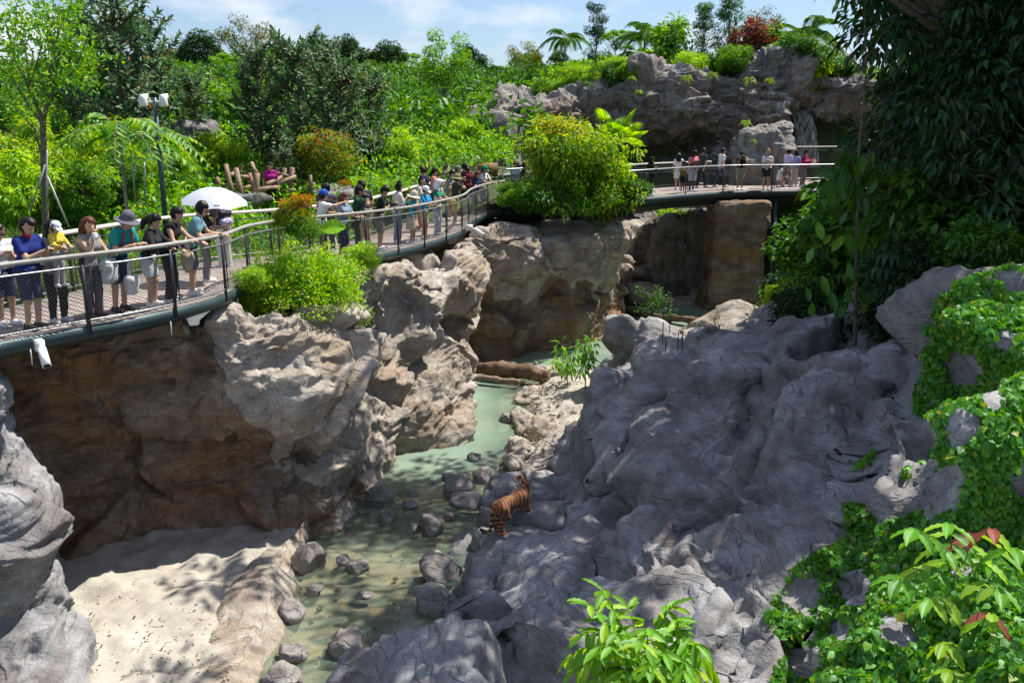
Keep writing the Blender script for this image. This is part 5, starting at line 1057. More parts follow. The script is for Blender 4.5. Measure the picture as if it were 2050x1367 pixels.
# bush on the near cliff with white flowers, orange shrub and one huge leaf
t = empty('flowering_bush', (-4.9, 18.9, 4.6)); tag(t, 'large bright green flowering bush on top of the near cliff, before the railing', 'bush')
parts = []; fl = []; c0 = np.array([-4.6, 18.85, 5.05])
for i in range(280):
    d = rdir(1)[0]; d[2] = abs(d[2]) * 1.0 - (.25 if i < 140 else .62); q = rng.uniform(.5, 1); c = c0 + d * np.array([1.5, 1.1, 1.08]) * q * (1.0 + .12 * math.sin(7 * d[0] + 4 * d[1])) + np.array([.25, 0, 0]) * d[2]
    parts.append(clump_leaves(c, .24, 90, .085, .04, T_D, -.2, .5)); 
    if q > .7: fl.append(clump_leaves(c + d * .12, .2, 4, .045, .04, T_D, -.4, .3))
st = MB()
for i in range(14): a = i * .45; st.tube([(-4.85 + .1 * math.cos(a), 19 + .1 * math.sin(a), 4.5), (-4.8 + .9 * math.cos(a), 18.9 + .8 * math.sin(a), 5.3)], [.02, .006], 5)
at_world(st.build('stem', M['stem'], smooth=True), t); at_world(link('foliage', leaf_mesh('foliage', parts, LM['lime'])), t); o = at_world(link('flowers', leaf_mesh('flowers', fl, LM['white'])), t); o['kind'] = 'stuff'
on('bush_lime', 725, 540, 21.2, 'bright bush at the right foot of the flowering bush on the near cliff', .42, 'bush', 'bush')
on('bush_lime', 505, 580, 17.7, 'bright bush spilling at the left of the flowering bush', .3, 'bush', 'bush')
on('bush_orange', 605, 470, 18.6, 'shrub with orange-red shoots growing out of the flowering bush', .46, 'shrub', 'shrub')
on('bush_orange', 578, 465, 18.9, 'smaller orange-tipped shrub at the left of the flowering bush top', .38, 'shrub', 'shrub')
# one huge round leaf
n = 14; V = []; F = []
for i in range(n + 1):
    u = i / n; w = .20 * math.sin(math.pi * min(1, u * .93 + .04)) ** .7
    for j in range(-4, 5): V.append((u * .52 - .0, w * j / 4, .05 * abs(j / 4) - .16 * u * u + .012 * math.sin(i * 2.2) * abs(j) / 4))
for i in range(n):
    for j in range(8): F.append((i * 9 + j, i * 9 + j + 1, i * 9 + j + 10, i * 9 + j + 9))
t = empty('large_leaf_plant', Y(650, 470, 20.0)); tag(t, 'single huge glossy leaf rising beside the flowering bush', 'plant')
o = link('leaf', mesh_np('leaf', V, F, [LM['lime']], True, {'v': np.full(len(V), .4)}), t); o.rotation_euler = (.9, -.25, -.25); o.location = (-.05, 0, .12)
st = MB(); st.tube([(-.05, 0, -.5), (-.05, 0, .12)], .015, 6); st.build('stem', M['stem'], t)
# saplings on the banks
def sapling(name, base, top, n, L, W, mat, label, spread=.35, seed=0, per=14):
    r_ = np.random.default_rng(seed); base = np.array(base); top = np.array(top); t = empty(name, base); tag(t, label, 'sapling'); segs = [([base * 0, (top - base) * .5 + r_.normal(size=3) * .03, top - base], [.025, .018, .008])]; parts = []
    for i in range(n):
        u = r_.uniform(.45, 1); c = (top - base) * u + r_.normal(size=3) * spread * np.array([1, 1, .4]); segs.append(([(top - base) * (u - .15), c], [.01, .004])); parts.append(clump_leaves(c, .16, per, L, W, T_D, .8, .5))
    branch_tubes(segs, 5).build('stem', M['bark_pale'], t, True); link('foliage', leaf_mesh('foliage', parts, mat), t)
sapling('sapling', Z(1172, 790, .25), Z(1172, 790, .25) + np.array([-.05, .1, 1.75]), 16, .26, .06, LM['bright'], 'young sapling with drooping green leaves on the gravel bank', .28, 1)
sapling('sapling', Z(1135, 775, .25), Z(1135, 775, .25) + np.array([.0, .1, 1.0]), 12, .26, .06, LM['bright'], 'shorter leafy sapling left of the taller one on the gravel bank', .25, 2)
sapling('sapling', Y(1325, 660, 27.3), Y(1310, 580, 27.3), 26, .10, .04, LM['mid'], 'small-leaved slender sapling at the back of the outcrop before the far pool', .22, 3, 22)
for i, (px, py, h) in enumerate([(1326, 690, .55), (1340, 668, .5), (1357, 700, .4), (1365, 700, .42), (1332, 707, .38)]):
    p = outcrop_at(px, py); mb = MB(); mb.tube([p - UP * .1, p + UP * h], .012, 6); tag(mb.build('metal_rod', M['post'], smooth=True), 'thin black metal rod standing up from the top of the outcrop', 'rod', 'metal rods on the outcrop')
for px, py, s_, lb in [(1420, 665, .9, 'largest dry brown grass tuft on the crest of the outcrop'), (1440, 655, .8, 'dry grass tuft at the right of the crest tufts'), (1400, 680, .6, 'small dry grass tuft nearest the metal rods'), (1430, 640, .8, 'dry grass tuft at the back of the outcrop crest')]:
    plant('drygrass', outcrop_at(px, py), lb, 'grass', 'grass_tuft', s_, px, 'dry grass tufts on the outcrop')
# ------------------------------------------------------------------ dark forest on the right
proto('bush_dark', *crown_tree(1.7, 1.4, .02, 46, 90, .22, .085, 22, T_D, .4, .4, .03, stems=3), LM['dark'], M['stem'])
proto('bigdark', *crown_tree(5, 1.8, .15, 60, 34, .42, .2, 23, T_D, .5, .6, .06, hollow=.3), LM['mid'], M['bark'])
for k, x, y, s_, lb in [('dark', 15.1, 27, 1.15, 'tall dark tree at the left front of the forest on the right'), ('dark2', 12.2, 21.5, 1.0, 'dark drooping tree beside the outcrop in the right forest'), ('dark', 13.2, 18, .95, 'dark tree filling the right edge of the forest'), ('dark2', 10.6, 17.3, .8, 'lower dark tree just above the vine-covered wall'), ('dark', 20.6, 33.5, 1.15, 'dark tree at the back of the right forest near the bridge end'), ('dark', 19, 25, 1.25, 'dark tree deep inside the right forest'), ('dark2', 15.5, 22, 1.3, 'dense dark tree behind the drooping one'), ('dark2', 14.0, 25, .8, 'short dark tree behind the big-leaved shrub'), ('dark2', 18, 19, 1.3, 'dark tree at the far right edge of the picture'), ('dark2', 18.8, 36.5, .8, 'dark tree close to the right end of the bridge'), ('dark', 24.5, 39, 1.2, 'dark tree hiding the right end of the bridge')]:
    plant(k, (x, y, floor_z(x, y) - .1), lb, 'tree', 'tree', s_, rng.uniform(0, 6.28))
for i, (k, px, y, py, s_, lb) in enumerate([('bush_dark', 1640, 25, 700, .95, 'dark shrub just behind the ridge of the outcrop'), ('bush_dark', 1700, 23.5, 720, .95, 'dark shrub behind the highest part of the ridge'), ('bush_dark', 1770, 21.5, 735, .9, 'dark shrub right behind the outcrop, near the vines'), ('bush_dark', 1600, 28, 650, .8, 'dark low shrub beside the angular rock'), ('bush_mid', 1680, 27, 650, 1.0, 'green shrub in the gap below the dark trees'), ('bush_mid', 1800, 25, 640, 1.1, 'green shrub deeper under the dark trees'), ('bush_dark', 1830, 20, 700, .9, 'dark shrub beside the vine-covered wall'), ('bigdark', 1650, 31, 640, .75, 'leafy shrub tree in front of the bridge post'), ('bigdark', 1700, 29.5, 640, 1.0, 'glossy broad-leaved shrub tree before the forest'), ('bigdark', 1660, 35, 600, .8, 'broad-leaved shrub tree close to the bridge deck'), ('bigdark', 1618, 31.5, 610, .72, 'glossy broad-leaved shrub overlapping the steel bridge post'), ('bush_lime', 1580, 30, 630, .8, 'sunlit lime shrub at the foot of the broad-leaved shrubs'), ('bigdark', 1740, 25.5, 660, 1.1, 'broad-leaved tree behind the twiggy sapling'), ('bigdark', 1830, 19.5, 660, .8, 'glossy-leaved shrub standing above the vines'), ('bush_dark', 1900, 18.5, 640, 1.0, 'dark shrub on top of the vine-covered wall'), ('bush_dark', 1850, 17.6, 600, .7, 'dark shrub on the crest of the vine-covered wall, left end'), ('bush_mid', 1960, 16.8, 560, .7, 'green shrub on the crest of the vine-covered wall, right end'), ('bush_mid', 1740, 26, 620, 1.2, 'green undergrowth shrub in the forest shade'), ('bush_dark', 1560, 33, 610, .7, 'dark shrub at the pier side of the broad-leaved shrubs')]):
    p = Y(px, py, y); plant(k, p, lb, 'shrub', 'shrub', s_, rng.uniform(0, 6.28))
proto('dark_high', *crown_tree(14, 3.4, .58, 90, 110, .36, .14, 24, T_D, .6, .9, .2, hollow=.2), LM['dark'], M['bark'])
plant('dark_high', (11.9, 26.2, 2.4), 'tall dark tree leaning into the sky at the left of the forest', 'tree', 'tree', 1.0, .4)
plant('dark_high', (14.6, 23.0, 2.8), 'tall dark tree crown filling the upper right of the picture', 'tree', 'tree', 1.05, 2.4)
# tall spreading tree whose canopy shades the outcrop
t = empty('tree', (9.8, 20.6, 3.0)); tag(t, 'tall spreading tree of the right forest whose canopy shades the outcrop', 'tree'); parts = []; segs = [([(0, 0, -.3), (.1, 0, 5), (-.2, .1, 10)], [.32, .26, .18])]
r_ = np.random.default_rng(77)
for i in range(230):
    x = r_.uniform(1.0, 13.5); y = r_.uniform(14.5, 26.5); dens = np.interp(x, [1, 3.2, 5.2, 8, 14], [.06, .18, .70, .95, 1])
    if y < np.interp(x, [1, 5, 9, 13.5], [14.5, 14.5, 16.8, 18.5]) or r_.random() > dens: continue
    c = np.array([x - 9.8, y - 20.6, 10.6 + r_.uniform(0, 3.0)]); b0 = np.array([-.1, 0, 7 + 2.5 * r_.random()])
    segs.append(([b0, (b0 + c) / 2 + np.array([0, 0, .3]), c], [.09, .05, .015])); parts.append(clump_leaves(c, .85, 90, .34, .15, T_D, .4, .6, .3, 0, .5))
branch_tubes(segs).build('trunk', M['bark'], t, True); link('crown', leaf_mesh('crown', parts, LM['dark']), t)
# twiggy sapling with large hanging leaves
def big_leaf_mesh(name, L, W, n=7, curl=.18, pleat=.012, mat=None, v=.4):
    V = []; F = []
    for i in range(n + 1):
        u = i / n; w = W * .5 * math.sin(math.pi * (u * .95 + .025)) ** .75
        for j in (-2, -1, 0, 1, 2): V.append((u * L, w * j / 2, abs(j) / 2 * W * .22 - curl * L * u * u + (pleat * (1 if i % 2 else -1) * (1 if j else 0))))
    for i in range(n):
        for j in range(4): F.append((i * 5 + j, i * 5 + j + 1, i * 5 + j + 6, i * 5 + j + 5))
    return mesh_np(name, V, F, [mat], True, {'v': np.full(len(V), v)})
def leaf_obj(me, parent, pos, ax, nr, s_=1.0, name='leaf'):
    ax = unit(np.array(ax, float)); sd = unit(np.cross(nr, ax)); nn = np.cross(ax, sd); m = Matrix(((ax[0] * s_, sd[0] * s_, nn[0] * s_, pos[0]), (ax[1] * s_, sd[1] * s_, nn[1] * s_, pos[1]), (ax[2] * s_, sd[2] * s_, nn[2] * s_, pos[2]), (0, 0, 0, 1)))
    o = link(name, me, parent); o.matrix_local = m; return o
base = Y(1712, 640, 19.3); t = empty('sapling', base); tag(t, 'tall twiggy sapling with large hanging oval leaves before the dark forest', 'sapling'); A = lambda px, py, dy=0: Y(px, py, 19.3 + dy) - base
segs = [([A(1712, 700), A(1715, 480), A(1720, 300), A(1735, 130), A(1730, 20)], [.05, .04, .03, .018, .008])]
for i in range(26):
    u = r_.uniform(60, 330); a = A(1720, u + 60); segs.append(([a, a + np.array([r_.normal() * .35, r_.normal() * .2, .45]), a + np.array([r_.normal() * .75, r_.normal() * .3, 1.1])], [.012, .008, .003]))
branch_tubes(segs, 5).build('stem', M['bark'], t, True)
bl = [big_leaf_mesh('leaf', .42, .19, 7, .1, .0, LM['mid'], v) for v in (.2, .5, .85)] + [big_leaf_mesh('leaf', .40, .17, 7, .1, 0, LM['yellow'], .1)]
for i in range(95):
    px = r_.normal(1715, 38); py = r_.uniform(290, 610); p = A(px, py, r_.normal() * .35); leaf_obj(bl[[0, 1, 1, 0, 2, 0, 0, 3][i % 8]], t, p, (r_.normal() * .4, r_.normal() * .4, -1), (r_.normal() * .6, -1, .3), r_.uniform(.7, 1.15))
# dark blue-green drooping plant
base = Y(1815, 610, 17.5); t = empty('shrub', base); tag(t, 'blue-green plant with drooping leaf fans before the dark trees', 'shrub'); parts = []; segs = []
for px, py in [(1780, 500), (1815, 510), (1840, 505), (1800, 540), (1850, 530), (1770, 525), (1825, 550), (1790, 560)]:
    c = Y(px, py, 17.5 + r_.normal() * .2) - base; segs.append(([(0, 0, 0), c], [.02, .008])); n = 12; az = np.linspace(0, 6.28, n); ax = np.stack([np.cos(az) * .8, np.sin(az) * .8, np.full(n, -.7)], 1); parts.append(leaves(np.tile(c, (n, 1)), ax, np.tile([0, 0, 1.0], (n, 1)), .42, .13, T_O, r_.random(n)))
branch_tubes(segs, 5).build('stem', M['stem'], t); link('foliage', leaf_mesh('foliage', parts, LM['dark']), t)

# ------------------------------------------------------------------ climbing vines over the right rocks
def vine(label, poly, n, L, holes, seed, noise_cut):
    r_ = np.random.default_rng(seed); poly = np.array(poly, float); lo, hi = poly.min(0), poly.max(0); pts = []
    C = np.stack([r_.uniform(lo[0], hi[0], n * 3), r_.uniform(lo[1], hi[1], n * 3)], 1); C = C[inside(C, poly)]
    m_ = fbm(np.c_[C / 90.0, np.zeros(len(C))], 3, seed) > noise_cut; C = C[m_]
    for hx, hy, hr in holes: C = C[np.hypot(C[:, 0] - hx, C[:, 1] - hy) > hr * r_.uniform(.7, 1.2, len(C))]
    C = C[:n]
    P = [OUT_BVH.ray_cast(Vector(CAM), Vector(ray(px, py)).normalized())[0] for px, py in C]; P = np.array([q for q in P if q is not None]); n = len(P)
    tocam = unit(CAM - P); P = P + tocam * r_.uniform(.02, .13, n)[:, None] + np.array([0, 0, .02])
    ax = unit(np.stack([r_.normal(size=n) * .6, r_.normal(size=n) * .4 - .2, -np.abs(r_.normal(size=n)) * .8 - .15], 1)); nr = unit(tocam * .6 + r_.normal(size=(n, 3)) * .45 + [0, 0, .7])
    t = empty('climbing_vine', P[0]); tag(t, label, 'vine'); Ls = L * r_.uniform(.6, 1.25, n); order = np.argsort(-Ls / np.linalg.norm(P - CAM, axis=1)); near = order[:300]; rest = order[300:]
    T = (np.array([(0, 0, 0), (.02, .40, .06), (.02, -.40, .06), (.4, .50, .10), (.4, 0, 0), (.4, -.50, .10), (1, 0, -.14)]), np.array([(0, 1, 3), (0, 3, 4), (0, 4, 5), (0, 5, 2), (3, 6, 4), (4, 6, 5)]))
    o = link('foliage', leaf_mesh('foliage', [leaves(P[rest], ax[rest], nr[rest], Ls[rest], Ls[rest] * .85, T, r_.random(len(rest)))], LM['vine'])); at_world(o, t); o['kind'] = 'stuff'
    ms = [mesh_np('leaf', T[0] * np.array([1, .85, 1]), T[1], [LM['vine']], False, {'v': np.full(7, v)}) for v in (.1, .35, .6, .85, .97)]
    for q, i in enumerate(near): leaf_obj(ms[int(r_.random() ** 1.2 * 4.2)], t, P[i] - P[0], ax[i], nr[i], Ls[i])
    mb = MB()
    for q in range(40):
        i = r_.integers(n); j = np.argsort(np.linalg.norm(P - P[i], axis=1))[[0, 6, 14, 25]]; mb.tube(list(P[j] - tocam[j] * .04), .006, 4, cap=False)
    at_world(mb.build('stem', M['stem']), t)
vine('dark green vine draped over the rock wall at the right edge', [(1840, 640), (1900, 570), (2060, 500), (2330, 480), (2330, 1090), (2060, 1060), (1850, 1010), (1740, 1070), (1700, 940), (1770, 880), (1830, 780), (1840, 690)], 13000, .088, [(1930, 740, 42), (1925, 850, 44), (1900, 960, 40), (2010, 680, 26), (1990, 800, 26)], 5, -.42)
vine('sunlit green vine carpeting the rocks at the lower right corner', [(1600, 1120), (1720, 1060), (1850, 1020), (2060, 1000), (2330, 1060), (2330, 1480), (1600, 1480), (1540, 1370), (1570, 1300), (1530, 1230)], 19000, .085, [(1605, 1190, 44), (1710, 1175, 40), (1610, 1320, 44), (1540, 1290, 34), (1680, 1260, 26)], 8, -.72)
vine('small vine trail hanging on the outcrop left of the main vines', [(1690, 1000), (1730, 1010), (1725, 1075), (1695, 1070)], 160, .09, [], 9, -.9)

# ------------------------------------------------------------------ leafy plants in the foreground, every leaflet its own piece
def compound(name, base, fronds, L, W, mats, label, seed, pairs=6, stem_pts=None, mat_stem='stem', curl=.22):
    r_ = np.random.default_rng(seed); base = np.array(base, float); t = empty(name, base); tag(t, label, 'plant')
    lm = [big_leaf_mesh('leaflet', L, W, 8, curl, .006, m_, v) for m_, v in mats]
    if stem_pts is not None:
        mb = MB(); k = [np.array(q) - base for q in stem_pts]; mb.tube(k, list(np.linspace(.022, .01, len(k))), 7); mb.build('stem', M[mat_stem], t, True)
    for fi, (a, b, sag, kinds) in enumerate(fronds):
        a = np.array(a) - base; b = np.array(b) - base; u = np.linspace(0, 1, 9); P = a + (b - a) * u[:, None] + np.array([0, 0, sag]) * (4 * u * (1 - u))[:, None]
        mb = MB(); mb.tube(list(P), list(np.linspace(.009, .003, 9)), 5); f = mb.build('frond', M['stem'], t, True)
        tg = np.gradient(P, axis=0)
        for q in range(pairs):
            w = .22 + .74 * q / (pairs - 1); p = np.array([np.interp(w, u, P[:, c]) for c in range(3)]); d = unit(np.array([np.interp(w, u, tg[:, c]) for c in range(3)])); sd = unit(np.cross(d, [0, 0, 1.0]))
            for s_ in (-1, 1): leaf_obj(lm[kinds[r_.integers(len(kinds))]], f, p, sd * s_ * .8 + d * .55 + np.array([0, 0, -.25 - .5 * r_.random()]) + r_.normal(size=3) * .15, np.array([0, 0, 1]) + r_.normal(size=3) * .2 - d * .1, (1 - .35 * abs(w - .55)) * r_.uniform(.85, 1.1), 'leaflet')
        leaf_obj(lm[kinds[0]], f, P[-1], tg[-1] + np.array([0, 0, -.3]) * np.linalg.norm(tg[-1]), (0, 0, 1), .9, 'leaflet')
FY = 8.2
Q = lambda px, py, y=FY: Y(px, py, y)
b0 = Q(1290, 1440)
fr_l = []
for (x0, y0, x1, y1, sag, dy) in [(1270, 1340, 1205, 1182, .10, 0), (1285, 1340, 1255, 1215, .12, .2), (1300, 1330, 1345, 1215, .12, 0), (1300, 1320, 1365, 1265, .16, -.2), (1310, 1340, 1430, 1345, .25, .1), (1270, 1340, 1140, 1315, .2, 0), (1280, 1350, 1170, 1270, .2, -.3), (1300, 1350, 1400, 1300, .2, -.3), (1290, 1350, 1300, 1260, .12, -.5), (1280, 1380, 1190, 1360, .2, -.4), (1310, 1380, 1400, 1390, .2, -.3), (1290, 1370, 1330, 1310, .15, -.6), (1270, 1360, 1235, 1270, .15, -.4), (1300, 1400, 1240, 1350, .15, -.7), (1310, 1400, 1370, 1345, .15, -.7)]:
    fr_l.append((Q(x0, y0), Q(x1, y1, FY + dy), sag, [0, 1, 1, 2])); fr_l.append((Q(x0 + 12, y0 + 14), Q(x1 + 30 * math.sin(x1), y1 + 26, FY + dy - .25), sag * .9, [0, 1, 0, 2]))
compound('leafy_plant', b0, fr_l, .26, .085, [(LM['bright'], .6), (LM['lime'], .35), (LM['lime'], .7)], 'bright green plant with feathery compound leaves at the bottom centre', 3, 6, [b0, Q(1285, 1380), Q(1290, 1330)])
FY = 6.4
b0 = Q(1955, 1420)
fr_l = []
for (x0, y0, x1, y1, sag, dy, kd) in [(1910, 1160, 1830, 1060, .12, -.2, [0, 0, 1]), (1905, 1140, 1900, 1050, .06, .1, [0, 1]), (1910, 1140, 1985, 1060, .08, .1, [2, 1, 1]), (1920, 1180, 2030, 1100, .12, 0, [0, 1]), (1920, 1200, 2000, 1180, .12, -.2, [0, 1]), (1905, 1170, 1800, 1160, .14, 0, [0, 0, 1]), (1930, 1240, 1860, 1200, .1, -.2, [0, 1, 1]), (1940, 1300, 1985, 1230, .1, 0, [1, 2]), (1945, 1330, 1890, 1290, .08, 0, [1, 1]), (1950, 1350, 2030, 1320, .1, 0, [1, 1, 0]), (1950, 1360, 1900, 1345, .08, -.1, [1, 1])]:
    fr_l.append((Q(x0, y0), Q(x1, y1, FY + dy), sag, kd))
compound('leafy_plant', b0, fr_l, .26, .10, [(LM['bright'], .5), (LM['lime'], .6), (LM['red'], .75)], 'sapling with big pleated yellow-green leaves at the lower right corner', 4, 4, [b0, Q(1940, 1290), Q(1920, 1200), Q(1905, 1130)], 'bark', .3)
# fallen leaves on the outcrop
me = [big_leaf_mesh('fallen_leaf', .13, .035, 4, .1, 0, LM[k], v) for k, v in (('dry', .9), ('yellow', .9), ('dry', .6))]
for i, (px, py, lb) in enumerate([(1075, 1066, 'dry leaf on the slab just right of the tiger'), (1130, 1095, 'pale dry leaf on the slab below the tiger'), (1170, 1160, 'dry leaf at the crease of the slab'), (1312, 1012, 'yellow fallen leaf in the middle of the outcrop'), (1325, 985, 'pale dry leaf above the yellow one'), (1375, 1007, 'small dry leaf right of the yellow one'), (1595, 785, 'greenish dry leaf high on the outcrop'), (1240, 960, 'white dry leaf on the left of the outcrop'), (1590, 1053, 'orange fallen leaf low on the outcrop face'), (1250, 1083, 'dry leaf near the foot of the outcrop'), (1095, 1155, 'pale dry leaf in the middle of the slab')]):
    p = outcrop_at(px, py); o = leaf_obj(me[i % 3], None, p + UP * .03, (math.cos(i * 2), math.sin(i * 2), .05), (0, 0, 1), 1.0, 'fallen_leaf'); tag(o, lb, 'leaf', 'fallen leaves on the outcrop')
# pebbles in the shallows and litter on the banks
r_ = np.random.default_rng(91); V = []; F = []
ico = np.array([(0, 0, 1), (.9, 0, .3), (.28, .85, .3), (-.72, .53, .3), (-.72, -.53, .3), (.28, -.85, .3), (.72, .53, -.4), (-.28, .85, -.4), (-.9, 0, -.4), (-.28, -.85, -.4), (.72, -.53, -.4), (0, 0, -.7)])
icf = [(0, 1, 2), (0, 2, 3), (0, 3, 4), (0, 4, 5), (0, 5, 1), (1, 6, 2), (2, 7, 3), (3, 8, 4), (4, 9, 5), (5, 10, 1), (6, 7, 2), (7, 8, 3), (8, 9, 4), (9, 10, 5), (10, 6, 1), (6, 11, 7), (7, 11, 8), (8, 11, 9), (9, 11, 10), (10, 11, 6)]
for i in range(460):
    if i < 180: p = Z(r_.uniform(560, 960), r_.uniform(980, 1367), -.1); p[2] = -.14 + r_.random() * .08; sz = r_.uniform(.02, .09)
    elif i < 420: p = Z(r_.uniform(1050, 1170), r_.uniform(760, 950), .3); p[2] = .27; sz = r_.uniform(.02, .08)
    else: p = Z(r_.uniform(180, 470), r_.uniform(1120, 1367), .27); p[2] = .25; sz = r_.uniform(.006, .02)
    q = len(V); S_ = np.array([1, r_.uniform(.6, 1), r_.uniform(.4, .7)]) * sz; a = r_.uniform(0, 6.28); P = ico * S_ * r_.uniform(.8, 1.2, (12, 1)); V += [(x * math.cos(a) - y * math.sin(a) + p[0], x * math.sin(a) + y * math.cos(a) + p[1], z + p[2]) for x, y, z in P]; F += [tuple(q + k for k in f) for f in icf]
o = link('pebbles', mesh_np('pebbles', V, F, [M['boulder']], True)); tag(o, kind='stuff')
n = 1500; P = np.zeros((n, 3))
for i in range(n):
    P[i] = Z(r_.uniform(1055, 1175), r_.uniform(755, 940), .32) if i < 1300 else Z(r_.uniform(150, 470), r_.uniform(1130, 1367), .3)
o = link('leaf_litter', leaf_mesh('leaf_litter', [leaves(P + r_.normal(size=(n, 3)) * [.05, .05, .02], unit(r_.normal(size=(n, 3)) * [1, 1, .15]), unit(r_.normal(size=(n, 3)) * .3 + [0, 0, 1]), .07 * r_.uniform(.5, 1.4, n), .03, T_D, r_.random(n))], LM['dry'])); tag(o, kind='stuff')
# waterfall in the dark alcove
m, nt, out = new_mat('falling_water'); d = N(nt, 'ShaderNodeBsdfDiffuse'); d.inputs[0].default_value = (.75, .8, .85, 1); tr = N(nt, 'ShaderNodeBsdfTransparent'); mx = N(nt, 'ShaderNodeMixShader'); tc = N(nt, 'ShaderNodeTexCoord').outputs['Object']
nt.links.new(ramp(nt, noise_tex(nt, tc, 3.0, 5, .7, (3, 3, .6)), [(.45, 0.0), (.7, .75)]), mx.inputs[0]); nt.links.new(tr.outputs[0], mx.inputs[1]); nt.links.new(d.outputs[0], mx.inputs[2]); nt.links.new(mx.outputs[0], out.inputs[0])
t = empty('waterfall', Y(1600, 330, 53.0)); tag(t, 'thin waterfall dropping through the dark alcove at the right of the grey cliff', 'waterfall')
for k in range(14):
    px = 1585 + k * 2.6; mb = MB(); top_ = Y(px - 3, 214, 53.6 + .05 * k); mb.tube([top_, Y(px + 2, 222, 53.2), Y(px + 8 + k * .4, 260, 53.0 - .02 * k), Y(px + 10 + k * .8, 335, 52.9)], [.05, .06, .05 + .02 * r_.random(), .08], 6, cap=False); at_world(mb.build('water_strand', m, smooth=True), t)
# ------------------------------------------------------------------ people
def sd_caps(P, prims, k=.04, infl=0.0):
    d = None
    for (a, b, r0, r1) in prims:
        a = np.asarray(a, float); b = np.asarray(b, float); ab = b - a; L2 = ab.dot(ab)
        t = np.clip(((P - a) @ ab) / L2, 0, 1) if L2 > 1e-9 else np.zeros(P.shape[:-1])
        q = np.sqrt((((P - a) - t[..., None] * ab) ** 2).sum(-1)) - (r0 + (r1 - r0) * t) - infl
        if d is None: d = q
        else:
            h = np.clip(.5 + .5 * (d - q) / k, 0, 1); d = d * (1 - h) + q * h - k * h * (1 - h)
    return d
def sdf_mesh(name, prims, res, mat, parent, k=.04, infl=0.0, cut=None, smooth=True, attrs=None, wob=0.0):
    A = np.array([np.minimum(np.array(p[0]), np.array(p[1])) - max(p[2], p[3]) - infl for p in prims]).min(0) - 2.2 * res
    B = np.array([np.maximum(np.array(p[0]), np.array(p[1])) + max(p[2], p[3]) + infl for p in prims]).max(0) + 2.2 * res
    n = np.ceil((B - A) / res).astype(int) + 1
    G = np.stack(np.meshgrid(*[A[i] + np.arange(n[i]) * res for i in range(3)], indexing='ij'), -1).astype(np.float64)
    f = sd_caps(G, prims, k, infl)
    if cut is not None: f = np.maximum(f, cut(G))
    f[0] = f[-1] = 1; f[:, 0] = f[:, -1] = 1; f[:, :, 0] = f[:, :, -1] = 1
    if not (f < 0).any(): return None
    V, F = surface_nets(f, A, res)
    if wob: V = V + vnormals(V, F) * (wob * (fbm(V * np.array([11, 11, 5]) + len(V), 2, 3) - .2 + .8 * (.5 - np.abs(vnoise(V * np.array([16, 16, 7]) + 4, 5)))))[:, None]
    return link(name, mesh_np(name, V, F, [mat], smooth, attrs(V) if attrs else None), parent)
CM = {}
def cloth(col, name='cloth', rough=.85):
    key = (tuple(round(c, 3) for c in col), name)
    if key not in CM: CM[key] = plain('%s_%d' % (name, len(CM)), col, rough, 0, .10, 14, .2, bump=.25, bscale=22)
    return CM[key]
SKIN = {'light': (.52, .32, .22), 'tan': (.40, .23, .145), 'brown': (.22, .12, .07), 'dark': (.07, .035, .02)}
W_, K_, NV, GY_, DG = (.74, .74, .76), (.018, .018, .02), (.018, .028, .075), (.30, .30, .31), (.07, .07, .075)
def hand_proto():
    pr = [((0, 0, 0), (.075, 0, -.005), .020, .022), ((.05, .022, 0), (.055, -.022, 0), .018, .018)]
    for i, (yy, l1) in enumerate([(-.030, .062), (-.010, .075), (.010, .080), (.029, .070)]):
        a = np.array([.082, yy, -.002]); b = a + np.array([l1 * .55, yy * .15, -.010]); c = b + np.array([l1 * .38, 0, -.026]); pr += [(a - np.array([.02, 0, 0]), b, .0105, .0095), (b, c, .0095, .0075)]
    pr += [((.025, .026, -.004), (.055, .056, -.018), .014, .011), ((.055, .056, -.018), (.088, .060, -.034), .011, .008)]
    return pr
HAND = {}
def rotx(p, c, a):
    p = np.asarray(p, float) - c; ca, sa = math.cos(a), math.sin(a); return np.array([p[0], p[1] * ca + p[2] * sa, -p[1] * sa + p[2] * ca]) + c
def ik(S, H, l1, l2, pole):
    d = H - S; L = np.linalg.norm(d); m_ = l1 + l2 - .01
    if L > m_: H = S + d / L * m_; d = H - S; L = m_
    a = (l1 * l1 - l2 * l2 + L * L) / (2 * L); hh = math.sqrt(max(l1 * l1 - a * a, 0)); u = d / L; p = pole - u * pole.dot(u); p /= np.linalg.norm(p) + 1e-9
    return S + u * a + p * hh, H
ARMS = {  # hand targets (x outwards, y forwards, z) for a 1.7 m person, left then right
    'down': ((.24, .06, .80), (.24, .06, .80)), 'rail': ((.12, .46, 1.13), (.12, .46, 1.13)), 'phone': ((.05, .40, 1.24), (.05, .40, 1.24)), 'cam': ((.09, .24, 1.50), (.09, .24, 1.50)), 'chest': ((.06, .28, 1.25), (.06, .28, 1.25)),
    'rail1': ((.14, .42, 1.14), (.04, .22, 1.40)), 'over': ((.10, .55, 1.08), (.20, .45, 1.12)), 'reach': ((.15, .45, 1.13), (.05, .60, 1.42)), 'umbrella': ((.14, .40, 1.14), (.06, .24, 1.36)), 'bag': ((.22, .10, .82), (.14, .42, 1.13)), 'chin': ((.06, .22, 1.42), (.12, .44, 1.13)), 'walk': ((.22, .20, .86), (.22, -.14, .84))}
HAIRC = cloth((.012, .010, .010), 'hair', .45); HAIRB = cloth((.10, .035, .018), 'hair', .5); HAIRY = cloth((.38, .24, .10), 'hair', .5)
EYE = None
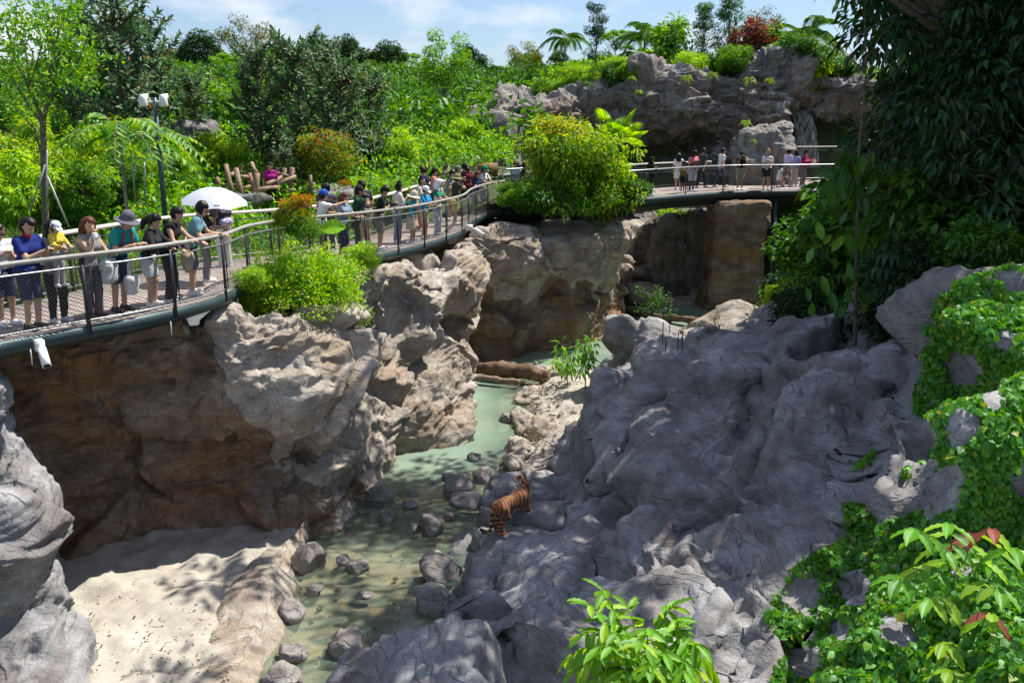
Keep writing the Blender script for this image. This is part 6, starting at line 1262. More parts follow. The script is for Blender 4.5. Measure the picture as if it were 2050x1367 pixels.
def person(loc, face, label, h=1.7, sex='m', skin='light', top=(.5, .5, .5), bottom=(.1, .1, .1), sleeve=.55, legs=1.0, arms='rail', lean=.12, hair='short', hat=None, hatc=(.5, .5, .5), res=.02, shoes=W_, look=.25, head_turn=0.0, stance=.0, fat=1.0, extras=(), hairm=None, collar=None, dress=None, dz=0.0, group=None):
    global EYE
    s = h / 1.7; big = 1.0 if h > 1.45 else 1.18; t = empty('person', (loc[0], loc[1], loc[2] + dz), face - math.pi / 2); tag(t, label, 'person', group)
    hipc = np.array([0, -.02, .93]); f = sex == 'f'
    tz = lambda p: rotx(p, hipc, lean)
    hw = (.070 if f else .075) * fat; sw = .132 if f else .158
    torso = [(tz((-hw, 0, .93)), tz((hw, 0, .93)), .118 * fat, .118 * fat), (tz((-.05, 0, 1.09)), tz((.05, 0, 1.09)), .096 * fat if f else .108 * fat, .096 * fat if f else .108 * fat), (tz((-.085, 0, 1.27)), tz((.085, 0, 1.27)), .108 * fat, .108 * fat), (tz((-sw, -.01, 1.385)), tz((sw, -.01, 1.385)), .062, .062)]
    if f: torso += [(tz((-.07, .085, 1.245)), tz((.07, .085, 1.245)), .058, .058)]
    hc = tz((0, .015, 1.60)); hd = lambda p: rotx(np.array(p) * big, np.zeros(3), lean * .5 + look) 
    ct, st = math.cos(head_turn), math.sin(head_turn)
    def H(p): q = hd(p); return hc + np.array([q[0] * ct - q[1] * st, q[0] * st + q[1] * ct, q[2]])
    neck = [(tz((0, -.015, 1.42)), H((0, -.02, -.05)), .052, .050)]
    head = [(H((0, -.012, .035)), H((0, -.005, -.005)), .097, .090), (H((0, .035, -.055)), H((0, .045, -.065)), .062, .050), (H((0, .088, -.005)), H((0, .104, -.026)), .012, .016), (H((-.088, -.005, -.01)), H((-.092, -.01, .01)), .018, .018), (H((.088, -.005, -.01)), H((.092, -.01, .01)), .018, .018)]
    legp = []; feet = []; thigh = []; calf = []
    for sx in (-1, 1):
        fw = stance * sx; hip = np.array([sx * .088 * fat, -.02, .90]); kn = np.array([sx * .095, .03 + fw * .55, .49]); an = np.array([sx * .10, -.01 + fw, .09]); thigh.append((hip, kn, .086 * fat, .060)); calf.append((kn, an, .058, .040)); feet.append((an + np.array([0, -.03, -.045]), an + np.array([sx * .02, .16, -.052]), .042, .033))
    up = []; fo = []; hands = []
    for sx, tg in zip((-1, 1), ARMS[arms]):
        S = tz((sx * (sw + .028), -.01, 1.375)); Ht = np.array([sx * tg[0], tg[1], tg[2]]); E, Hh = ik(S, Ht, .285, .255, np.array([sx * .55, -.35, -1.0])); up.append((S, E, .050 * fat, .041)); fo.append((E, Hh, .041, .027)); hands.append((E, Hh))
    sc = lambda pr: [(np.array(a) * s, np.array(b) * s, r0 * s, r1 * s) for a, b, r0, r1 in pr]
    sk = cloth(SKIN[skin], 'skin', .55)
    sdf_mesh('body', sc(torso + neck + head + thigh + calf + feet + up + fo), res, sk, t, .035 * s)
    # clothes
    def cut_arm(pr, fr): return [(a, a + (b - a) * fr, r0, r0 + (r1 - r0) * fr) for a, b, r0, r1 in pr]
    shirt = list(torso)
    if sleeve > 0: shirt += cut_arm(up, min(sleeve, 1.0)) + (cut_arm(fo, min(1, (sleeve - 1) * .92)) if sleeve > 1 else [])
    tm = cloth(top, 'shirt'); hem = (.86 if dress is None else .55) * s
    if dress: shirt += [(np.array([0, -.02, .95]), np.array([0, 0, .60]), .15, .20)]
    sdf_mesh('dress' if dress else 'shirt', sc(shirt), res, tm, t, .03 * s, .020 * s, lambda G: hem - G[..., 2], wob=.011)
    if collar is not None: sdf_mesh('collar', sc([(tz((0, -.015, 1.43)), tz((0, -.012, 1.47)), .062, .060)]), max(res * .8, .012), cloth(collar, 'shirt'), t, .02, .008)
    if legs > 0:
        zc = (.93 - .86 * legs) * s if legs < 1 else .075 * s; inf = (.030 if legs < .75 else .020) * s
        pan = [torso[0]] + thigh + (calf if legs > .5 else [(a, a + (b - a) * .35, r0, r0) for a, b, r0, r1 in calf] if legs > .42 else [])
        if legs == 1.0: pan = [torso[0]] + thigh + [(a, b, r0 * 1.05, r1 * 1.35) for a, b, r0, r1 in calf]
        topz = .99 * s
        sdf_mesh('trousers' if legs > .75 else 'shorts', sc(pan), res, cloth(bottom, 'trousers'), t, .025 * s, inf * .8, lambda G: np.maximum(G[..., 2] - topz, zc - G[..., 2]), wob=.012)
    elif legs < 0:
        zc = (.93 + .86 * legs) * s; sdf_mesh('skirt', sc([torso[0], (np.array([-.03, -.02, .95]), np.array([-.05, .01, .45]), .14, .20), (np.array([.03, -.02, .95]), np.array([.05, .01, .45]), .14, .20)]), res, cloth(bottom, 'trousers'), t, .03, .012, lambda G: np.maximum(G[..., 2] - .99 * s, zc - G[..., 2]))
    for ft in feet: sdf_mesh('shoe', sc([ft, (ft[0] + np.array([0, .0, .03]), ft[0] + np.array([0, .06, .02]), .036, .034)]), max(.015, res * .8), cloth(shoes, 'shoe', .6), t, .02, .010 * s)
    # hair and hat
    hm = hairm or HAIRC; hres = max(.013, res * .75); up_ = H((0, 0, 1)) - H((0, 0, 0)); up_ /= np.linalg.norm(up_); fwd = H((0, 1, 0)) - H((0, 0, 0)); fwd /= np.linalg.norm(fwd); hs = hc * s
    hp = [(H((0, -.02, .04)), H((0, -.03, .0)), .100 * big, .098 * big)]
    if hair == 'long': hp += [(H((-.03, -.06, 0)), tz((-.05, -.09, 1.36)), .075, .06), (H((.03, -.06, 0)), tz((.05, -.09, 1.36)), .075, .06), (H((-.07, -.01, 0)), H((-.08, -.01, -.14)), .04, .03), (H((.07, -.01, 0)), H((.08, -.01, -.14)), .04, .03)]
    if hair == 'tail': hp += [(H((0, -.11, .05)), H((0, -.17, -.10)), .035, .05), (H((0, -.17, -.10)), H((0, -.15, -.24)), .045, .02)]
    if hair == 'bun': hp += [(H((0, -.04, .135)), H((0, -.05, .15)), .055, .05)]
    if hair == 'hijab': hp = [(H((0, -.02, .03)), H((0, -.02, -.05)), .112, .105), (H((0, -.02, -.10)), tz((0, .0, 1.36)), .10, .14), (tz((-.1, 0, 1.33)), tz((.1, 0, 1.33)), .12, .12)]
    if hair == 'towel': hp = [(H((0, -.03, .04)), H((0, -.05, -.05)), .125, .13), (H((-.06, -.02, -.08)), tz((-.16, .05, 1.15)), .085, .07), (H((.06, -.02, -.08)), tz((.16, .05, 1.15)), .085, .07)]
    if hair != 'none':
        def hcut(G):
            q = G - hs; a = q @ fwd; b = q @ up_
            if hair in ('hijab', 'towel'): return np.where(b > -.085 * s, a - (.062 + .10 * np.maximum(b - .04, 0)) * s, -1.0) 
            return a - (.030 * s + np.maximum(b - .035 * s, 0) * 1.1 + np.where(np.abs(q[..., 0]) > .075 * s, -.01 * s, 0)) if hair in ('short', 'bun', 'tail') else a - (.040 * s + np.maximum(b - .03 * s, 0) * 1.2)
        o = sdf_mesh('headscarf' if hair in ('hijab', 'towel') else 'hair', sc(hp), hres, cloth(hatc, 'scarf') if hair in ('hijab', 'towel') else hm, t, .03 * s, .012 * s, hcut, wob=.014)
    if hat == 'cap':
        o = sdf_mesh('cap', sc([(H((0, -.018, .05)), H((0, -.02, .03)), .104 * big, .108 * big)]), hres, cloth(hatc, 'hat'), t, .02, .014 * s, lambda G: .022 * s - (G - hs) @ up_)
        b = [(H((-.05, .10, .035)), H((-.04, .165, .02)), .035, .03), (H((.05, .10, .035)), H((.04, .165, .02)), .035, .03)]
        bp = hs + up_ * .032 * s; sdf_mesh('brim', sc(b), .009, cloth(hatc, 'hat'), o, .05, 0, lambda G: np.abs((G - bp) @ up_ + .25 * np.maximum((G - bp) @ fwd - .1 * s, 0)) - .010)
    if hat == 'bucket':
        o = sdf_mesh('hat', sc([(H((0, -.018, .075)), H((0, -.02, .03)), .096 * big, .112 * big)]), hres, cloth(hatc, 'hat'), t, .02, .014 * s, lambda G: .02 * s - (G - hs) @ up_)
        bp = hs + up_ * .035 * s - fwd * .018 * s
        def bc(G):
            q = G - bp; b = q @ up_; r = np.sqrt(np.maximum((q ** 2).sum(-1) - b * b, 0)); return np.maximum(np.abs(b + .42 * (r - .10 * s)) - .011, r - .20 * s * big)
        sdf_mesh('brim', [(bp - up_ * .03, bp + up_ * .01, .2 * s * big, .2 * s * big)], .012, cloth(hatc, 'hat'), o, .02, .02, bc)
    if EYE is None:
        mb = MB(); n = 6; mb.tube([(0, -.006, 0), (0, -.003, 0), (0, .003, 0), (0, .006, 0)], [.004, .011, .011, .004], 8); EYE = mesh_np('eye', np.array(mb.v), mb.f, [cloth((.015, .01, .008), 'eye', .2)], True)
        mb = MB(); mb.tube([(-.022, 0, 0), (-.01, .004, -.001), (.01, .004, -.001), (.022, 0, 0)], [.003, .007, .007, .003], 6); HAND['mouth'] = mesh_np('mouth', np.array(mb.v), mb.f, [cloth((.28, .08, .07), 'lips', .5)], True)
    if hair not in ('back',):
        for sx in (-1, 1):
            o = link('eye', EYE, t); p = H((sx * .034, .083, .006)) * s; o.location = p; o.rotation_euler = (-(lean * .5 + look), 0, head_turn); o.scale = (s * big,) * 3
        o = link('mouth', HAND['mouth'], t); o.location = H((0, .093, -.062)) * s; o.rotation_euler = (-(lean * .5 + look), 0, head_turn); o.scale = (s * big,) * 3
    if 'sunglasses' in extras or 'glasses' in extras:
        mb = MB(); c = H((0, .093, .006)) * s; sd = np.cross(fwd, up_)
        for sx in (-1, 1): mb.box(c + sd * sx * .034 * s, (.056 * s, .014, .036 * s), [sd, fwd, up_]); mb.box(c + sd * sx * .075 * s - fwd * .05 * s, (.006, .11 * s, .010), [sd, fwd, up_])
        mb.box(c, (.02, .01, .008), [sd, fwd, up_]); mb.build('glasses', M['black'], t)
    if 'collar' in extras: pass
    for sx, (E, Hh) in zip((-1, 1), hands):
        key = ('hand', skin, sx)
        if key not in HAND: o = sdf_mesh('hand', [tuple(np.array(q) * np.array([1, -sx, 1]) if i < 2 else q for i, q in enumerate(p)) for p in hand_proto()], .0065, sk, None, .008); HAND[key] = o.data; bpy.data.objects.remove(o)
        d = unit(Hh - E); z_ = np.array([0, 0, 1.0]) - d * d[2]; 
        if np.linalg.norm(z_) < .2: z_ = np.array([float(sx), 0, 0]) - d * d[0] * sx
        z_ /= np.linalg.norm(z_); y_ = np.cross(z_, d); p = Hh * s - d * .01; k = s * 1.05
        o = link('hand', HAND[key], t); o.matrix_local = Matrix(((d[0] * k, y_[0] * k, z_[0] * k, p[0]), (d[1] * k, y_[1] * k, z_[1] * k, p[1]), (d[2] * k, y_[2] * k, z_[2] * k, p[2]), (0, 0, 0, 1)))
    t['hand_l'] = list(hands[0][1] * s); t['hand_r'] = list(hands[1][1] * s); t['chest'] = list(tz((0, 0, 1.25)) * s)
    if 'backpack' in extras or 'straps' in extras:
        bpc = tz((0, -.19, 1.20)) * s
        if 'backpack' in extras:
            sdf_mesh('backpack', [(bpc + np.array([-.08, 0, -.15]) * s, bpc + np.array([.08, 0, -.15]) * s, .085 * s, .085 * s), (bpc + np.array([-.06, 0, .12]) * s, bpc + np.array([.06, 0, .12]) * s, .075 * s, .075 * s)], max(.016, res), BAGM['pattern'], t, .05)
        mb = MB()
        for sx in (-1, 1): mb.tube([tz((sx * .085, -.13, 1.30)) * s, tz((sx * .095, -.03, 1.475)) * s, tz((sx * .095, .10, 1.40)) * s, tz((sx * .10, .135, 1.25)) * s, tz((sx * .13, .06, 1.10)) * s], .020 * s, 6)
        mb.build('strap', BAGM['strap'], t, True)
    for q in ('hand_l', 'hand_r', 'chest'): PINFO[t.name + q] = np.array(t[q]); del t[q]
    return t
PINFO = {}
BAGM = {'strap': plain('bag_strap', (.32, .03, .05), .8)}
m, nt, out = new_mat('bag_pattern'); p = N(nt, 'ShaderNodeBsdfPrincipled', Roughness=.8); tc = N(nt, 'ShaderNodeTexCoord').outputs['Object']; vz = N(nt, 'ShaderNodeTexVoronoi', Scale=26.0); nt.links.new(tc, vz.inputs[0]); nt.links.new(ramp(nt, vz.outputs[0], [(.2, (.09, .05, .22)), (.45, (.30, .24, .48)), (.7, (.70, .66, .78))]), p.inputs[0]); nt.links.new(p.outputs[0], out.inputs[0]); BAGM['pattern'] = m
def to_px(p):
    q = np.asarray(p) - CAM; c, s = math.cos(PITCH), math.sin(PITCH); zf = q[1] * c - q[2] * s; return CX + FPX * q[0] / zf, CY - FPX * (q[1] * s + q[2] * c) / zf
def on_deck(px, back, D=None):
    D = FRD if D is None else D; t = np.gradient(D, axis=0); t[:, 2] = 0; t = unit(t); inw = np.stack([-t[:, 1], t[:, 0], 0 * t[:, 0]], 1); P = D + inw * back; pp = np.array([to_px(p)[0] for p in P]); ok = P[:, 1] > 11
    i = np.argmin(np.abs(pp - px) + (~ok) * 1e6); return P[i], math.atan2(-inw[i, 1], -inw[i, 0])
def walker(px, back, label, turn=0.0, D=None, **kw):
    p, a = on_deck(px, back, D); return person(p, a + turn, label, **kw)
NR = .0175; MR = .024; FRS = .03
# near group at the railing
walker(18, 1.0, 'boy in glasses, white tee and navy shorts at the left edge', h=1.58, top=W_, bottom=NV, legs=.5, arms='chest', res=NR, extras=('glasses',), look=.5)
p2 = walker(70, .42, 'man in navy polo with red collar holding a phone over the railing', .35, h=1.70, top=(.012, .025, .16), collar=(.35, .02, .03), bottom=(.03, .04, .09), legs=.52, arms='phone', res=NR, look=.45, lean=.16, shoes=K_)
p3 = walker(122, .62, 'woman in black leggings and grey top carrying a small child', .1, h=1.60, sex='f', top=GY_, bottom=K_, legs=.999, arms='chest', res=NR, hair='long', look=.2, shoes=W_)
p3c = walker(131, .34, 'small child in yellow shirt and white cap lifted up to the railing', .1, h=.98, sex='f', top=(.62, .48, .06), bottom=GY_, sleeve=1.6, arms='rail', res=.016, hat='cap', hatc=W_, look=.3, dz=.62)
p4 = walker(192, .45, 'woman with reddish hair and grey vest holding a white cup at the railing', .2, h=1.62, sex='f', top=(.24, .22, .22), sleeve=0, bottom=(.09, .09, .10), arms='rail1', res=NR, hair='long', hairm=HAIRB, look=.15, shoes=K_)
p5 = walker(243, .62, 'man in teal tee and grey bucket hat leaning on the railing', .15, h=1.74, top=(.02, .27, .26), bottom=NV, legs=.5, arms='rail', lean=.5, res=NR, hat='bucket', hatc=(.12, .12, .14), look=.1, extras=('straps',), shoes=K_)
p6 = walker(308, .48, 'woman with ponytail, black long-sleeved top and pale shorts', .35, h=1.60, sex='f', top=(.025, .025, .03), sleeve=1.9, bottom=(.60, .60, .62), legs=.42, arms='over', res=NR, hair='tail', hairm=HAIRC, look=.45, lean=.25)
p7 = walker(345, .48, 'short-haired visitor in black tank top and black trousers leaning over the railing', .3, h=1.70, top=K_, sleeve=0, bottom=K_, arms='over', lean=.32, res=NR, look=.5)
p8 = walker(388, .52, 'man in sunglasses, blue-grey tee and navy shorts leaning on the railing', .35, h=1.76, top=(.14, .28, .33), bottom=NV, legs=.5, arms='over', lean=.4, res=NR, look=.35, extras=('sunglasses',))
p9 = walker(416, .75, 'person in black top and grey trousers holding the white umbrella', .4, h=1.62, sex='f', top=(.03, .03, .03), bottom=(.22, .21, .21), arms='umbrella', res=NR, hair='short', look=.3)
p10 = walker(452, 1.35, 'visitor seen from behind with purple patterned backpack and white trousers', math.pi - .35, h=1.70, top=(.05, .04, .05), bottom=(.62, .60, .64), arms='down', res=NR, look=.1, extras=('backpack',))
# middle group
MG = [(648, .50, 0.9, 'visitor in blue cap and white tee raising a phone', dict(h=1.66, top=W_, bottom=DG, arms='reach', hat='cap', hatc=(.02, .09, .42), extras=('straps',), look=.2)),
      (658, 1.2, 2.2, 'man in dark grey tee standing behind the blue cap', dict(h=1.78, top=(.10, .09, .10), bottom=DG, arms='chest', look=.45)),
      (690, .42, .1, 'woman in denim shirt smiling beside the blue cap', dict(h=1.58, sex='f', top=(.20, .26, .38), bottom=NV, arms='rail', hair='long', hairm=HAIRB)),
      (717, .45, .5, 'photographer in black cap and dark green shirt', dict(h=1.72, top=(.02, .07, .035), bottom=DG, arms='cam', hat='cap', hatc=K_, look=.1)),
      (733, 1.35, 2.6, 'man in navy tee seen from behind near the photographer', dict(h=1.78, top=(.03, .04, .06), bottom=(.3, .25, .2), legs=.5, arms='down', look=.1)),
      (762, .42, .3, 'man in black tee pointing a camera down from the railing', dict(h=1.70, top=K_, bottom=(.20, .18, .19), legs=.5, arms='phone', look=.6, lean=.25)),
      (797, .75, .9, 'woman with hair bun, white top and pale jeans', dict(h=1.68, sex='f', top=(.62, .58, .55), sleeve=1.9, bottom=(.24, .30, .42), arms='chest', hair='bun', look=.3)),
      (826, .38, .0, 'child in cream bucket hat and teal shirt taking a picture', dict(h=1.42, sex='f', top=(.03, .32, .42), bottom=(.55, .50, .40), legs=-.55, arms='cam', hat='bucket', hatc=(.62, .56, .42), look=.2)),
      (850, .42, -.1, 'child in bright blue tee and white visor cap', dict(h=1.52, top=(.02, .30, .62), bottom=(.55, .44, .27), legs=.5, arms='rail', hat='cap', hatc=(.66, .70, .76), look=.35)),
      (842, 1.25, .0, 'woman in sunglasses with white blouse and orange bag strap', dict(h=1.66, sex='f', top=(.70, .62, .58), bottom=(.5, .1, .06), arms='chest', hair='bun', extras=('sunglasses', 'straps'), look=.0)),
      (876, .42, -.1, 'woman with a white cloth over her head, green top and pale jeans', dict(h=1.64, sex='f', top=(.02, .20, .12), bottom=(.46, .50, .60), arms='rail', hair='towel', hatc=(.74, .76, .78), look=.35)),
      (853, 2.0, 2.9, 'man in navy shirt looking away behind the sunglasses woman', dict(h=1.74, top=(.02, .025, .05), bottom=DG, arms='down')),
      (868, 1.7, .2, 'person in pink top behind the white head cloth', dict(h=1.70, sex='f', top=(.62, .24, .24), bottom=DG, arms='chest', look=.4)),
      (899, .8, -.4, 'man in grey tee looking down beside the white head cloth', dict(h=1.74, top=(.24, .22, .22), bottom=(.52, .48, .16), legs=.5, arms='rail', look=.5, lean=.25)),
      (911, .40, .3, 'photographer in camouflage bucket hat aiming along the railing', dict(h=1.64, top=(.05, .05, .04), bottom=(.50, .50, .14), legs=.5, arms='cam', hat='bucket', hatc=(.24, .24, .10), look=.1)),
      (914, 1.5, .0, 'person in grey-green cap deep in the crowd at the bend', dict(h=1.68, top=(.10, .11, .10), bottom=DG, arms='chest', hat='cap', hatc=(.20, .22, .18))),
      (936, 1.4, 2.4, 'visitor with floral dark shirt seen from behind at the bend', dict(h=1.70, top=(.16, .03, .05), bottom=DG, arms='down', hair='tail')),
      (947, 1.7, .3, 'dark-haired visitor at the back of the bend', dict(h=1.74, top=(.25, .2, .2), bottom=DG, arms='chest')),
      (951, .5, -.3, 'woman in navy top with brown bob leaning at the bend', dict(h=1.56, sex='f', top=NV, bottom=(.30, .28, .28), arms='rail', hair='long', hairm=HAIRB, look=.4, lean=.25)),
      (968, .45, -.2, 'visitor in green cap, white shirt and pale shorts at the bend', dict(h=1.68, top=W_, bottom=(.42, .44, .50), legs=.5, arms='rail', hat='cap', hatc=(.01, .20, .13), extras=('straps',)))]
for px, bkk, tn, lb, kw in MG: walker(px, bkk, lb, tn, res=MR, **kw)
# platform and far bridge
walker(1046, 1.2, 'dark-clothed visitor on the platform left of the yellow-leaved tree', 1.0, F2D, h=1.70, top=K_, bottom=K_, arms='down', res=FRS)
walker(1034, 2.2, 'visitor in pale blue shirt on the platform beside the banner sign', -1.0, F2D, h=1.66, sex='f', top=(.35, .42, .52), bottom=(.35, .40, .5), arms='down', res=FRS, hair='long')
FG = [(1300, .35, 0.0, 'woman in black hijab and black clothes at the far bridge railing', dict(h=1.62, sex='f', top=K_, sleeve=1.9, bottom=(.03, .02, .025), arms='chest', hair='hijab', hatc=K_)),
      (1356, 2.0, 2.4, 'woman in white dress walking away on the far bridge', dict(h=1.64, sex='f', top=W_, bottom=W_, legs=0, dress=True, arms='down', hair='long', stance=.06)),
      (1366, .6, -.6, 'child with dark shorts standing beside the man in pink', dict(h=1.34, sex='f', skin='brown', top=(.30, .22, .06), bottom=K_, legs=.42, arms='chest', hair='short', stance=.12)),
      (1384, .9, -.1, 'large man in pink tee and pale shorts on the far bridge', dict(h=1.80, skin='dark', top=(.62, .22, .23), bottom=(.48, .50, .62), legs=.55, arms='chest', fat=1.2)),
      (1403, 2.4, 1.9, 'man in dark tee and dark trousers walking on the far bridge', dict(h=1.82, top=(.05, .055, .06), bottom=(.02, .022, .03), arms='walk', stance=.16)),
      (1440, 2.6, 1.6, 'man in white shirt and blue jeans walking past the rock pillar', dict(h=1.80, top=W_, bottom=(.04, .055, .10), arms='walk', stance=.2)),
      (1480, .45, -.2, 'photographer in black printed tee and khaki shorts on the far bridge', dict(h=1.70, top=K_, bottom=(.34, .32, .22), legs=.5, arms='cam', hat='cap', hatc=K_, skin='tan')),
      (1533, .5, -.2, 'woman in white tee and black shorts at the far bridge railing', dict(h=1.78, sex='f', top=W_, bottom=K_, legs=.4, arms='chest', hair='bun', hairm=HAIRY, fat=1.1, stance=.05)),
      (1573, 2.2, 1.8, 'man in lavender tee and grey shorts walking away at the right', dict(h=1.76, top=(.56, .50, .72), bottom=(.22, .20, .22), legs=.5, arms='walk', stance=.15)),
      (1590, 2.4, 2.4, 'woman in blue top and pale trousers beside the lavender tee', dict(h=1.66, sex='f', top=(.26, .32, .56), bottom=(.58, .52, .48), arms='down', hair='bun')),
      (1606, 2.0, .4, 'woman in magenta blouse at the right end of the far bridge', dict(h=1.68, sex='f', top=(.36, .01, .12), sleeve=1.8, bottom=(.20, .17, .16), arms='chest', hair='bun')),
      (1559, 2.0, 1.8, 'small child in white walking beside the lavender tee', dict(h=1.05, sex='f', top=W_, bottom=W_, legs=0, dress=True, arms='walk', hair='long', stance=.1))]
for px, bkk, tn, lb, kw in FG: walker(px, bkk, lb, tn, F2D, res=FRS, **kw)
q = Y(543, 392, 30.4); person((q[0], q[1], q[2] - .55), -1.2, 'visitor in magenta top half hidden behind the log climbing frame', h=1.62, sex='f', top=(.40, .02, .22), bottom=K_, arms='down', res=MR)
# ------------------------------------------------------------------ things they hold
def hw(t, key): v = PINFO[t.name + key]; return np.array(Matrix.Translation(t.location) @ t.rotation_euler.to_matrix().to_4x4() @ Vector(v))
def fwdv(t): a = t.rotation_euler[2] + math.pi / 2; return np.array([math.cos(a), math.sin(a), 0])
def box_thing(name, c, size, rz, mat, label, cat, part=None):
    t = empty(name, c, rz); tag(t, label, cat); mb = MB(); mb.box((0, 0, 0), size); mb.build('case', mat, t)
    mb = MB(); mb.box((0, size[1] / 2 + .002, 0), (size[0] * .85, .003, size[2] * .88)); mb.build('screen', M['post'], t); return t
box_thing('phone', (hw(p2, 'hand_l') + hw(p2, 'hand_r')) / 2 + fwdv(p2) * .08 + UP * .03, (.16, .012, .08), p2.rotation_euler[2], M['black'], 'black phone held out by the man in the navy polo', 'phone')
c = hw(p4, 'hand_r') + fwdv(p4) * .06 + UP * .02; t = empty('cup', c); tag(t, 'white cup held by the woman with reddish hair', 'cup'); mb = MB(); mb.tube([(0, 0, -.05), (0, 0, .04)], [.03, .04], 14); mb.build('cup_body', M['white_metal'], t, True); mb = MB(); mb.tube([(0, 0, .041), (0, 0, .052), (0, 0, .06)], [.043, .043, .03], 14); mb.build('lid', M['white_metal'], t, True)
def tote(c, w, h, rz, mat, label, marks=False):
    t = empty('tote_bag', c, rz); tag(t, label, 'bag'); n = 10; V = []; F = []
    for i in range(n + 1):
        z = h * (i / n - 1); b = math.sin(math.pi * min(.98, .25 + .75 * (1 - i / n) * .9)) * .07 + .012
        for sx, sy in ((-1, -1), (-.5, -1.3), (.5, -1.3), (1, -1), (1, 1), (.5, 1.3), (-.5, 1.3), (-1, 1)): V.append((sx * w / 2 * (.85 + .15 * math.sin(i)) if abs(sx) == 1 else sx * w / 2, sy * b, z + .012 * math.sin(3 * sx + i)))
    for i in range(n):
        for k in range(8): F.append((i * 8 + k, i * 8 + (k + 1) % 8, i * 8 + 8 + (k + 1) % 8, i * 8 + 8 + k))
    F.append(tuple(range(7, -1, -1))); F.append(tuple(n * 8 + k for k in range(8)))
    link('bag_body', mesh_np('bag_body', V, F, [mat], True), t)
    for sy in (-1, 1): mb = MB(); mb.tube([(-w * .28, sy * .02, -.02), (-w * .2, sy * .015, .18), (0, 0, .26), (w * .2, sy * .015, .18), (w * .28, sy * .02, -.02)], .01, 6); mb.build('handle', mat, t, True)
    if marks:
        for k in range(4): mb = MB(); mb.box((-w * .16 + k * w * .11, -.088, -h * .5), (w * .07, .004, .02)); mb.build('marking', M['post'], t)
sd = lambda t: np.array([math.cos(t.rotation_euler[2]), math.sin(t.rotation_euler[2]), 0])
tote(hw(p4, 'chest') - sd(p4) * .26 + fwdv(p4) * .08 - UP * .25, .36, .38, p4.rotation_euler[2] + .5, cloth((.62, .66, .66), 'canvas'), 'pale sack-like tote bag hanging at the side of the woman with reddish hair')
tote(hw(p5, 'chest') + fwdv(p5) * .02 - sd(p5) * .12 - UP * .62, .26, .32, p5.rotation_euler[2] + .3, cloth(W_, 'paper'), 'white shopping bag with dark print at the knees of the teal-shirted man', True)
tote(hw(p7, 'chest') + fwdv(p7) * .2 - sd(p7) * .1 - UP * .34, .32, .36, p7.rotation_euler[2] + .2, cloth((.50, .40, .27), 'canvas'), 'beige tote bag hanging before the visitor in the black tank top')
# umbrella
c = hw(p9, 'hand_r'); t = empty('umbrella', c); tag(t, 'open white umbrella above the boardwalk crowd', 'umbrella'); tilt = np.array([.10, -.12, 1.0]); tilt /= np.linalg.norm(tilt); top_ = tilt * .62
ex = unit(np.cross([0, 1.0, 0], tilt)); ey = np.cross(tilt, ex); n = 8; V = []; F = []; nr_ = 7; sub = 6; m_ = n * sub
for i in range(nr_ + 1):
    r = .66 * i / nr_
    for k in range(m_):
        a = 2 * math.pi * k / m_; w = (k % sub) / sub; sc_k = math.cos(math.pi / n) / math.cos((w - .5) * 2 * math.pi / n) if False else 1 - .055 * math.sin(math.pi * w) * (i / nr_)
        V.append(top_ + (ex * math.cos(a) + ey * math.sin(a)) * r * sc_k - tilt * (.30 * (i / nr_) ** 1.9 - .03 * math.sin(math.pi * w) * (i / nr_)))
for i in range(nr_):
    for k in range(m_): F.append((i * m_ + k, i * m_ + (k + 1) % m_, (i + 1) * m_ + (k + 1) % m_, (i + 1) * m_ + k))
M['umb'] = plain('umbrella_cloth', (.50, .54, .60), .6, 0, .03)
o = link('canopy', mesh_np('canopy', V, F, [M['umb']], True), t)
for k in range(8):
    a = 2 * math.pi * k / 8; d = ex * math.cos(a) + ey * math.sin(a); mb = MB(); mb.tube([top_ + d * (.66 * u) - tilt * (.30 * u ** 1.9 + .012) for u in (0, .25, .5, .75, 1)], .004, 5); mb.build('rib', M['post'], t)
mb = MB(); mb.tube([-tilt * .12, top_ + tilt * .05], .008, 7); mb.build('shaft', M['post'], t)
mb = MB(); mb.tube([-tilt * .2, -tilt * .05], .016, 8); mb.build('handle', M['black'], t)
for k in range(4):
    a = -1.25 + k * .05; d = ex * math.cos(a) + ey * math.sin(a); p = top_ + d * .57 - tilt * (.30 * (.57 / .66) ** 1.9 - .016); mb = MB(); mb.box(p, (.02, .018, .006), [unit(np.cross(tilt, d)), d, tilt]); mb.build('marking', M['tube'], t)
# cameras of the photographers
def photo_cam(px, bkk, D, label, hz, fw):
    p, a = on_deck(px, bkk, D); f_ = np.array([math.cos(a), math.sin(a), 0]); t = empty('photo_camera', p + f_ * fw + UP * hz, a - math.pi / 2); tag(t, label, 'camera'); mb = MB(); mb.box((0, 0, 0), (.14, .06, .09)); mb.box((0, 0, .055), (.05, .05, .03)); mb.build('camera_body', M['black'], t)
    mb = MB(); mb.tube([(0, .03, 0), (0, .06, 0), (0, .13, 0)], [.036, .036, .04], 12); l = mb.build('lens', M['black'], t, True)
photo_cam(717, .45, None, 'black camera of the photographer in the dark green shirt', 1.50, .26); photo_cam(762, .42, None, 'black camera held by the man in the black tee', 1.24, .42); photo_cam(911, .40, None, 'black camera of the photographer in the camouflage hat', 1.46, .26); photo_cam(1480, .45, F2D, 'camera of the far bridge photographer', 1.50, .28)

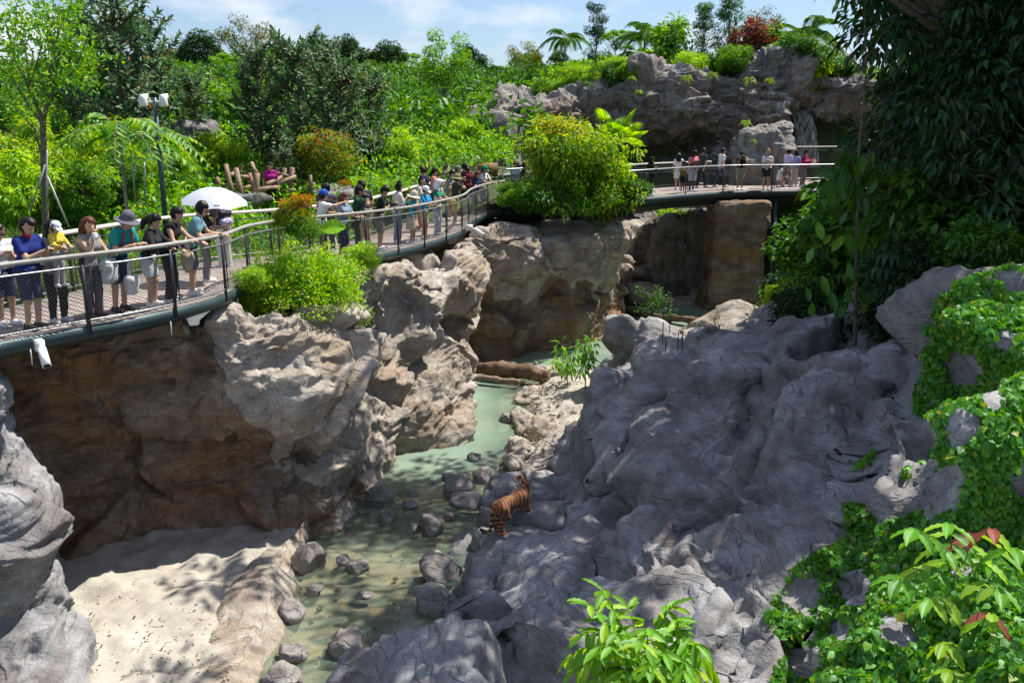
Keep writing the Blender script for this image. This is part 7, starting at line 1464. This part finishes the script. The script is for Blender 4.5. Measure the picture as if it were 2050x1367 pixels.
# ------------------------------------------------------------------ tiger
hp_ = Z(1001, 1066, .50); hd_ = np.array([.70, .714, 0]); lf = np.array([-hd_[1], hd_[0], 0])
TS = .86
def TW(f_, l, z): return hp_ + (hd_ * f_ * .92 + lf * l + UP * z) * TS
t = empty('tiger', hp_); tag(t, 'striped orange tiger standing on the rocks by the stream, looking left', 'tiger')
pr = []; lab = []
def cap_(a, b, r0, r1): pr.append((np.array(a), np.array(b), r0 * TS, r1 * TS))
B = TW
cap_(B(-.02, 0, .66), B(.30, 0, .64), .165, .175)      # rump
cap_(B(.30, 0, .63), B(.62, 0, .62), .165, .19)        # belly
cap_(B(.62, 0, .64), B(.86, 0, .66), .19, .19)         # chest
cap_(B(.72, .10, .72), B(.82, .10, .62), .12, .11); cap_(B(.72, -.10, .72), B(.82, -.10, .62), .12, .11)
nk = B(.98, .04, .86); hdc = B(1.00, .20, .99)
cap_(B(.80, 0, .74), nk, .15, .115); cap_(nk, hdc, .115, .10)
fw_ = unit(lf * .95 - hd_ * .12 + UP * (.02 * TS)); hs_ = unit(np.cross(fw_, UP))
cap_(hdc, hdc + fw_ * (.05 * TS), .115, .105); cap_(hdc + hs_ * (.05 * TS) - UP * (.03 * TS), hdc - hs_ * (.05 * TS) - UP * (.03 * TS), .075, .075)
cap_(hdc + fw_ * (.09 * TS) - UP * (.025 * TS), hdc + fw_ * (.19 * TS) - UP * (.04 * TS), .068, .052); cap_(hdc + fw_ * (.10 * TS) - UP * (.07 * TS), hdc + fw_ * (.165 * TS) - UP * (.085 * TS), .045, .036)
for s_ in (-1, 1): cap_(hdc + hs_ * s_ * (.085 * TS) + UP * (.085 * TS) - fw_ * (.02 * TS), hdc + hs_ * s_ * (.10 * TS) + UP * (.125 * TS) - fw_ * (.02 * TS), .036, .022)
legs_ = [((.02, .11), (.14, .12, .42), (-.05, .12, .24), (.02, .12, .05), 1), ((.02, -.11), (.10, -.12, .42), (-.12, -.12, .25), (-.08, -.12, .05), 1), ((.78, .12), (.76, .13, .38), (.80, .13, .20), (.80, .13, .05), 0), ((.78, -.12), (.86, -.13, .38), (.92, -.13, .20), (.93, -.13, .05), 0)]
for (f0, l0), k1, k2, k3, hind in legs_:
    cap_(B(f0, l0, .60), B(*k1), .125 if hind else .095, .085 if hind else .075); cap_(B(*k1), B(*k2), .08 if hind else .068, .052); cap_(B(*k2), B(*k3), .052, .050); cap_(B(*k3), B(k3[0] + .11, k3[1], .04), .055, .046)
tail = [B(-.14, 0, .66), B(-.25, .02, .50), B(-.27, .04, .26), B(-.26, .10, .06), B(-.30, .24, .03), B(-.36, .30, .10)]
for a, b in zip(tail[:-1], tail[1:]): cap_(a, b, .040, .034)
def tiger_col(V):
    q = (V - hp_) / TS; f_ = q @ hd_ / .92; l = q @ lf; z = q[:, 2]; n1 = fbm(V * 6, 3, 9); n2 = fbm(V * 14, 2, 5)
    og = np.array([.38, .145, .035]); dk = np.array([.22, .066, .016]); wh = np.array([.70, .62, .52]); bl = np.array([.012, .009, .008])
    c = og + (dk - og) * np.clip(.5 + (z - .62) * 1.2 + .3 * n1, 0, 1)[:, None]
    white = np.clip((.52 - z) * 6, 0, 1) * (np.abs(l) < .13) * (f_ > .2) * (f_ < .95); inner = np.clip(.5 - np.abs(np.abs(l) - .05) * 12, 0, .8) * (z < .45); c = c + (wh - c) * np.maximum(white, inner)[:, None]
    body = (z > .40); st = np.sin((f_ * 9.5 + .10 * n1 + .5 * np.sin(z * 4.2) + .12 * np.sin(l * 20)) * 2 * math.pi); brk = vnoise(np.stack([f_ * 9, l * 9, z * 7], 1), 3); s_b = sstep(.25, .55, st - .35 * np.maximum(brk, 0)) * body * (f_ > -.16) * (1 - sstep(.0, .05, .50 - z) * .4)
    s_l = sstep(.2, .5, np.sin((z * 11 + .15 * n1 + .3 * f_) * 2 * math.pi)) * (z <= .42) * (z > .1); s = np.maximum(s_b, s_l)
    dt = np.full(len(V), 9.0); ar = np.zeros(len(V)); acc = 0
    for a, b in zip(tail[:-1], tail[1:]):
        ab = b - a; L = np.linalg.norm(ab); u = np.clip(((V - a) @ ab) / L ** 2, 0, 1); d = np.linalg.norm(V - a - u[:, None] * ab, axis=1); m_ = d < dt; dt = np.where(m_, d, dt); ar = np.where(m_, acc + u * L, ar); acc += L
    tl = (dt < .055) & (f_ < -.12); s = np.where(tl, sstep(.1, .4, np.sin(ar * 2 * math.pi / .115)), s); s = np.where(tl & (ar > acc - .12), 1, s)
    hq = (V - hdc) / TS; hf = hq @ fw_; hl = hq @ hs_; hz = hq[:, 2]; hm_ = np.linalg.norm(hq - fw_ * .06, axis=1) < .20; hm_ &= (hf > -.08)
    hcol = np.where((((np.abs(hl) > .06) & (hz < .03)) | (hz < -.075) | ((np.abs(hl) > .025) & (np.abs(hl) < .06) & (hz > .0) & (hz < .06) & (hf > .07)))[:, None], wh, og); hst = sstep(.35, .6, np.sin((np.abs(hl) * 6 + hz * 5 - hf * 9 + .25 * n1) * 2 * math.pi * 1.15)) * (hf < .115); hst = np.where((hf > .215) | ((hz < -.09) & (hf > .15)), .85, hst)
    ear = (hz > .085) & (np.abs(hl) > .06); hst = np.where(ear, 1, hst); c = np.where(hm_[:, None], hcol, c); s = np.where(hm_, hst, s)
    return {'fur': c + (bl - c) * s[:, None]}
m, nt, out = new_mat('tiger_fur'); p = N(nt, 'ShaderNodeBsdfPrincipled', Roughness=.8); at = N(nt, 'ShaderNodeAttribute', attribute_name='fur'); nt.links.new(at.outputs['Color'], p.inputs[0]); p.inputs['Sheen Weight'].default_value = .2
tc = N(nt, 'ShaderNodeTexCoord').outputs['Object']; b = N(nt, 'ShaderNodeBump', Strength=.3, Distance=.01); nt.links.new(noise_tex(nt, tc, 90, 2), b.inputs['Height']); nt.links.new(b.outputs[0], p.inputs['Normal']); nt.links.new(p.outputs[0], out.inputs[0])
o = sdf_mesh('body', pr, .012, m, None, .06, attrs=tiger_col); at_world(o, t)
eb = MB()
for s_ in (-1, 1):
    mb = MB(); c = hdc + fw_ * (.135 * TS) + hs_ * s_ * (.045 * TS) + UP * (.018 * TS); mb.tube([c - fw_ * (.008 * TS), c, c + fw_ * (.012 * TS)], [.012, .016, .006], 8); at_world(mb.build('eye', M['black'], smooth=True), t)
mb = MB(); c = hdc + fw_ * (.235 * TS) - UP * (.028 * TS); mb.tube([c - fw_ * (.02 * TS), c, c + fw_ * (.012 * TS)], [.018, .024, .008], 8); at_world(mb.build('nose', cloth((.28, .09, .07), 'nose', .5), smooth=True), t)
mb = MB()
for s_ in (-1, 1):
    for k in range(4): c = hdc + fw_ * (.20 * TS) + hs_ * s_ * (.035 * TS) - UP * (.055 + .012 * k); mb.tube([c, c + hs_ * s_ * (.14 * TS) - UP * (.03 * TS) * k + fw_ * (.03 * TS)], .0018, 4)
o = at_world(mb.build('whiskers', M['white_metal']), t)
